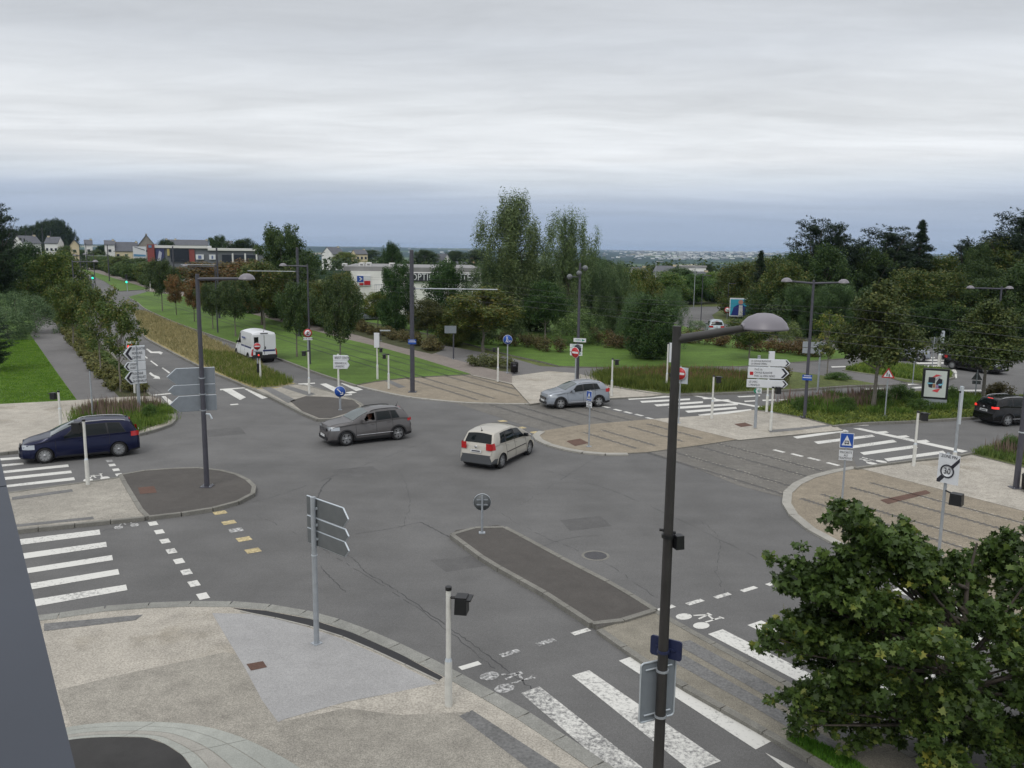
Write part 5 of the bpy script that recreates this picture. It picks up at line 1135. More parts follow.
CRO = base_spec(4.16, 1.74, 1.56, (.80, 3.34), .335,
    top=[(0,.5),(.02,.70),(.08,.86),(.4,.97),(.95,1.05),(1.1,1.08),(1.5,1.31),(1.95,1.49),(2.4,1.55),(3.0,1.555),(3.6,1.49),(3.76,1.45),(4.0,1.12),(4.08,.98),(4.16,.6)],
    belt=[(0,.46),(.08,.76),(.4,.88),(1.1,.95),(2.5,1.02),(3.6,1.10),(4.16,1.0)], plan=[(0,.62),(.03,.73),(.1,.85),(.3,.95),(.7,1.0),(3.5,1.0),(3.95,.95),(4.1,.90),(4.16,.8)],
    wt=[(0,.62),(1.05,.86),(1.15,.83),(2.0,.70),(3.2,.68),(3.76,.65),(4.02,.78),(4.16,.76)], doors=(1.26,2.28,3.1), ws=(1.1,2.0), rw=(3.78,3.98),
    sw=[(1.46,1.95,2.24,2.26),(2.34,2.34,2.95,3.0),(3.06,3.03,3.26,3.42)], hl=(.06,.58,.70,.86), tl=(.02,.34,.90,1.10,.62), rails=(2.05,3.55), clad=.14, cladm=M_trim, archm=M_trim, bump=.3, spokes=5, bright=True, mould=.40, mouldm=M_chrome)
VAN = base_spec(5.41, 2.05, 2.5, (.95, 4.40), .35, sm=.06,
    top=[(0,.6),(.03,.85),(.12,1.0),(.5,1.16),(.9,1.30),(1.0,1.36),(1.5,1.95),(1.8,2.28),(2.1,2.44),(2.5,2.5),(5.2,2.5),(5.33,2.46),(5.39,2.3),(5.41,2.1)],
    belt=[(0,.5),(.12,.9),(.5,1.05),(1.0,1.22),(1.6,1.28),(2.4,1.3),(5.41,1.3)], plan=[(0,.62),(.04,.76),(.15,.88),(.4,.96),(.8,1.0),(5.2,1.0),(5.37,.975),(5.41,.94)],
    wt=[(0,.62),(1.0,.85),(1.7,.84),(2.2,.86),(5.2,.87),(5.41,.84)], doors=(1.25,2.25,3.4), ws=(1.02,1.9), rw=(5.41,5.41),
    sw=[(1.35,1.8,2.1,2.15)], hl=(.1,.55,.72,1.0), tl=(.0,.08,.62,1.12,.9), clad=.14, cladm=M_trim, archm=paint_none if False else M_trim, bump=.2, bumpm=M_trim, spokes=7, plz=.62, bdz=1.2, mirm=M_trim, low=[(0,.3),(.5,.3),(4.9,.3),(5.41,.42)])
def place(S, fpx, rpx, left=True, off=.0):
    """front and rear wheel contact pixels of the visible side -> centre and heading"""
    A_, B_ = G(*fpx), G(*rpx); d = (A_-B_).normalized(); nrm = Vector((-d.y, d.x, 0)) * (-1 if left else 1)     # to the car's other side
    wb_ = S['wx'][1]-S['wx'][0]; mid = (A_+B_)/2; mid = mid + nrm*(S['W']/2-.1)
    c = mid - d*(S['L']/2 - (S['wx'][0]+S['wx'][1])/2) * -1 * -1
    c = mid + d*((S['wx'][0]+S['wx'][1])/2 - S['L']/2)
    c.z = .006; print('wheelbase', round((A_-B_).length, 2), 'spec', wb_); return c, math.atan2(d.y, d.x)
c, a = place(MPV, (45.5,463.5), (119.5,456.5), True)
make_car('dark blue people carrier with a grey roof rail driving onto the left zebra crossing', 'car', car_paint('dark blue metallic paint', (.005,.008,.036)), dict(MPV, cladm=M_trim), c, a)
SUVo = dict(SUV, open=((1.50,1.95,2.24,2.26), 1))
c, a = place(SUV, (346,446), (398,440), True)
tcar, fn = make_car('grey crossover with its driver window open crossing the middle of the junction', 'car', car_paint('grey metallic paint', (.12,.115,.115)), SUVo, c, a)
# driver of the grey crossover
R_ = Matrix.Rotation(a, 3, 'Z'); dp = c + R_ @ Vector((SUV['L']/2-2.12, .36, .55))
M_skin = mat('skin', (.42,.22,.15), .6); M_hair = mat('auburn hair', (.12,.04,.02), .8); M_cloth = mat('pale top', (.5,.45,.42), .85)
t = thing('person', 'driver with auburn hair and a pale top at the open window of the grey crossover', 'person', dp, a)
b = MB(); b.lathe([(.10,.0),(.17,.05),(.17,.2),(.19,.38),(.16,.46),(.06,.50)], M_cloth, sy=1.15, sx=.75, seg=16); b.lathe([(.055,.49),(.055,.55),(.075,.58),(.095,.66),(.095,.72),(.07,.79),(0,.82)], M_skin, (.02,0,0), 16, sy=.85)
for s in (1, -1): b.tube([(.0,s*.19,.42),(.12,s*.25,.24),(.34,s*.17,.26)], [.055,.045,.032], M_cloth, 8); b.tube([(.34,s*.17,.26),(.42,s*.15,.29)], [.035,.03], M_skin, 8)
b.lathe([(.018,.0),(.0,.03)], M_skin, (.115,0,.67), 8, 'X'); b.build('body', t)
b = MB(); b.lathe([(.105,.58),(.115,.68),(.105,.77),(.06,.83),(0,.845)], M_hair, (-.015,0,0), 16, sy=.88); b.build('hair', t)
c, a = place(SCE, (526.5,455.5), (503,467.3), False)
make_car('beige compact people carrier with grey bumper driving away through the junction', 'car', car_paint('beige metallic paint', (.45,.43,.38), .3, .25), SCE, c, a)
c, a = place(CRO, (561,409.2), (598,407), True)
make_car('silver crossover with roof rails crossing the tram tracks', 'car', car_paint('silver blue metallic paint', (.26,.285,.32)), CRO, c, a)[0].scale = (.95,.96,.96)
c, a = place(CRO, (1044,424), (1010,427), False)
make_car('black hatchback with lit brake lights waiting at the right edge', 'car', car_paint('black paint', (.007,.007,.008), .2, 0), dict(CRO, clad=.1, archm=M_trim, tl=(.02,.26,.94,1.05,.74)), c, a-.12, lights=True)
c, a = place(VAN, (237.3,357.2), (249.8,362.5), True)
van_p = car_paint('white van paint', (.66,.68,.70), .35, 0)
vt, vf = make_car('white high-roofed delivery van with blue stripes driving away up the left avenue', 'van', van_p, VAN, c, a, name='delivery_van')
L = VAN['L']; Xr = -L/2
M_vst = mat('van stripe', (.025,.035,.12), .4)
b = MB(); pts0 = [vf['side'](2.3+2.8*k/10, .83, 1, .008) for k in range(11)]; pts1 = [vf['side'](2.3+2.8*k/10, .95, 1, .008) for k in range(11)]; b.grid([pts1, pts0], M_vst, True)
pts0 = [vf['side'](2.3+2.8*k/10, .80, -1, .008) for k in range(11)]; pts1 = [vf['side'](2.3+2.8*k/10, .95, -1, .008) for k in range(11)]; b.grid([pts0, pts1], M_vst, True); b.build('blue_stripe', vt)
b = MB(); b.box((Xr-.012,-.35,.98), (.012,.95,.14), M_vst); b.build('rear_stripe', vt)
for s, nm in ((1,'rear_door'),(-1,'rear_door')): b = MB(); b.box((Xr-.004, s*.46, 1.45), (.016, .88, 1.55), van_p); o = b.build(nm, vt); b = MB(); (b.box((Xr-.018, .62, 1.75), (.008,.34,.62), M_glass) if s == 1 else b.box((Xr-.02, -.06, 1.2), (.02,.1,.2), M_trim)); b.build('door_window' if s == 1 else 'lock_housing', o)
b = MB(); b.box((Xr-.06,0,.52), (.14,1.9,.24), M_trim); b.build('step_bumper', vt); b = MB(); b.box((L/2-3.2, 1.0, 1.86), (.9,.02,.14), mat('van lettering', (.12,.15,.3), .5)); b.build('side_lettering', vt)
b = MB(); b.box((Xr-.02,.0,2.33),(.02,.6,.06), M_trim); b.build('door_top_hinge', vt)
# roundabout cars, distant cars
blk = MATS['black paint']
P = G(981, 372.5); d = G(1000, 374.5)-G(958, 370); make_car('black people carrier on the roundabout behind the right tree, facing right', 'car', blk, MPV, P + Vector((0,.8,.006)), math.atan2(d.y, d.x)-.25, group='cars beyond the junction')
P = G(956, 360.5); make_car('black hatchback partly hidden on the far side of the roundabout', 'car', blk, dict(CRO), P + Vector((1,.6,.006)), PI+.1, group='cars beyond the junction')
P = G(906, 361); make_car('silver car half hidden behind the tree in the planted triangle', 'car', MATS['silver blue metallic paint'], dict(SUV), P + Vector((0,.6,.006)), -.35, group='cars beyond the junction')
P = G(718, 335); make_car('pale blue-grey minibus on the far bend below the billboard', 'minibus', car_paint('pale blue paint', (.38,.44,.48), .35, .1), dict(MPV), P + Vector((0,1.5,.006)), 1.42, group='cars beyond the junction', name='minibus').__getitem__(0).scale = (1.0,1.0,1.0)
P = G(366, 320.5); make_car('silver car parked in front of the white shop', 'car', MATS['silver blue metallic paint'], dict(SCE), P + Vector((0,0,.006)), .5, group='cars beyond the junction')
P = G(448, 309); make_car('dark car parked among the trees before the white shop', 'car', blk, dict(CRO), P + Vector((0,0,.006)), .3, group='cars beyond the junction')
for i, (x, y, an, sc_, lab) in enumerate(((163,284,.1,1.0,'white van parked nearest the red shop'), (176,285,.5,1.0,'white van parked right of the other white van before the red shop'), (193,284,-.2,1.0,'white van parked rightmost before the grey shop front'))):
    o, _ = make_car(lab, 'van', van_p, dict(VAN), G(x, y, .006), an+.3, group='vans parked before the red shop', name='parked_van')
for i, (x, y, lab) in enumerate(((10,283,'pale car glimpsed behind the dark pine trunk'), (22,286,'white car glimpsed right of the dark pine trunk'))):
    make_car(lab, 'car', van_p if i else MATS['silver blue metallic paint'], dict(CRO), G(x, y, .006), .2, group='cars glimpsed behind the pine')
# ================================================================= VEGETATION
def mesh_np(name, V_, F_, m, smooth=False):
    me = bpy.data.meshes.new(name); k = F_.shape[1]; me.vertices.add(len(V_)); me.vertices.foreach_set('co', V_.astype(np.float32).ravel())
    me.loops.add(F_.size); me.loops.foreach_set('vertex_index', F_.astype(np.int32).ravel()); me.polygons.add(len(F_))
    me.polygons.foreach_set('loop_start', np.arange(0, F_.size, k, dtype=np.int32)); me.polygons.foreach_set('loop_total', np.full(len(F_), k, dtype=np.int32))
    if smooth: me.polygons.foreach_set('use_smooth', np.ones(len(F_), bool))
    me.materials.append(m); me.update(calc_edges=True); return me
def unit(v): return v/np.maximum(1e-6, np.linalg.norm(v, axis=1, keepdims=True))
LOBED = np.array([(0,-.5),(.14,-.28),(.46,-.34),(.30,-.10),(.52,.10),(.24,.12),(.20,.26),(0,.55),(-.20,.26),(-.24,.12),(-.52,.10),(-.30,-.10),(-.46,-.34),(-.14,-.28)])
RHOMB = np.array([(0,-.5),(.32,0),(0,.5),(-.32,0)])
SLIM = np.array([(0,-.5),(.15,0),(0,.5),(-.15,0)])
def leaf_cloud(rng, C, R, n, size, shape, outward=.6, up=.35, flat=(1,1,1), fill=.55):
    w = R**2; idx = rng.choice(len(C), n, p=w/w.sum()); d = unit(rng.normal(size=(n,3))); rad = rng.rand(n)**fill
    pos = C[idx] + d*(R[idx]*rad)[:,None]*np.array(flat)
    nrm = unit(d*outward + unit(rng.normal(size=(n,3)))*(1-outward*.5) + np.array([0,0,up]))
    a = unit(np.cross(nrm, unit(rng.normal(size=(n,3))))); b = np.cross(nrm, a); s = size*(.5+1.0*rng.rand(n)**1.3)
    k = len(shape); V_ = pos[:,None,:] + (a[:,None,:]*shape[None,:,0:1] + b[:,None,:]*shape[None,:,1:2])*s[:,None,None]
    if k > 4: V_ = V_ + nrm[:,None,:]*(np.abs(shape[None,:,0:1])*-.22*s[:,None,None])
    return V_.reshape(-1,3), np.arange(n*k).reshape(n,k)
def crown_mesh(name, seed, H, z0, R, prof, nclump, rc, nleaf, size, m, shape=RHOMB, flat=(1,1,1), lumpy=.35, surf=.5, outward=.6, up=.35):
    rng = np.random.RandomState(seed); C = []; 
    ph_ = rng.rand(6)*6.28
    while len(C) < nclump:
        t = rng.rand(); r = prof(t)
        if rng.rand() > r+.12: continue
        a = rng.rand()*6.28; k = 1 + lumpy*(.5*math.sin(2*a+ph_[0]+3*t)+.5*math.sin(5*a+ph_[1]+7*t)+.4*math.sin(9*a+ph_[2]-11*t))
        q_ = R*r*k*rng.rand()**surf; C.append((q_*math.cos(a), q_*math.sin(a), z0+(H-z0)*t))
    C = np.array(C); Rc = rc*(.55+.8*rng.rand(nclump)); C[:,2] = np.maximum(C[:,2], z0*.6+Rc*.3)
    C[:,2] = z0*.8 + (C[:,2]-z0*.8)*(H-rc*.5-z0*.8)/max(1e-3, C[:,2].max()-z0*.8)
    V_, F_ = leaf_cloud(rng, C, Rc, nleaf, size, shape, outward, up, flat)
    return mesh_np(name, V_, F_, m), C
M_bark = mat('bark', (.10,.085,.07), .9, var=.35, vscale=9, bump=.6, bscale=30)
M_bark_g = mat('grey bark', (.17,.155,.13), .9, var=.3, vscale=9, bump=.5, bscale=30)
def trunk_mesh(seed, H, r, C, z0, m, nl=14, lean=.02, ns=1):
    rng = random.Random(seed); b = MB()
    P = [(0,0,0)]; 
    for k in range(1, 7): P.append((rng.uniform(-1,1)*lean*H*k/6, rng.uniform(-1,1)*lean*H*k/6, H*.82*k/6))
    b.tube(P, [r*1.25]+[r*(1-.14*k) for k in range(1,7)], m, 9, False)
    for q_ in rng.sample(range(len(C)), min(nl, len(C))):
        c = C[q_]; zs = max(z0*.75, min(H*.7, c[2]*rng.uniform(.45,.8))); k = min(5.99, zs/(H*.82)*6); i = int(k); f = k-i; s = [P[i][j]*(1-f)+P[i+1][j]*f for j in range(3)]
        mid = [(s[0]+c[0])/2, (s[1]+c[1])/2, (s[2]+c[2])/2 - .06*abs(c[2]-s[2])]; b.tube([s, mid, tuple(c)], [r*.4, r*.24, r*.08], m, 6, False)
    o = b.build('trunk'); me = o.data; bpy.data.objects.remove(o); return me
G1 = lambda k=1: [(.15,(.018*k,.032*k,.012*k)),(.42,(.035*k,.06*k,.018*k)),(.65,(.06*k,.09*k,.026*k)),(.9,(.11*k,.13*k,.04*k))]
ML_young = leaf_mat('young street tree leaves', [(.1,(.02,.034,.012)),(.4,(.042,.062,.018)),(.62,(.075,.085,.025)),(.9,(.15,.11,.04))])
ML_red = leaf_mat('reddening leaves', [(.1,(.035,.03,.015)),(.4,(.075,.06,.022)),(.65,(.14,.07,.03)),(.9,(.24,.10,.04))])
ML_dark = leaf_mat('dark deciduous leaves', [(.1,(.014,.024,.010)),(.42,(.028,.046,.016)),(.65,(.048,.066,.022)),(.9,(.085,.095,.034))])
ML_willow = leaf_mat('grey-green willow leaves', [(.1,(.03,.042,.022)),(.42,(.055,.075,.036)),(.65,(.085,.11,.05)),(.9,(.14,.155,.075))])
ML_pine = leaf_mat('pine needles', [(.1,(.007,.014,.008)),(.42,(.014,.028,.014)),(.65,(.024,.042,.02)),(.9,(.04,.058,.024))], .1)
ML_bush = leaf_mat('shrub leaves', [(.1,(.025,.045,.014)),(.42,(.05,.085,.024)),(.65,(.08,.115,.034)),(.9,(.13,.16,.05))])
ML_heath = leaf_mat('brown hedge leaves', [(.1,(.03,.028,.014)),(.42,(.065,.05,.024)),(.65,(.11,.07,.035)),(.9,(.13,.11,.045))])
ML_maple = leaf_mat('maple leaves', [(.12,(.02,.034,.012)),(.4,(.038,.066,.02)),(.62,(.06,.098,.03)),(.78,(.10,.14,.04)),(.97,(.26,.24,.05))], .28, .42)
dome = lambda t: math.sqrt(max(0, 1-(2*t-1)**2))**.8
rnd = lambda t: max(.08, 1-abs((t-.5)/.56)**2.4)**.5
egg = lambda t: max(.08, 1-abs((t-.42)/(.46 if t < .42 else .62))**2.2)**.5
bushp = lambda t: math.sqrt(max(0, 1-t**2.2))
plume = lambda t: (max(.1, 1-abs((t-.55)/.5)**3)**.5)*(.7+.3*math.sin(6*t+.6)**2)
cone = lambda t: (1-t)**.75*.95+.06
KIND = {}
def kind(nm, seed, H, z0, R, prof, nclump, rc, nleaf, size, m, bark=M_bark, tr=.12, nl=14, **k):
    me, C = crown_mesh('crown', seed, H, z0, R, prof, nclump, rc, nleaf, size, m, **k); KIND[nm] = (me, trunk_mesh(seed, H, tr, C, z0, bark, nl)) + extent(me)
def extent(me):
    a = np.zeros(len(me.vertices)*3, np.float32); me.vertices.foreach_get('co', a); a = a.reshape(-1,3); return float(np.percentile(a[:,2], 99.7)), float(np.percentile(np.abs(a[:,0]), 98.5))
kind('young', 1, 6, 2.5, 2.1, egg, 90, .55, 17000, .15, ML_young, M_bark_g, .09)
kind('young2', 2, 6, 2.4, 2.0, egg, 80, .6, 17000, .15, ML_young, M_bark_g, .09)
kind('young3', 12, 6, 2.3, 2.2, rnd, 105, .52, 20000, .14, ML_dark, M_bark_g, .10)
kind('sparse', 3, 6, 1.9, 1.8, egg, 42, .42, 4200, .14, ML_young, M_bark_g, .07)
kind('red', 4, 6, 2.3, 1.7, egg, 75, .5, 13000, .15, ML_red, M_bark, .08)
kind('big', 5, 10, .9, 4.2, rnd, 170, 1.05, 34000, .24, ML_dark, M_bark, .25)
kind('big2', 6, 10, .7, 4.0, egg, 160, 1.05, 34000, .24, ML_young, M_bark, .25)
kind('airy', 14, 6, 2.4, 2.1, rnd, 62, .42, 7500, .15, ML_young, M_bark_g, .08, lumpy=.5)
kind('street', 15, 6, 2.5, 2.3, lambda t: max(.1, (1-t)**.7)*min(1, t*7+.55), 110, .5, 20000, .14, ML_dark, M_bark_g, .1, lumpy=.35)
kind('spiky', 7, 10, 1.0, 4.2, rnd, 220, .75, 34000, .22, ML_dark, M_bark, .25, lumpy=.55)
kind('willow', 8, 14, 1.0, 3.6, plume, 170, 1.05, 54000, .25, ML_willow, M_bark, .28, shape=SLIM, flat=(.75,.75,1.7), lumpy=.5)
kind('willow2', 9, 12, .8, 3.9, rnd, 170, 1.05, 54000, .25, ML_willow, M_bark, .28, shape=SLIM, flat=(.8,.8,1.5), lumpy=.6)
kind('bush', 10, 2.4, .0, 1.9, bushp, 60, .5, 9000, .13, ML_bush, M_bark, .05, lumpy=.2)
kind('bush2', 11, 2.4, .0, 1.9, bushp, 60, .45, 9000, .13, ML_willow, M_bark, .05, shape=SLIM, lumpy=.25, up=.8)
kind('heath', 13, 1.2, .0, 1.1, bushp, 30, .35, 5000, .10, ML_heath, M_bark, .03, lumpy=.25, up=.6)
def pine_mesh(nm, seed, H, R, z0, m, spire=False):
    rng = np.random.RandomState(seed); C = []; Rc = []
    nb = 230 if not spire else 170
    for i in range(nb):
        t = rng.rand()**1.15; z = z0+(H-z0)*t
        L_ = R*((1-t)**.8*.95+.05)*(.55+.6*rng.rand()) if spire else R*(.22+.8*math.sin(PI*(t*.8+.12)))*(.5+.6*rng.rand())
        a = rng.rand()*6.28; nseg = max(2, int(L_/.4)); rise = rng.uniform(.05, .5) if not spire else rng.uniform(-.3, .1)
        for s_ in range(nseg): q_ = L_*(s_+1)/nseg; C.append((q_*math.cos(a), q_*math.sin(a), z + rise*q_ + rng.normal()*.08)); Rc.append((.22+.3*rng.rand())*(1.15-.3*t))
    for k in range(8): C.append((0,0,H-.35*k*.8)); Rc.append(.22+.05*k)
    C = np.array(C); Rc = np.array(Rc); V_, F_ = leaf_cloud(rng, C, Rc, 46000, .24, SLIM, .45, .5, (1,1,.8), .6); me = mesh_np('crown', V_, F_, m); KIND[nm] = (me, trunk_mesh(seed, H*1.1, .2, C, z0, M_bark, 30)) + extent(me)
pine_mesh('pine', 21, 13, 3.4, 1.6, ML_pine); pine_mesh('pine2', 22, 13, 3.0, 3.0, ML_pine); pine_mesh('spire', 23, 13, 2.6, 1.0, ML_pine, True)
TN_ = [0]
def tree(kd, P, h, w, label, group=None, name='tree', cat='tree', tint=(1,1,1), rz=None, zb=0.0):
    me, tm, H, R = KIND[kd]; TN_[0] += 1
    t = thing(name, label, cat, (P[0], P[1], zb if len(P) < 3 else P[2]), random.Random(TN_[0]).uniform(0, 6.28) if rz is None else rz, group, (w/(2*R), w/(2*R), h/H))
    c = bpy.data.objects.new('crown' if cat != 'shrub' else 'foliage', me); COL.objects.link(c); c.parent = t; c.color = (*tint, 1)
    s = bpy.data.objects.new('trunk' if cat != 'shrub' else 'stem', tm); COL.objects.link(s); s.parent = t
    return t
def tpx(kd, bx, by, top, wpx, label, z=.1, **k):
    P, h = site(bx, by, top, z); sc = scale_at((P.x, P.y, h*.6)); return tree(kd, P, h, wpx*sc, label, **k)
GL = 'young trees standing on the tramway lawn'
tpx('young3', 162.5, 311, 259, 31, 'round green young tree first in the lawn row from the far end', group=GL)
tpx('red', 176.5, 315, 275, 19, 'small russet tree second in the lawn row', group=GL)
tpx('red', 194.5, 321.5, 279, 20, 'small russet tree third in the lawn row', group=GL)
tpx('young3', 213, 329, 283, 30, 'green young tree just left of the slim lawn lamp', group=GL)
tpx('young3', 235.6, 336.5, 279, 40, 'dense green young tree directly left of the white van', group=GL)
tpx('young2', 264.5, 331, 262, 44, 'young tree above the roof of the white van', group=GL, tint=(.9,.9,.8))
tpx('young3', 297, 357, 282, 46, 'dense dark young tree between the van and the no-turn sign', group=GL, tint=(.9,1,.9))
tpx('young3', 340.5, 370, 276, 50, 'dark bushy young tree behind the small curved direction boards', group=GL)
GA = 'roadside trees along the left avenue'
tpx('airy', 121, 392, 300, 58, 'nearest roadside tree above the left hedge, beside the red light', group=GA, tint=(.95,1.05,.85))
tpx('airy', 101, 376, 286, 46, 'second roadside tree above the left hedge', group=GA, tint=(.95,1,.9))
tpx('young', 145, 0+352, 296, 26, 'thin reddish branch-like tree leaning over the median', group=GA, tint=(1.2,.9,.7)) if False else None
tpx('young2', 74, 350, 280, 32, 'roadside tree with olive crown at the bend of the left path', group=GA, tint=(.92,1.02,.8))
tpx('big2', 60, 316, 252, 56, 'broad olive-brown tree behind the left path', group=GA, tint=(.9,1.05,.75))
tpx('airy', 90, 344, 288, 30, 'roadside tree half hidden behind the second hedge tree', group=GA, tint=(1,1,.85))
tpx('big', 30, 312, 244, 44, 'dark green tree beside the broad olive one', group=GA, tint=(.8,1,.95))
tpx('big', 48, 300, 256, 40, 'mid green tree far back on the left', group=GA)
tpx('big2', 86, 300, 250, 34, 'small far green tree at the head of the avenue', group=GA, tint=(1,1.1,.9)) if False else None
tpx('pine2', 0, 318, 202, 40, 'dark pine leaning in at the left edge', name='pine_tree', cat='tree', tint=(1,1,1))
tpx('pine2', 4, 300, 232, 30, 'second dark pine behind the left edge pine', name='pine_tree', cat='tree')
for i, (x, y, tp, w, kd, lab) in enumerate(((8,339,306,60,'bush2','grey-green shrub at the left edge of the lawn'),(36,333,294,54,'bush2','large grey-green shrub beside the top of the left path'),(16,320,290,50,'bush2','grey-green shrub behind the larger one'),(-8,372,318,40,'pine','low dark conifer branch mass at the left edge'))):
    tpx(kd, x, y, tp, w, lab, name='shrub', cat='shrub', group='grey-green shrubs on the left lawn' if i < 3 else None, tint=(.8,.95,.9))
# wooded knoll and trees far left
rg = random.Random(3)
WK = 'trees of the wooded knoll on the left skyline'
for i in range(9): 
    x = 20+i*6.3; tp = (231,228,226,224,222,220,219,221,228)[i]; P = G(x, 258.5, 0); h = HT(P, tp); tree('big', P, h, 18*scale_at(P), ['leftmost','second','third','fourth','fifth','sixth','seventh','eighth','rightmost'][i] + ' round tree of the dark wooded knoll on the skyline', group=WK, tint=(.55,.65,.6))
# background belt of trees: (x, base row, top row, width, kind, tint, description)
BG = [
 (60,280,256,26,'big2',(1.05,1,.7),'olive tree beneath the knoll'), (84,263,250,20,'big',(1,1.1,.9),'green tree before the far bungalow'), (98,266,250,18,'big',(1,1,.8),'green tree left of the yellow house'), (104,270,256,26,'big2',(.9,1,.7),'leafy tree beside the first path mast'),
 (121,276,256,26,'big2',(1,1.1,.8),'leafy tree under the yellow house'), (136,281,258,28,'big',(1.1,1.2,.9),'green tree before the poster board'), (151,285,262,26,'big2',(1,1.1,.8),'green tree at the corner of the path crossing'), (168,271,240,18,'big',(.55,.65,.55),'dark tree on the skyline behind the red shop tower'), (218,271,236,20,'big',(.7,.85,.65),'round dark tree on the skyline behind the grey shop, left'), (244,271,239,32,'big',(.5,.6,.5),'wide dark tree on the skyline behind the grey shop, right'), (104,262,245,14,'big',(.6,.8,.6),'small dark tree between the white and cream houses'), (66,266,246,14,'big2',(.8,1,.7),'small green tree between the white houses and the cream gable'),
 (205,300,262,40,'red',(.8,.9,.8),'brownish tree before the grey shop front'), (228,298,262,44,'red',(.8,.95,.8),'second brownish tree before the grey shop front'), (250,312,260,44,'red',(.95,.95,.9),'orange-tinged tree beside the great dark tree'),
 (285,322,226,66,'spiky',(.85,.95,.85),'great dark tree rising above the skyline behind the lawn'), (306,318,256,50,'spiky',(.8,.95,.8),'dark tree at the right foot of the great dark tree'), (262,326,272,44,'red',(1,.9,.8),'russet tree in front of the great dark tree'),
 (322,326,282,44,'big2',(.9,.9,.7),'olive tree left of the shop sign'), (343,322,273,30,'big2',(1,.95,.7),'yellowing tree in front of the white shop wall'), (338,330,294,40,'big',(.9,1,.8),'bushy tree behind the curved boards'),
 (392,296,243,22,'big',(.55,.75,.65),'dark rounded conifer-like tree on the skyline'), (302,270,250,26,'big',(.8,.9,.7),'tree left of the gabled house on the skyline'), (345,268,252,22,'big2',(1.2,1.3,.8),'bright yellow-green tree on the skyline'), (368,262,250,24,'big',(.8,.9,.8),'tree beside the cream house'), (425,268,250,26,'big',(.7,.8,.7),'tree behind the thick dark mast'), (455,266,251,22,'big',(.7,.8,.7),'low tree between the roofs'), (478,268,250,22,'big',(.75,.8,.7),'low tree left of the tall willow'),
 (396,334,264,32,'big',(.7,.95,.8),'dark tree immediately left of the thick mast'), (378,332,292,26,'young',(1.1,1.15,.8),'pale yellow-green small tree before the white shop'), (447,338,262,38,'big',(.65,.9,.75),'dense dark tree in front of the shop lettering'),
 (427.5,344,299,40,'young3',(1.1,.8,.8),'dark tree with a few red leaves behind the mast arm'), (483,352,288,56,'young2',(1,.95,.7),'broad olive tree behind the second lawn'), (455,346,308,34,'big2',(.9,.9,.7),'olive undergrowth tree beside the broad one'),
 (512,338,194,56,'willow',(1.1,1.1,1.0),'tallest grey-green willow left of the other willow'), (490,338,262,50,'willow2',(.85,.95,.85),'lower willow at the left foot of the tallest one'), (568,336,212,58,'willow2',(1.1,1.15,1.05),'tall grey-green willow right of the tallest one'), (536,332,262,46,'big',(.8,.9,.75),'dark tree in the gap between the two tall willows'), (590,330,255,44,'willow2',(.8,.95,.9),'willow leaning right behind the floodlight mast'),
 (545,342,281,44,'young3',(.8,1.05,.85),'dark green tree on the far lawn before the willows'), (612,334,262,46,'willow2',(.9,1,.95),'pale willow right of the floodlight mast'), (622,330,268,36,'big2',(1,1.1,.8),'leafy tree behind the pale willow'),
 (635,350,293,44,'willow2',(.75,.95,.85),'round grey-green tree on the far lawn'), (651,360,296,50,'big',(.7,.9,.7),'dark tree on the far lawn left of the nearest lamp'), (668,350,288,34,'willow2',(.8,1,.85),'feathery tree touching the nearest lamp post'),
 (640,318,268,34,'big2',(1,1,.75),'autumn-tinged tree by the pale column'), (600,312,258,34,'big',(.6,.75,.7),'dark tree on the skyline right of the willows'), (664,306,272,40,'big2',(.9,1.2,.8),'fresh green tree by the far bend'), (690,304,274,36,'big',(1,1.35,.85),'bright green tree beyond the far bend'), (715,300,272,34,'big2',(1.1,1.45,.8),'light green tree left of the billboard'), (680,296,268,34,'big',(.8,1,.8),'tree behind the bright green one'), (706,276,264,12,'big',(.6,.7,.6),'small round tree among the far roofs'),
 (740,316,262,46,'big2',(.75,.8,.65),'dark brownish tree over the billboard'), (762,318,258,40,'big2',(.85,.9,.7),'olive tree right of the billboard'), (749,360,316,30,'young2',(.9,1,.8),'small young tree on the lawn before the brown hedge'), (738,318,296,26,'young',(.9,1,.7),'leafy tree partly covering the billboard'), (752,324,298,24,'young',(.9,1,.7),'leafy tree at the right end of the billboard'),
 (808,352,228,0,'','',''),
]
for r_ in BG:
    if not r_[4]: continue
    tpx(r_[4], r_[0], r_[1], r_[2], r_[3]*1.18, r_[6], z=0, group='background trees beyond the lawns', tint=r_[5])
BR = 'trees of the wood on the right'
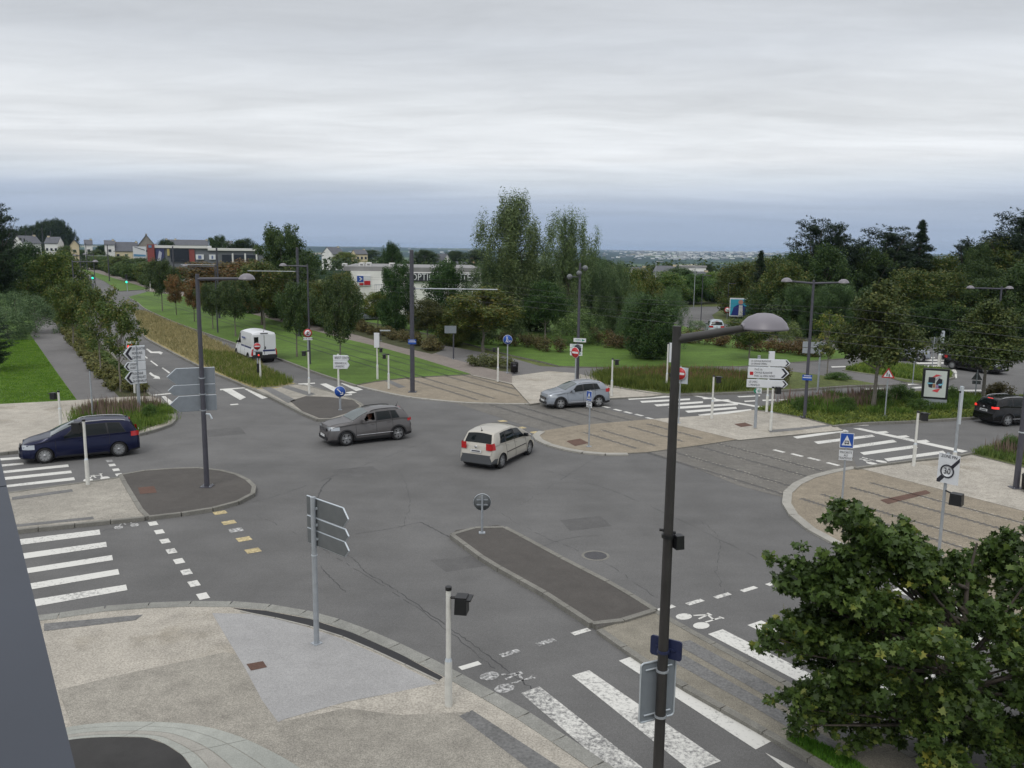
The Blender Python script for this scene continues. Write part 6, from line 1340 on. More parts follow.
RW = [
 (808,330,220,36,'pine','tall dark pine highest on the left of the wood'), (829,330,224,26,'pine2','slim dark pine right of the highest pine'), (785,330,252,40,'big','dark tree left of the highest pine'), (850,330,240,38,'pine','broad dark pine in the wood behind the double lamp'), (882,330,228,52,'pine','large dark pine in the middle of the wood'), (914,330,222,30,'spire','spire-topped dark conifer standing in the wood'), (900,328,240,44,'pine2','dark pine between the large one and the spire'),
 (780,334,262,50,'big2','olive tree at the left of the wood'), (935,330,256,46,'big2','olive tree right of the spire-topped conifer'), (960,330,240,34,'pine','dark pine in the dip of the wood'), (985,330,240,44,'big2','brownish tree beside the dip of the wood'), (1012,330,212,50,'pine','tall dark pine at the right edge'), (1035,330,218,50,'pine2','dark pine just past the right edge'), (1000,332,250,50,'big2','brown-green tree below the right edge pine'), (968,334,262,46,'spiky','dark tree in the right of the wood'),
 (800,338,284,52,'willow2','rounded sallow at the foot of the wood, left'), (838,338,284,62,'willow2','rounded sallow at the foot of the wood behind the double lamp'), (868,338,288,46,'big','dark undergrowth tree behind the triangle tree'), (905,338,270,60,'big2','olive tree behind the triangle tree'), (940,340,272,60,'big2','olive tree above the roundabout'), (975,342,280,60,'spiky','dark tree behind the roundabout cars'), (1010,344,270,70,'spiky','dark tree at the right end of the roundabout'), (770,334,286,40,'big','undergrowth tree left of the double lamp'), (1045,344,250,70,'big','large dark tree past the right edge'), (925,342,300,46,'big','low dark tree above the crossing signs'), (890,342,306,46,'big','low dark tree behind the hidden silver car'), (855,340,306,40,'willow2','low sallow right of the double lamp'), (955,344,306,46,'big','low dark tree right of the tall signal post'),(757,330,252,22,'spire','small dark fir left of the wood'), (1003,331,234,52,'pine2','dark pine between the dip and the right edge pine'), (972,332,246,40,'spiky','dark broadleaf tree just right of the dip in the wood'), (820,332,246,44,'big','dark tree under the two highest pines'), (865,331,248,50,'spiky','dark tree below the broad pine of the wood')]
for x, y, tp, w, kd, lab in RW:
    tpx(kd, x, y, tp, w*1.22, lab, z=0, group=BR, tint={'pine':(.75,.8,.75),'pine2':(.75,.8,.75),'spire':(.8,.85,.8),'big':(.75,.9,.75),'big2':(.72,.8,.6),'spiky':(.75,.85,.7),'willow2':(.62,.8,.6)}[kd], name='pine_tree' if kd in ('pine','pine2','spire') else 'tree')
tpx('street', 873, 409, 282, 90, 'broad dark street tree in the planted triangle left of the poster panel', group='street trees in the planted triangle', tint=(1.1,.95,.8)); tpx('young2', 864, 404, 300, 70, 'bronze-tinged street tree just behind the broad dark one', group='street trees in the planted triangle', tint=(.9,.85,.7)) if False else None
tpx('street', 983, 401, 301, 82, 'dark street tree behind the black hatchback', group='street trees in the planted triangle', tint=(1.1,1,.8))
tpx('sparse', 827, 376, 311, 32, 'slender young tree with yellowing leaves right of the double lamp', tint=(1.3,1.35,.9))
tpx('bush2', 578, 344, 308, 52, 'upright green willow bush on the far lawn behind the floodlight mast', name='shrub', cat='shrub', tint=(1,1.15,.8))
tpx('bush2', 789, 349, 321, 32, 'round yellow-green bush at the end of the brown hedge', name='shrub', cat='shrub', tint=(1.2,1.15,.8))
tpx('bush2', 699, 330, 320, 20, 'silvery bush on the inside of the far bend', name='shrub', cat='shrub', tint=(1.6,1.6,1.8))
# near maple, bottom right
def near_maple():
    rng = np.random.RandomState(31); PT = Vector((7.9, 13.7, .08))
    out = [(848,484),(868,500),(884,524),(905,520),(925,534),(950,526),(985,520),(1010,530),(1040,520),(1090,540),(1150,620),(1170,760),(1130,900),(1010,960),(900,900),(850,790),(835,748),(800,742),(778,712),(756,695),(752,672),(772,660),(748,640),(752,622),(790,615),(772,590),(762,566),(776,556),(800,566),(806,548),(824,548),(838,530),(828,512),(836,494)]
    px = rng.uniform(745, 1175, 9000); py = rng.uniform(480, 960, 9000); ok = inpoly(out, px, py); px, py = px[ok], py[ok]
    holes = [(862,556,15),(905,590,11),(930,700,8),(885,640,9),(975,610,10),(825,640,9),(855,690,9),(1005,585,9),(800,590,8),(940,575,9)]
    C = []; Rc = []; TIP = []
    for x, y in zip(px, py):
        if any((x-a)**2+(y-b)**2 < (r*1.4)**2 for a, b, r in holes): continue
        de = min(math.hypot(x-a, y-b) for a, b in out)
        if rng.rand() > (1 if de < 26 else .55): continue
        d = ray(x, y); d = d/ d.y; half = min(2.5, .3+de*.022); Y = PT.y + half*(2*rng.rand()-1)
        p = CP + d*Y
        if p.z < .3: continue
        tip = np.array([p.x-PT.x, p.y-PT.y, p.z-PT.z]); base = np.array([tip[0]*.2, tip[1]*.2, .8+tip[2]*.42]); TIP.append(tip*.93+base*.07)
        for k in range(5):
            f = .60+.40*k/4; q_ = base+(tip-base)*f; q_[2] += .18*math.sin(PI*f); C.append(q_+rng.normal(size=3)*.05); Rc.append(.30-.035*k)
        if len(TIP) >= 215: break
    C = np.array(C); Rc = np.array(Rc)*(.8+.4*rng.rand(len(C)))
    V_, F_ = leaf_cloud(rng, C, Rc, 60000, .112, LOBED, .3, .6, (1,1,.7)); me = mesh_np('crown', V_, F_, ML_maple); C = TIP
    H = 5.0; t = thing('maple_tree', 'near maple with lobed green leaves filling the bottom right corner', 'tree', PT)
    c = bpy.data.objects.new('crown', me); COL.objects.link(c); c.parent = t; c.color = (1.0,.95,.8,1)
    s_ = bpy.data.objects.new('trunk', trunk_mesh(31, H*1.0, .10, C, 1.0, M_bark, 70, .012)); COL.objects.link(s_); s_.parent = t
NEAR_MAPLE = near_maple
# hedges
def hedge(label, px, hgt, wid, m, z=.12, n=None, size=.13, name='hedge', lump=.3, tint=(1,1,1), cat='hedge', group=None):
    pts = crv(gp(px, z), 6); rng = np.random.RandomState(len(px)*7+int(px[0][0])); C = []; Rc = []
    tot = 0
    for a, b in zip(pts, pts[1:]):
        L_ = (b-a).length; tot += L_; t = (b-a).normalized(); q_ = Vector((-t.y, t.x, 0))
        for k in range(max(2, int(L_/(wid*.18)))):
            f = rng.rand(); p = a.lerp(b, f) + q_*(rng.rand()-.5)*wid*.8; hz = hgt*(.25+.65*rng.rand()*(1-lump*rng.rand())); C.append((p.x, p.y, z+hz)); Rc.append(wid*(.22+.15*rng.rand()))
    C = np.array(C); Rc = np.minimum(np.array(Rc), hgt*.5); V_, F_ = leaf_cloud(rng, C, Rc, n or int(tot*wid*480), size, RHOMB, .7, .5); V_[:,2] = np.maximum(V_[:,2], z+.01)
    root = thing(name, label, cat, (0,0,0), 0, group); c0 = C.mean(0); root.location = (c0[0], c0[1], z)
    V_ = V_ - np.array([c0[0], c0[1], z]); o = bpy.data.objects.new('foliage', mesh_np('foliage', V_, F_, m)); COL.objects.link(o); o.parent = root; o.color = (*tint, 1)
    b = MB(); r2 = np.random.RandomState(3)
    for k in range(0, len(C), max(1, len(C)//13)): c = C[k]-np.array([c0[0], c0[1], z]); b.tube([(c[0],c[1],0),(c[0]+r2.normal()*.05,c[1]+r2.normal()*.05,max(.1,c[2]))], [.02,.01], M_bark, 5, False)
    s_ = b.build('stems', root); return root
hedge('brown-green low hedge between the left path and the avenue', [(62,322),(74,341),(92,362),(108,380),(126,392),(142,391)], .6, 1.4, ML_heath, tint=(1,1.35,.9))
hedge('green low hedge beside the avenue kerb behind the left boards', [(78,325),(96,350),(118,372),(138,388)], .45, 1.0, ML_bush, tint=(.8,.75,.6))
hedge('russet low hedge among the paths left of the thick mast', [(350,328),(376,334),(400,340),(425,347),(438,351)], .95, 2.2, ML_heath, tint=(.9,1.05,.9))
hedge('dark low planting at the corner behind the litter bin', [(470,365),(490,366),(508,369)], .8, 1.8, ML_heath, tint=(.8,1.2,.9))
hedge('brown clipped hedge on the far lawn left of the willow bush', [(500,345),(520,346),(540,349),(558,353)], 1.1, 1.8, ML_heath, tint=(.75,.85,.75))
hedge('brown clipped hedge on the far lawn right of the willow bush', [(588,341),(605,345),(625,349),(648,353)], 1.2, 2.0, ML_heath, tint=(.85,.85,.75))
hedge('long brown clipped hedge before the back road', [(684,342),(720,346),(760,351),(800,354.5),(822,357)], 1.2, 2.2, ML_heath, tint=(.9,.8,.7))
hedge('dark hedge along the foot of the willows', [(384,323),(430,331),(460,338),(485,345)], 1.6, 2.4, ML_dark)
hedge('tall dark hedge behind the cycle path on the left', [(92,265.5),(105,270),(125,277.5),(152,285),(178,291)], 4.6, 4.5, ML_dark, size=.22, tint=(1.1,1.2,.9))
hedge('dark undergrowth behind the lawn row', [(200,302),(240,310),(285,318),(325,324),(350,325)], 3.0, 4.0, ML_dark, size=.2, tint=(1,1,.8))
hedge('dark undergrowth below the wood behind the roundabout', [(770,336),(820,337),(880,339),(940,341),(1000,343),(1060,345)], 3.6, 4.5, ML_dark, size=.24, tint=(.8,.85,.75))
hedge('green thicket beyond the far bend', [(640,304),(680,303),(720,302),(752,306)], 3.5, 5.0, ML_bush, size=.3, tint=(.7,.8,.6))
# ornamental grasses and herbs in the beds
def inpoly(P, x, y):
    c = np.zeros(len(x), bool); n = len(P)
    for i in range(n):
        x1, y1 = P[i]; x2, y2 = P[(i+1) % n]; k = ((y1 > y) != (y2 > y)) & (x < (x2-x1)*(y-y1)/(y2-y1+1e-12)+x1); c ^= k
    return c
near_maple()
def blades(name, label, px, z, n, h, w, m, seed=1, clump=0, cr=.4, lean=.35, tint=(1,1,1)):
    P = [(p.x, p.y) for p in gp(px, z)]; rng = np.random.RandomState(seed); xs_ = [p[0] for p in P]; ys_ = [p[1] for p in P]; pts = np.zeros((0,2))
    def sample(k):
        out = np.zeros((0,2))
        while len(out) < k:
            q_ = np.column_stack([rng.uniform(min(xs_), max(xs_), k*2), rng.uniform(min(ys_), max(ys_), k*2)]); out = np.vstack([out, q_[inpoly(P, q_[:,0], q_[:,1])]])
        return out[:k]
    if clump:
        C = sample(clump); i = rng.randint(0, clump, n); pts = C[i] + rng.normal(size=(n,2))*cr*.5; hh = h*(.6+.4*rng.rand(clump))[i]*(.5+.6*rng.rand(n)); d = unit(np.column_stack([pts-C[i]+rng.normal(size=(n,2))*.1, np.zeros(n)]))[:,:2]
    else: pts = sample(n); hh = h*(.4+.8*rng.rand(n)); a = rng.rand(n)*6.28; d = np.column_stack([np.cos(a), np.sin(a)])
    base = np.column_stack([pts, np.full(n, z)]); a = rng.rand(n)*6.28; sd_ = np.column_stack([np.cos(a), np.sin(a), np.zeros(n)])*w
    tip = base + np.column_stack([d*(hh*lean*rng.rand(n))[:,None], hh]); mid = base*.5+tip*.5; mid[:,2] += hh*.08
    V_ = np.stack([base-sd_*.5, base+sd_*.5, mid+sd_*.5, tip+sd_*.12, mid-sd_*.5], 1).reshape(-1,3); F_ = np.arange(n*5).reshape(n,5)
    c0 = V_.mean(0); c0[2] = z; o = bpy.data.objects.new(name, mesh_np(name, V_-c0, F_, m)); o.location = c0; COL.objects.link(o); o.color = (*tint, 1)
    return tag(o, label, 'grass' if 'grass' in name else 'ground cover', kind='stuff')
ML_dry = leaf_mat('dry grass', [(.1,(.10,.09,.04)),(.4,(.19,.16,.075)),(.65,(.27,.22,.11)),(.9,(.34,.26,.14))], .2, .8)
ML_gr = leaf_mat('green grass blades', [(.1,(.035,.055,.014)),(.4,(.06,.09,.022)),(.65,(.09,.12,.032)),(.9,(.14,.15,.05))], .2, .7)
ML_plum = leaf_mat('purple brown seed heads', [(.1,(.05,.035,.03)),(.4,(.09,.06,.05)),(.65,(.13,.09,.075)),(.9,(.17,.13,.10))], .1, .8)
blades('dry_grass', 'tall dry straw-coloured grass on the long median', [(134,312),(140,311),(148,313),(162,319),(200,334),(235,351),(262,366),(280,377),(262,381),(228,376),(200,365),(150,339),(143,333),(138,322)], .12, 16000, .38, .035, ML_dry, 2, lean=1.0, tint=(.85,.88,.95))
blades('green_grass', 'greener grass at the near tip and edges of the median', [(200,352),(235,356),(262,368),(295,383),(276,387),(256,388),(228,377),(205,366)],   .12, 8000, .45, .03, ML_gr, 3, tint=(1.1,1,.8))
blades('verge_grass', 'rough grass in the rounded bed beside the blue car', [(77,416),(81,409),(100,405),(140,404.5),(158,405),(168,411),(166,419),(154,426),(137,431),(110,436),(86,433)], .13, 16000, .42, .022, ML_gr, 4, clump=120, cr=.5, tint=(1,1.1,.8))
blades('seed_heads', 'purple-brown seed heads over the rounded bed by the blue car', [(80,411),(100,406),(158,406),(160,411),(110,420),(84,420)], .13, 900, .95, .03, ML_plum, 5, clump=30, cr=.6, lean=.15)
blades('reed_grass', 'tall reddish ornamental grasses before the upper zebra crossing', [(601,375),(605,382),(625,387),(667,392),(740,390),(748,378),(700,373),(620,373)], .12, 24000, .72, .03, ML_gr, 6, clump=170, cr=.8, lean=.6, tint=(.95,.85,.72))
blades('seed_heads', 'red-brown seed heads over the reeds before the upper zebra crossing', [(601,375),(625,380),(667,384),(745,384),(748,376),(700,373),(620,373)], .12, 2400, .85, .03, ML_plum, 7, clump=120, cr=.8, lean=.15, tint=(1.1,.8,.7))
blades('ground_cover', 'low yellow-green ground cover across the planted triangle', B1, .12, 36000, .15, .05, ML_bush, 8, lean=1.6, tint=(1.5,1.2,.9)) 
blades('ornamental_grass', 'dark clumps of grass standing in the planted triangle', [(770,409),(783,404),(800,401),(830,398),(870,396),(950,396),(985,400),(960,410),(905,414),(850,416),(810,414)], .12, 10000, .6, .03, ML_gr, 9, clump=42, cr=.55, lean=.6, tint=(.8,.95,.65))
blades('seed_heads', 'purple-brown seed heads above the planted triangle', [(783,404),(800,401),(830,398),(870,396),(905,397),(860,408),(800,409)], .12, 1100, .95, .03, ML_plum, 10, clump=26, cr=.9, lean=.15, tint=(1.1,1,1.1))
blades('ground_cover', 'rough weeds on the small grassy island by the roundabout', [(845,370),(870,363),(910,367),(946,371),(952,376),(925,382),(885,375)], .12, 9000, .35, .05, ML_bush, 11, lean=.9, tint=(1.3,1.2,.8))
blades('ground_cover', 'weeds and grass on the right edge corner lawn', [(972,453),(985,450),(1024,442),(1080,438),(1080,470),(1024,465)], .1, 9000, .3, .03, ML_gr, 12, lean=.8)
blades('seed_heads', 'flower stalks on the right edge corner lawn', [(990,452),(1024,444),(1024,458),(1000,458)], .1, 260, .9, .03, ML_plum, 13, clump=10, cr=.7, lean=.15)
blades('lawn_grass', 'fine grass blades over the left lawn and its edge', [(0,404),(76,399.5),(54,369),(34,340),(0,340)], .118, 40000, .07, .02, ML_gr, 14, tint=(1.0,1.32,.5))
blades('verge_grass', 'tuft of bright grass at the foot of the near maple', [(788,738),(800,734),(850,759),(890,785),(860,784)], .088, 3500, .09, .012, ML_gr, 15, tint=(.8,1.3,.6))
for i, (x, y, w, h_, lab) in enumerate(((880,405,26,.9,'dark green grassy shrub right of the triangle tree trunk'),(900,402,30,1.1,'tall grassy shrub left of the poster panel'),(951,402,16,1.0,'dark upright shrub right of the poster panel'),(845,410,24,.8,'low grassy shrub at the front of the triangle'),(801,410,20,.8,'low grassy shrub near the double lamp'),(920,410,24,.7,'low shrub at the foot of the poster panel'),(962,409,16,.6,'low shrub beside the black hatchback'),(780,384,26,1.3,'brown shrub behind the big right-pointing boards'),(150,419,18,.8,'green shrub at the foot of the left boards'),(999,396,30,.9,'scrubby plant behind the black hatchback'),(1010,452,22,.8,'scrubby plant on the right edge corner lawn'),(838,379,26,.5,'low green clump on the verge behind the double lamp'))):
    P = G(x, y, .12); tree('heath' if i in (7,9) else 'bush', P, h_, w*scale_at(P), lab, name='shrub', cat='shrub', group='low shrubs in the beds', tint=(.7,.8,.6))
# far-off woodland on the slope and in the valley
def woodland():
    rng = np.random.RandomState(77); C = []; Rc = []
    def zt(x, y):
        r = math.hypot(x, y)
        if r <= 240: return 0
        if r < 3500: t = min(1, (r-240)/1500); z = -52*(t*t*(3-2*t))
        else: t = min(1, (r-3500)/5500); z = -52+62*(t*t*(3-2*t))
        if r > 700: z += float(hills(np.array([x]), np.array([y]))[0])*70*min(1, (r-700)/2500)
        return z
    for k in range(1500):
        a = math.radians(rng.uniform(-38, 40)); r = 230*math.exp(rng.rand()*1.9); x, y = r*math.sin(a), r*math.cos(a)
        if r < 330 and -32 < math.degrees(a) < 14: r = 340; x, y = r*math.sin(a), r*math.cos(a)
        h = rng.uniform(3, 6.5); z = zt(x, y)
        for q_ in range(3): C.append((x+rng.normal()*2.5, y+rng.normal()*2.5, z+h*(.3+.5*rng.rand()))); Rc.append(h*.42*(1+r/1800))
    V_, F_ = leaf_cloud(rng, np.array(C), np.array(Rc), 90000, 1.15, RHOMB, .8, .5); o = bpy.data.objects.new('woodland', mesh_np('woodland', V_, F_, ML_dark)); COL.objects.link(o); o.color = (.8,.85,.7,1); tag(o, 'far-off woodland falling away into the valley below the skyline', 'woodland', kind='stuff')
woodland()
# ================================================================= BUILDINGS
M_slate = mat('slate roof', (.085,.09,.105), .7, var=.2, vscale=1.2, speck=.15)
M_wallw = mat('white render', (.74,.74,.71), .85, var=.1, vscale=.5)
M_wally = mat('cream yellow render', (.60,.52,.34), .85, var=.08, vscale=.5)
M_wallp = mat('peach render', (.55,.40,.28), .85, var=.08, vscale=.5)
M_stone = mat('grey stone', (.26,.24,.21), .9, var=.25, vscale=1.5, speck=.2)
M_win = mat('window glass', (.03,.035,.045), .12)
M_frame = mat('window frame', (.55,.55,.55), .5)
M_flat = mat('grey flat roof', (.22,.22,.22), .85, var=.25, vscale=.4)
M_clg = mat('grey cladding', (.13,.14,.155), .5, var=.1, vscale=.5)
M_redc = mat('red cladding', (.22,.05,.045), .5, var=.08, vscale=.5)
M_ridge = mat('pale roof edge', (.62,.62,.60), .6)
def window(t, x, y, z, w, h, s=-1):
    b = MB(); b.box((x, y+s*.03, z), (w+.16, .08, h+.16), M_frame); o = b.build('window', t); b = MB(); b.box((x, y+s*.075, z), (w, .02, h), M_win); b.build('pane', o)
def house(px, by, eave, ridge, wpx, label, wall=M_wallw, depth=8, yaw=0.0, gable_front=False, chim=(1,), wins=3, roof=M_slate, group='houses beyond the trees', z=0):
    P = G(px, by, z); sc = scale_at(P); w = wpx*sc; he = HT(P, eave); hr = HT(P, ridge); t = thing('house', label, 'house', P, facing(P)+yaw, group); d = depth
    b = MB()
    if gable_front:
        b.box((0,d/2,he/2), (w,d,he), wall); b.prism([(-w/2,he),(w/2,he),(0,hr)], 0.0, .3, wall); b.prism([(-w/2,he),(w/2,he),(0,hr)], d-.3, d, wall); b.build('wall', t)
        b = MB(); k = .35
        for s in (-1, 1): 
            n_ = Vector((s*(hr-he), 0, w/2)).normalized()*.12; A_ = Vector((s*(w/2+k), 0, he-k*(hr-he)/(w/2))); B_ = Vector((0,0,hr)); 
            vs_ = [A_, B_, B_+n_, A_+n_]; b.add([(v.x, -.3, v.z+.02) for v in vs_]+[(v.x, d+.3, v.z+.02) for v in vs_], [(0,1,2,3),(7,6,5,4),(0,4,5,1),(1,5,6,2),(2,6,7,3),(3,7,4,0)], roof)
        r_ = b.build('roof', t)
    else:
        b.box((0,d/2,he/2), (w,d,he), wall); 
        for s in (-1, 1): b.add([(s*w/2,0,he),(s*w/2,d,he),(s*w/2,d/2,hr),(s*(w/2-.3),0,he),(s*(w/2-.3),d,he),(s*(w/2-.3),d/2,hr)], [(0,1,2),(5,4,3),(0,2,5,3),(1,4,5,2)], wall)
        b.build('wall', t); b = MB()
        for s in (-1, 1):
            y0 = d/2+s*(d/2+.35); z0 = he-.35*(hr-he)/(d/2); b.add([(-w/2-.2,y0,z0),(w/2+.2,y0,z0),(w/2+.2,d/2,hr+.02),(-w/2-.2,d/2,hr+.02),(-w/2-.2,y0,z0+.14),(w/2+.2,y0,z0+.14),(w/2+.2,d/2,hr+.16),(-w/2-.2,d/2,hr+.16)], [(3,2,1,0),(4,5,6,7),(0,1,5,4),(1,2,6,5),(2,3,7,6),(3,0,4,7)], roof)
        r_ = b.build('roof', t)
    for c in chim:
        cx_ = c*(w/2-.5) if not gable_front else 0; b = MB(); b.box((cx_, d/2 if not gable_front else d*.5+c*2, hr+.0), (.8,.8,1.0), M_stone if wall is M_stone else M_wally); b.box((cx_, d/2 if not gable_front else d*.5+c*2, hr+.56), (.95,.95,.1), M_flat); b.build('chimney', r_)
    for i in range(wins):
        x = -w/2 + w*(i+.5)/wins; window(t, x, 0, he*.3, min(1.1, w/wins*.5), 1.2)
        if he > 4.2: window(t, x, 0, he*.75, min(1.1, w/wins*.5), 1.1)
    b = MB(); b.box((w*.08, -.03, 1.0), (.95,.07,2.0), M_clg); b.build('door', t)
    return t
HG = 'houses on the left skyline'
house(34, 269, 243, 236, 18, 'white house with grey roof under the wooded knoll', M_wallw, yaw=.5, group=HG, z=-1.5); house(53, 269, 243, 237, 12, 'second white house right of the one under the knoll', M_wallw, yaw=-.3, group=HG, z=-1.5, chim=(-1,))
house(76, 269, 245, 240, 8, 'small cream gabled house right of the knoll', M_wally, gable_front=True, wins=1, group=HG, z=-1.5, chim=()); house(90, 269, 244.5, 240, 7, 'tiny white house on the skyline by the dark masts', M_wallw, group=HG, z=-1.5, wins=1, chim=(1,)); house(111, 269, 244.5, 240.5, 9, 'white house at the left of the yellow one', M_wallw, group=HG, z=-1.5, wins=1, chim=(1,))
house(127, 269, 250.8, 242.3, 22, 'yellow house with a wide grey slate roof and two chimneys', M_wally, chim=(-1,1), group=HG, z=-1.5); house(148, 269, 245, 235, 15, 'stone gable-ended house with a broad chimney', M_stone, gable_front=True, chim=(0,), wins=1, group=HG, z=-1.5)
house(188, 269, 245, 240, 40, 'long low slate-roofed house behind the red shop', M_wallw, chim=(-1,-.55,1), group=HG, z=-1.5, wins=4); house(225, 269, 244, 241, 16, 'low grey roof between the round trees', M_wallw, chim=(), group=HG, z=-1.5, wins=2)
HM = 'houses on the middle skyline'
house(339, 270, 254, 247.5, 15, 'white gabled house left of the white shop', M_wallw, yaw=.7, group=HM, z=-1.5, chim=(1,)); house(362, 270, 254, 250, 12, 'cream house behind the white shop', M_wally, yaw=.3, group=HM, z=-1.5); house(430, 270, 262, 252.5, 14, 'white steep-gabled house right of the thick mast', M_wallw, yaw=.9, group=HM, z=-1.5, gable_front=True, chim=(1,), wins=1)
house(447, 270, 264, 254, 13, 'second steep-gabled white house right of the mast', M_wallw, yaw=.6, group=HM, z=-1.5, gable_front=True, chim=(), wins=1); house(462, 270, 266, 262, 12, 'cream house with red trim behind the lettered shop', M_wallp, group=HM, z=-1.5, chim=(1,)); house(482, 270, 262, 254, 11, 'peach house left of the tall willows', M_wallp, yaw=.6, group=HM, z=-1.5, chim=(1,), wins=1)
house(527, 300, 274, 268, 14, 'peach-orange house glimpsed between the two tall willows', M_wallp, yaw=.1, group=HM, z=-1.5, chim=(), wins=2)
HR = 'houses on the right skyline'
house(641, 283, 273, 268, 14, 'grey-roofed house right of the willows', M_wallw, group=HR, wins=2, yaw=.2); house(663, 283, 272, 266.5, 20, 'long grey roof above the bright green trees', M_wallw, group=HR, wins=3, yaw=-.2); house(681, 286, 280, 274, 28, 'big grey slate roof above the far bend', M_wallw, group=HR, wins=3, chim=()); house(705, 284, 279, 272.5, 20, 'slate-roofed house right of the big grey roof', M_wallw, group=HR, wins=2, yaw=.5)
house(724, 286, 281, 277, 14, 'grey-roofed house left of the billboard trees', M_wallw, group=HR, wins=2, yaw=.3)
P = G(692, 283); t = thing('commercial_building', 'low white flat-roofed building on the right skyline', 'building', P, facing(P)); sc = scale_at(P); h = HT(P, 267.5); w = 26*sc; b = MB(); b.box((0,5,h/2), (w,10,h), M_wallw); b.build('wall', t); b = MB(); b.box((0,5,h+.2), (w+.5,10.5,.4), M_flat); b.build('roof', t)
for i in range(4): window(t, -w/2+w*(i+.5)/4, 0, h-1.6, w*.16, 1.0)
# red and grey shop
P = G(205, 281); t = thing('commercial_building', 'long low shop with a red entrance tower, posters and pale roof edge', 'shop', P, facing(P)-.06); sc = scale_at(P); X_ = lambda px: (px-205)*sc; Z_ = lambda py: HT(P, py)
def bx(name, x0, x1, ya, yb, m, y=0, d=.3, par=None):
    b = MB(); b.box(((X_(x0)+X_(x1))/2, y+d/2, (Z_(ya)+Z_(yb))/2), (X_(x1)-X_(x0), d, Z_(ya)-Z_(yb)), m); return b.build(name, par or t)
bx('wall', 160, 209, 248.5, 281, M_clg, 0, 18); bx('wall', 209.05, 262, 250.5, 281, M_clg, 0, 18)
bx('entrance_tower', 153.5, 159.9, 245, 281, M_redc, -.8, 6); bx('roof_edge', 160, 208.9, 245.8, 248.4, M_ridge, -.6, 19); bx('roof_edge', 209, 262, 248.2, 250.4, M_ridge, -.6, 19)
bx('red_panel', 191.5, 196.5, 249.5, 262, M_redc, -.35); bx('glazed_front', 174.5, 191, 249.5, 262, M_win, -.35)
o = bx('poster', 160.6, 168.5, 247.6+1, 262, mat('shop poster blue', (.035,.045,.12), .5), -.35); b = MB(); b.prism([(X_(162),Z_(261)),(X_(165),Z_(261)),(X_(166.5),Z_(253)),(X_(164),Z_(251))], -.4, -.36, mat('shop poster pale', (.4,.42,.5), .5)); b.build('artwork', o)
bx('yellow_banner', 171.2, 173.4, 249, 256, mat('yellow banner', (.4,.34,.12), .5), -.35)
for x0, x1 in ((197.5, 205), (210, 216)): o = bx('window_poster', x0, x1, 254.5, 259.5, M_signw, -.4, .3); bx('emblem', x0+2.2, x1-2.2, 255.5, 258.8, mat('faded emblem', (.12,.16,.3), .5), -.45, .02, o)
for x0, x1 in ((222,231),(234,243),(245,254)): o = bx('window', x0, x1, 254.5, 264, M_win, -.35); bx('pillar', x1+.5, x1+2, 253, 266, M_ridge, -.45, .3)
bx('emblem_panel', 154.8, 157.6, 245.8, 248.3, mat('emblem blue', (.1,.22,.36), .5), -.9, .09)
P = G(141, 276); t = thing('billboard', 'white advertising hoarding beside the red shop tower', 'billboard', P, facing(P)); sc = scale_at(P); z0, z1 = HT(P, 258.5), HT(P, 246.5); w = 12*sc; b = MB(); b.box((0,0,(z0+z1)/2), (w,.3,z1-z0), M_signw); b.build('panel', t)
b = MB(); b.prism([(-w*.45,z0+.6),(w*.45,z0+.6),(w*.45,z0+1.1),(-w*.45,z0+1.3)], -.2, -.16, mat('hoarding blue', (.1,.25,.4), .5)); b.prism([(-w*.4,z1-.2),(w*.4,z1-1.2),(w*.4,z1-.9),(-w*.4,z1-.05)], -.2, -.16, M_clg); b.build('artwork', t)
b = MB(); b.box((0,.0,z0/2), (w*.8,.3,z0), M_clg); b.build('stand', t)
# white shop with black fascia lettering
P = G(400, 316); t = thing('commercial_building', 'white flat-roofed shop with a black lettered fascia behind the trees', 'shop', P, facing(P)-.02); sc = scale_at(P); X_ = lambda px: (px-400)*sc; Z_ = lambda py: HT(P, py)
bx('wall', 352, 407, 271.5, 316, M_wallw, 0, 24); bx('wall', 407.05, 482, 272, 316, M_wallw, 1.2, 22); bx('roof', 345, 407, 265.5+1.5, 271.3, M_flat, .6, 22); bx('roof', 407.1, 482, 267.5, 272, M_flat, 1.2, 22)
o = bx('fascia', 407.5, 480, 273.2, 281.5, M_ink, .9, .3)
fw = X_(476)-X_(411); tm_ = text_mesh('OPTICAL CENTER', 1.55, M_signw, o, (X_(411)+X_(476))/2, .86, Z_(277.4), 'lettering'); ex = max(v.co.x for v in tm_.data.vertices)-min(v.co.x for v in tm_.data.vertices); tm_.scale = (fw/ex, .86, 1)
o = bx('sign_panel', 358, 371.5, 276, 286, M_signw, -.15, .14); bx('blue_square', 358.4, 364.6, 276.2, 282.2, M_blue, -.19, .03, o); bx('red_square', 365.2, 371.2, 281, 285.2, M_red, -.19, .03, o); bx('red_text_band', 360.5, 364.6, 283.2, 285.4, M_red, -.19, .03, o)
b = MB(); b.prism([(X_(360.3),Z_(281)),(X_(361.6),Z_(281)),(X_(363.6),Z_(279.2)),(X_(361.6),Z_(277.4)),(X_(360.3),Z_(277.4)),(X_(361.8),Z_(279.2))], -.2, -.191, M_signw); b.build('arrow_mark', o)
b = MB(); [b.box((X_(376+i*1.6), -1.2, Z_(287.5)), (.05,.05,Z_(284.2)-Z_(291)), M_galv) for i in range(11)]; b.box((X_(384), -1.2, Z_(284.2)), (X_(392)-X_(376),.07,.07), M_galv); b.box((X_(384), -.7, Z_(291)), (X_(392)-X_(376),1.2,.15), M_wallw); b.build('balcony', t)
bx('window', 376.5, 381, 292, 300, M_win, -.05, .05); bx('door', 354, 358, 292, 312, M_win, -.05, .05)
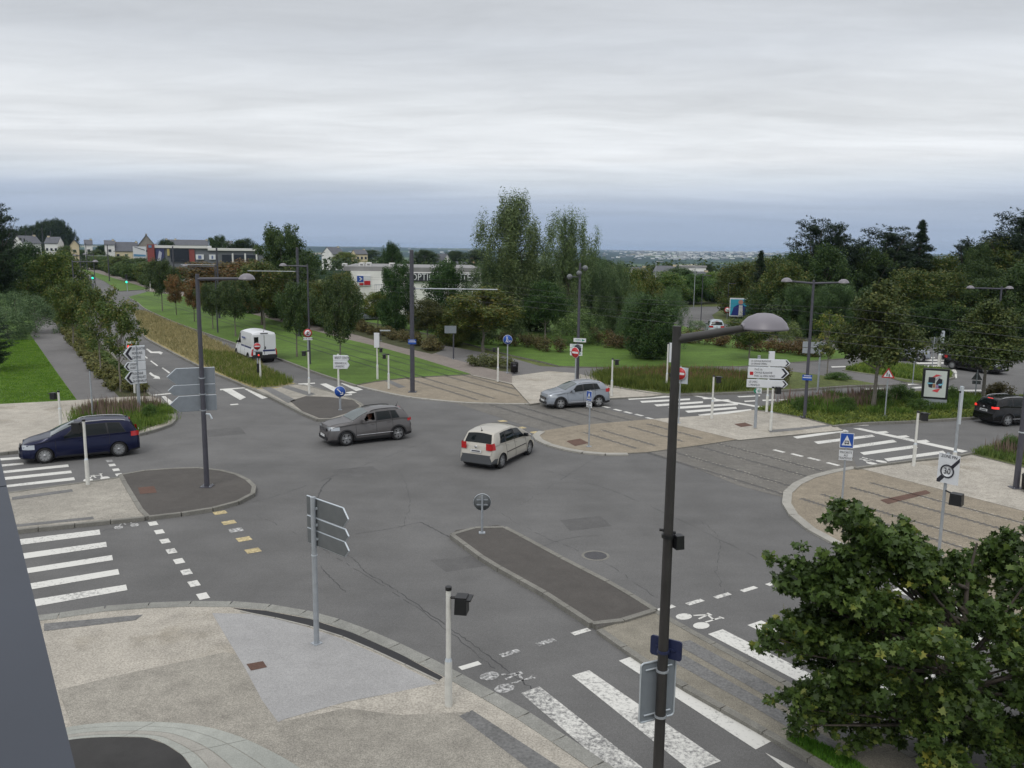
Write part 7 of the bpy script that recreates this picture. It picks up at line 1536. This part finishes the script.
for (x, y, w_, hp) in ((343.5,266,4.2,4),(361,265.5,5.5,5.5),(368,265,5,6),(391.5,265.5,5.5,5.5),(403,267,3,2.5)):
    b = MB(); zr_ = Z_(267) if x < 407 else Z_(267.5); b.box((X_(x), 5, zr_+hp*sc*.3), (w_*sc, 2.4, hp*sc*.6), M_ridge); b.box((X_(x), 3.76, zr_+hp*sc*.3), (w_*sc*.5, .06, hp*sc*.2), M_flat); b.build('roof_unit', t)
# this side: the building the view is taken from (metal-clad parapet)
zt_ = 7.9; A_, B_ = G(75.5, 768, zt_), G(0.5, 460, zt_); d_ = (B_-A_).normalized(); n_ = Vector((-d_.y, d_.x, 0))      # n_ points to the left, inwards
M_clad = mat('blue-grey metal cladding', (.034,.041,.056), .6, 0, var=.06, vscale=1.5)
t = thing('apartment_building', 'near building edge with a blue-grey metal parapet in the bottom left corner', 'building', (0,0,0))
S0 = A_ - d_*6; S1 = A_ + d_*7.2; inn = 2.6
b = MB(); c1 = S0+n_*.06; c2 = S1+n_*.06 - d_*.06; b.slab([(p.x,p.y) for p in (c1, c2, c2+n_*9, c1+n_*9)], 0, zt_-.36, M_clg); b.build('wall', t)
seam = B_ + d_*.04
se = (G(0, 485, zt_) - A_).dot(d_)
def strip(s0, s1, nm):
    b = MB(); p0 = A_+d_*s0; p1 = A_+d_*s1; b.slab([(p.x,p.y) for p in (p0, p1, p1+n_*inn, p0+n_*inn)], zt_-.35, zt_, M_clad); b.build(nm, t)
se = (G(6, 486, zt_) - A_).dot(d_)
strip(-6, se-.008, 'parapet_cladding'); strip(se+.008, 7.2, 'parapet_cladding')
b = MB(); p0 = A_+d_*(se-.008)-n_*(-.004); p1 = A_+d_*(se+.008); b.slab([(p.x,p.y) for p in (p0, p1, p1+n_*inn, p0+n_*inn)], zt_-.34, zt_-.01, M_black)
b.build('joint', t)
b = MB(); c1 = S0+n_*(inn+.01); c2 = S1+n_*(inn+.01); b.slab([(p.x,p.y) for p in (c1, c2, c2+n_*6.3, c1+n_*6.3)], zt_-.5, zt_-.2, M_flat); b.build('roof', t)

M_town = mat('distant render', (.45,.46,.46), .9)
rng = np.random.RandomState(9); b = MB()
for k in range(900):
    a = math.atan(((690+rng.normal()*38)-512)/F) if k < 790 else math.atan((rng.uniform(330,760)-512)/F); r = rng.uniform(5200, 9800); x, y = r*math.sin(a), r*math.cos(a); s_ = rng.uniform(7, 17); ti = min(1, (r-3500)/5500); z = -52+66*(ti*ti*(3-2*ti)) + float(hills(np.array([x]), np.array([y]))[0])*70
    b.box((x, y, z+s_*.25), (s_*1.6, s_, s_*.55), (M_wallw, M_flat, M_town)[k % 3])
tag(b.build('distant_town'), 'distant pale town scattered along the far ridge on the horizon', 'town', kind='stuff')

# ================================================================= HAZE
hz = bpy.data.materials.new('haze'); hz.use_nodes = True; nn_ = hz.node_tree.nodes; nn_.remove(nn_['Principled BSDF']); pv = nn_.new('ShaderNodeVolumePrincipled')
pv.inputs['Color'].default_value = (.55,.72,.98,1); pv.inputs['Density'].default_value = 0.00006; pv.inputs['Anisotropy'].default_value = 0
hz.node_tree.links.new(pv.outputs[0], nn_['Material Output'].inputs['Volume'])
b = MB(); b.box((0,0,-45), (31500,31500,230), hz); o = b.build('haze'); tag(o, kind='stuff', label='thin bluish haze lying over the whole scene', cat='haze')
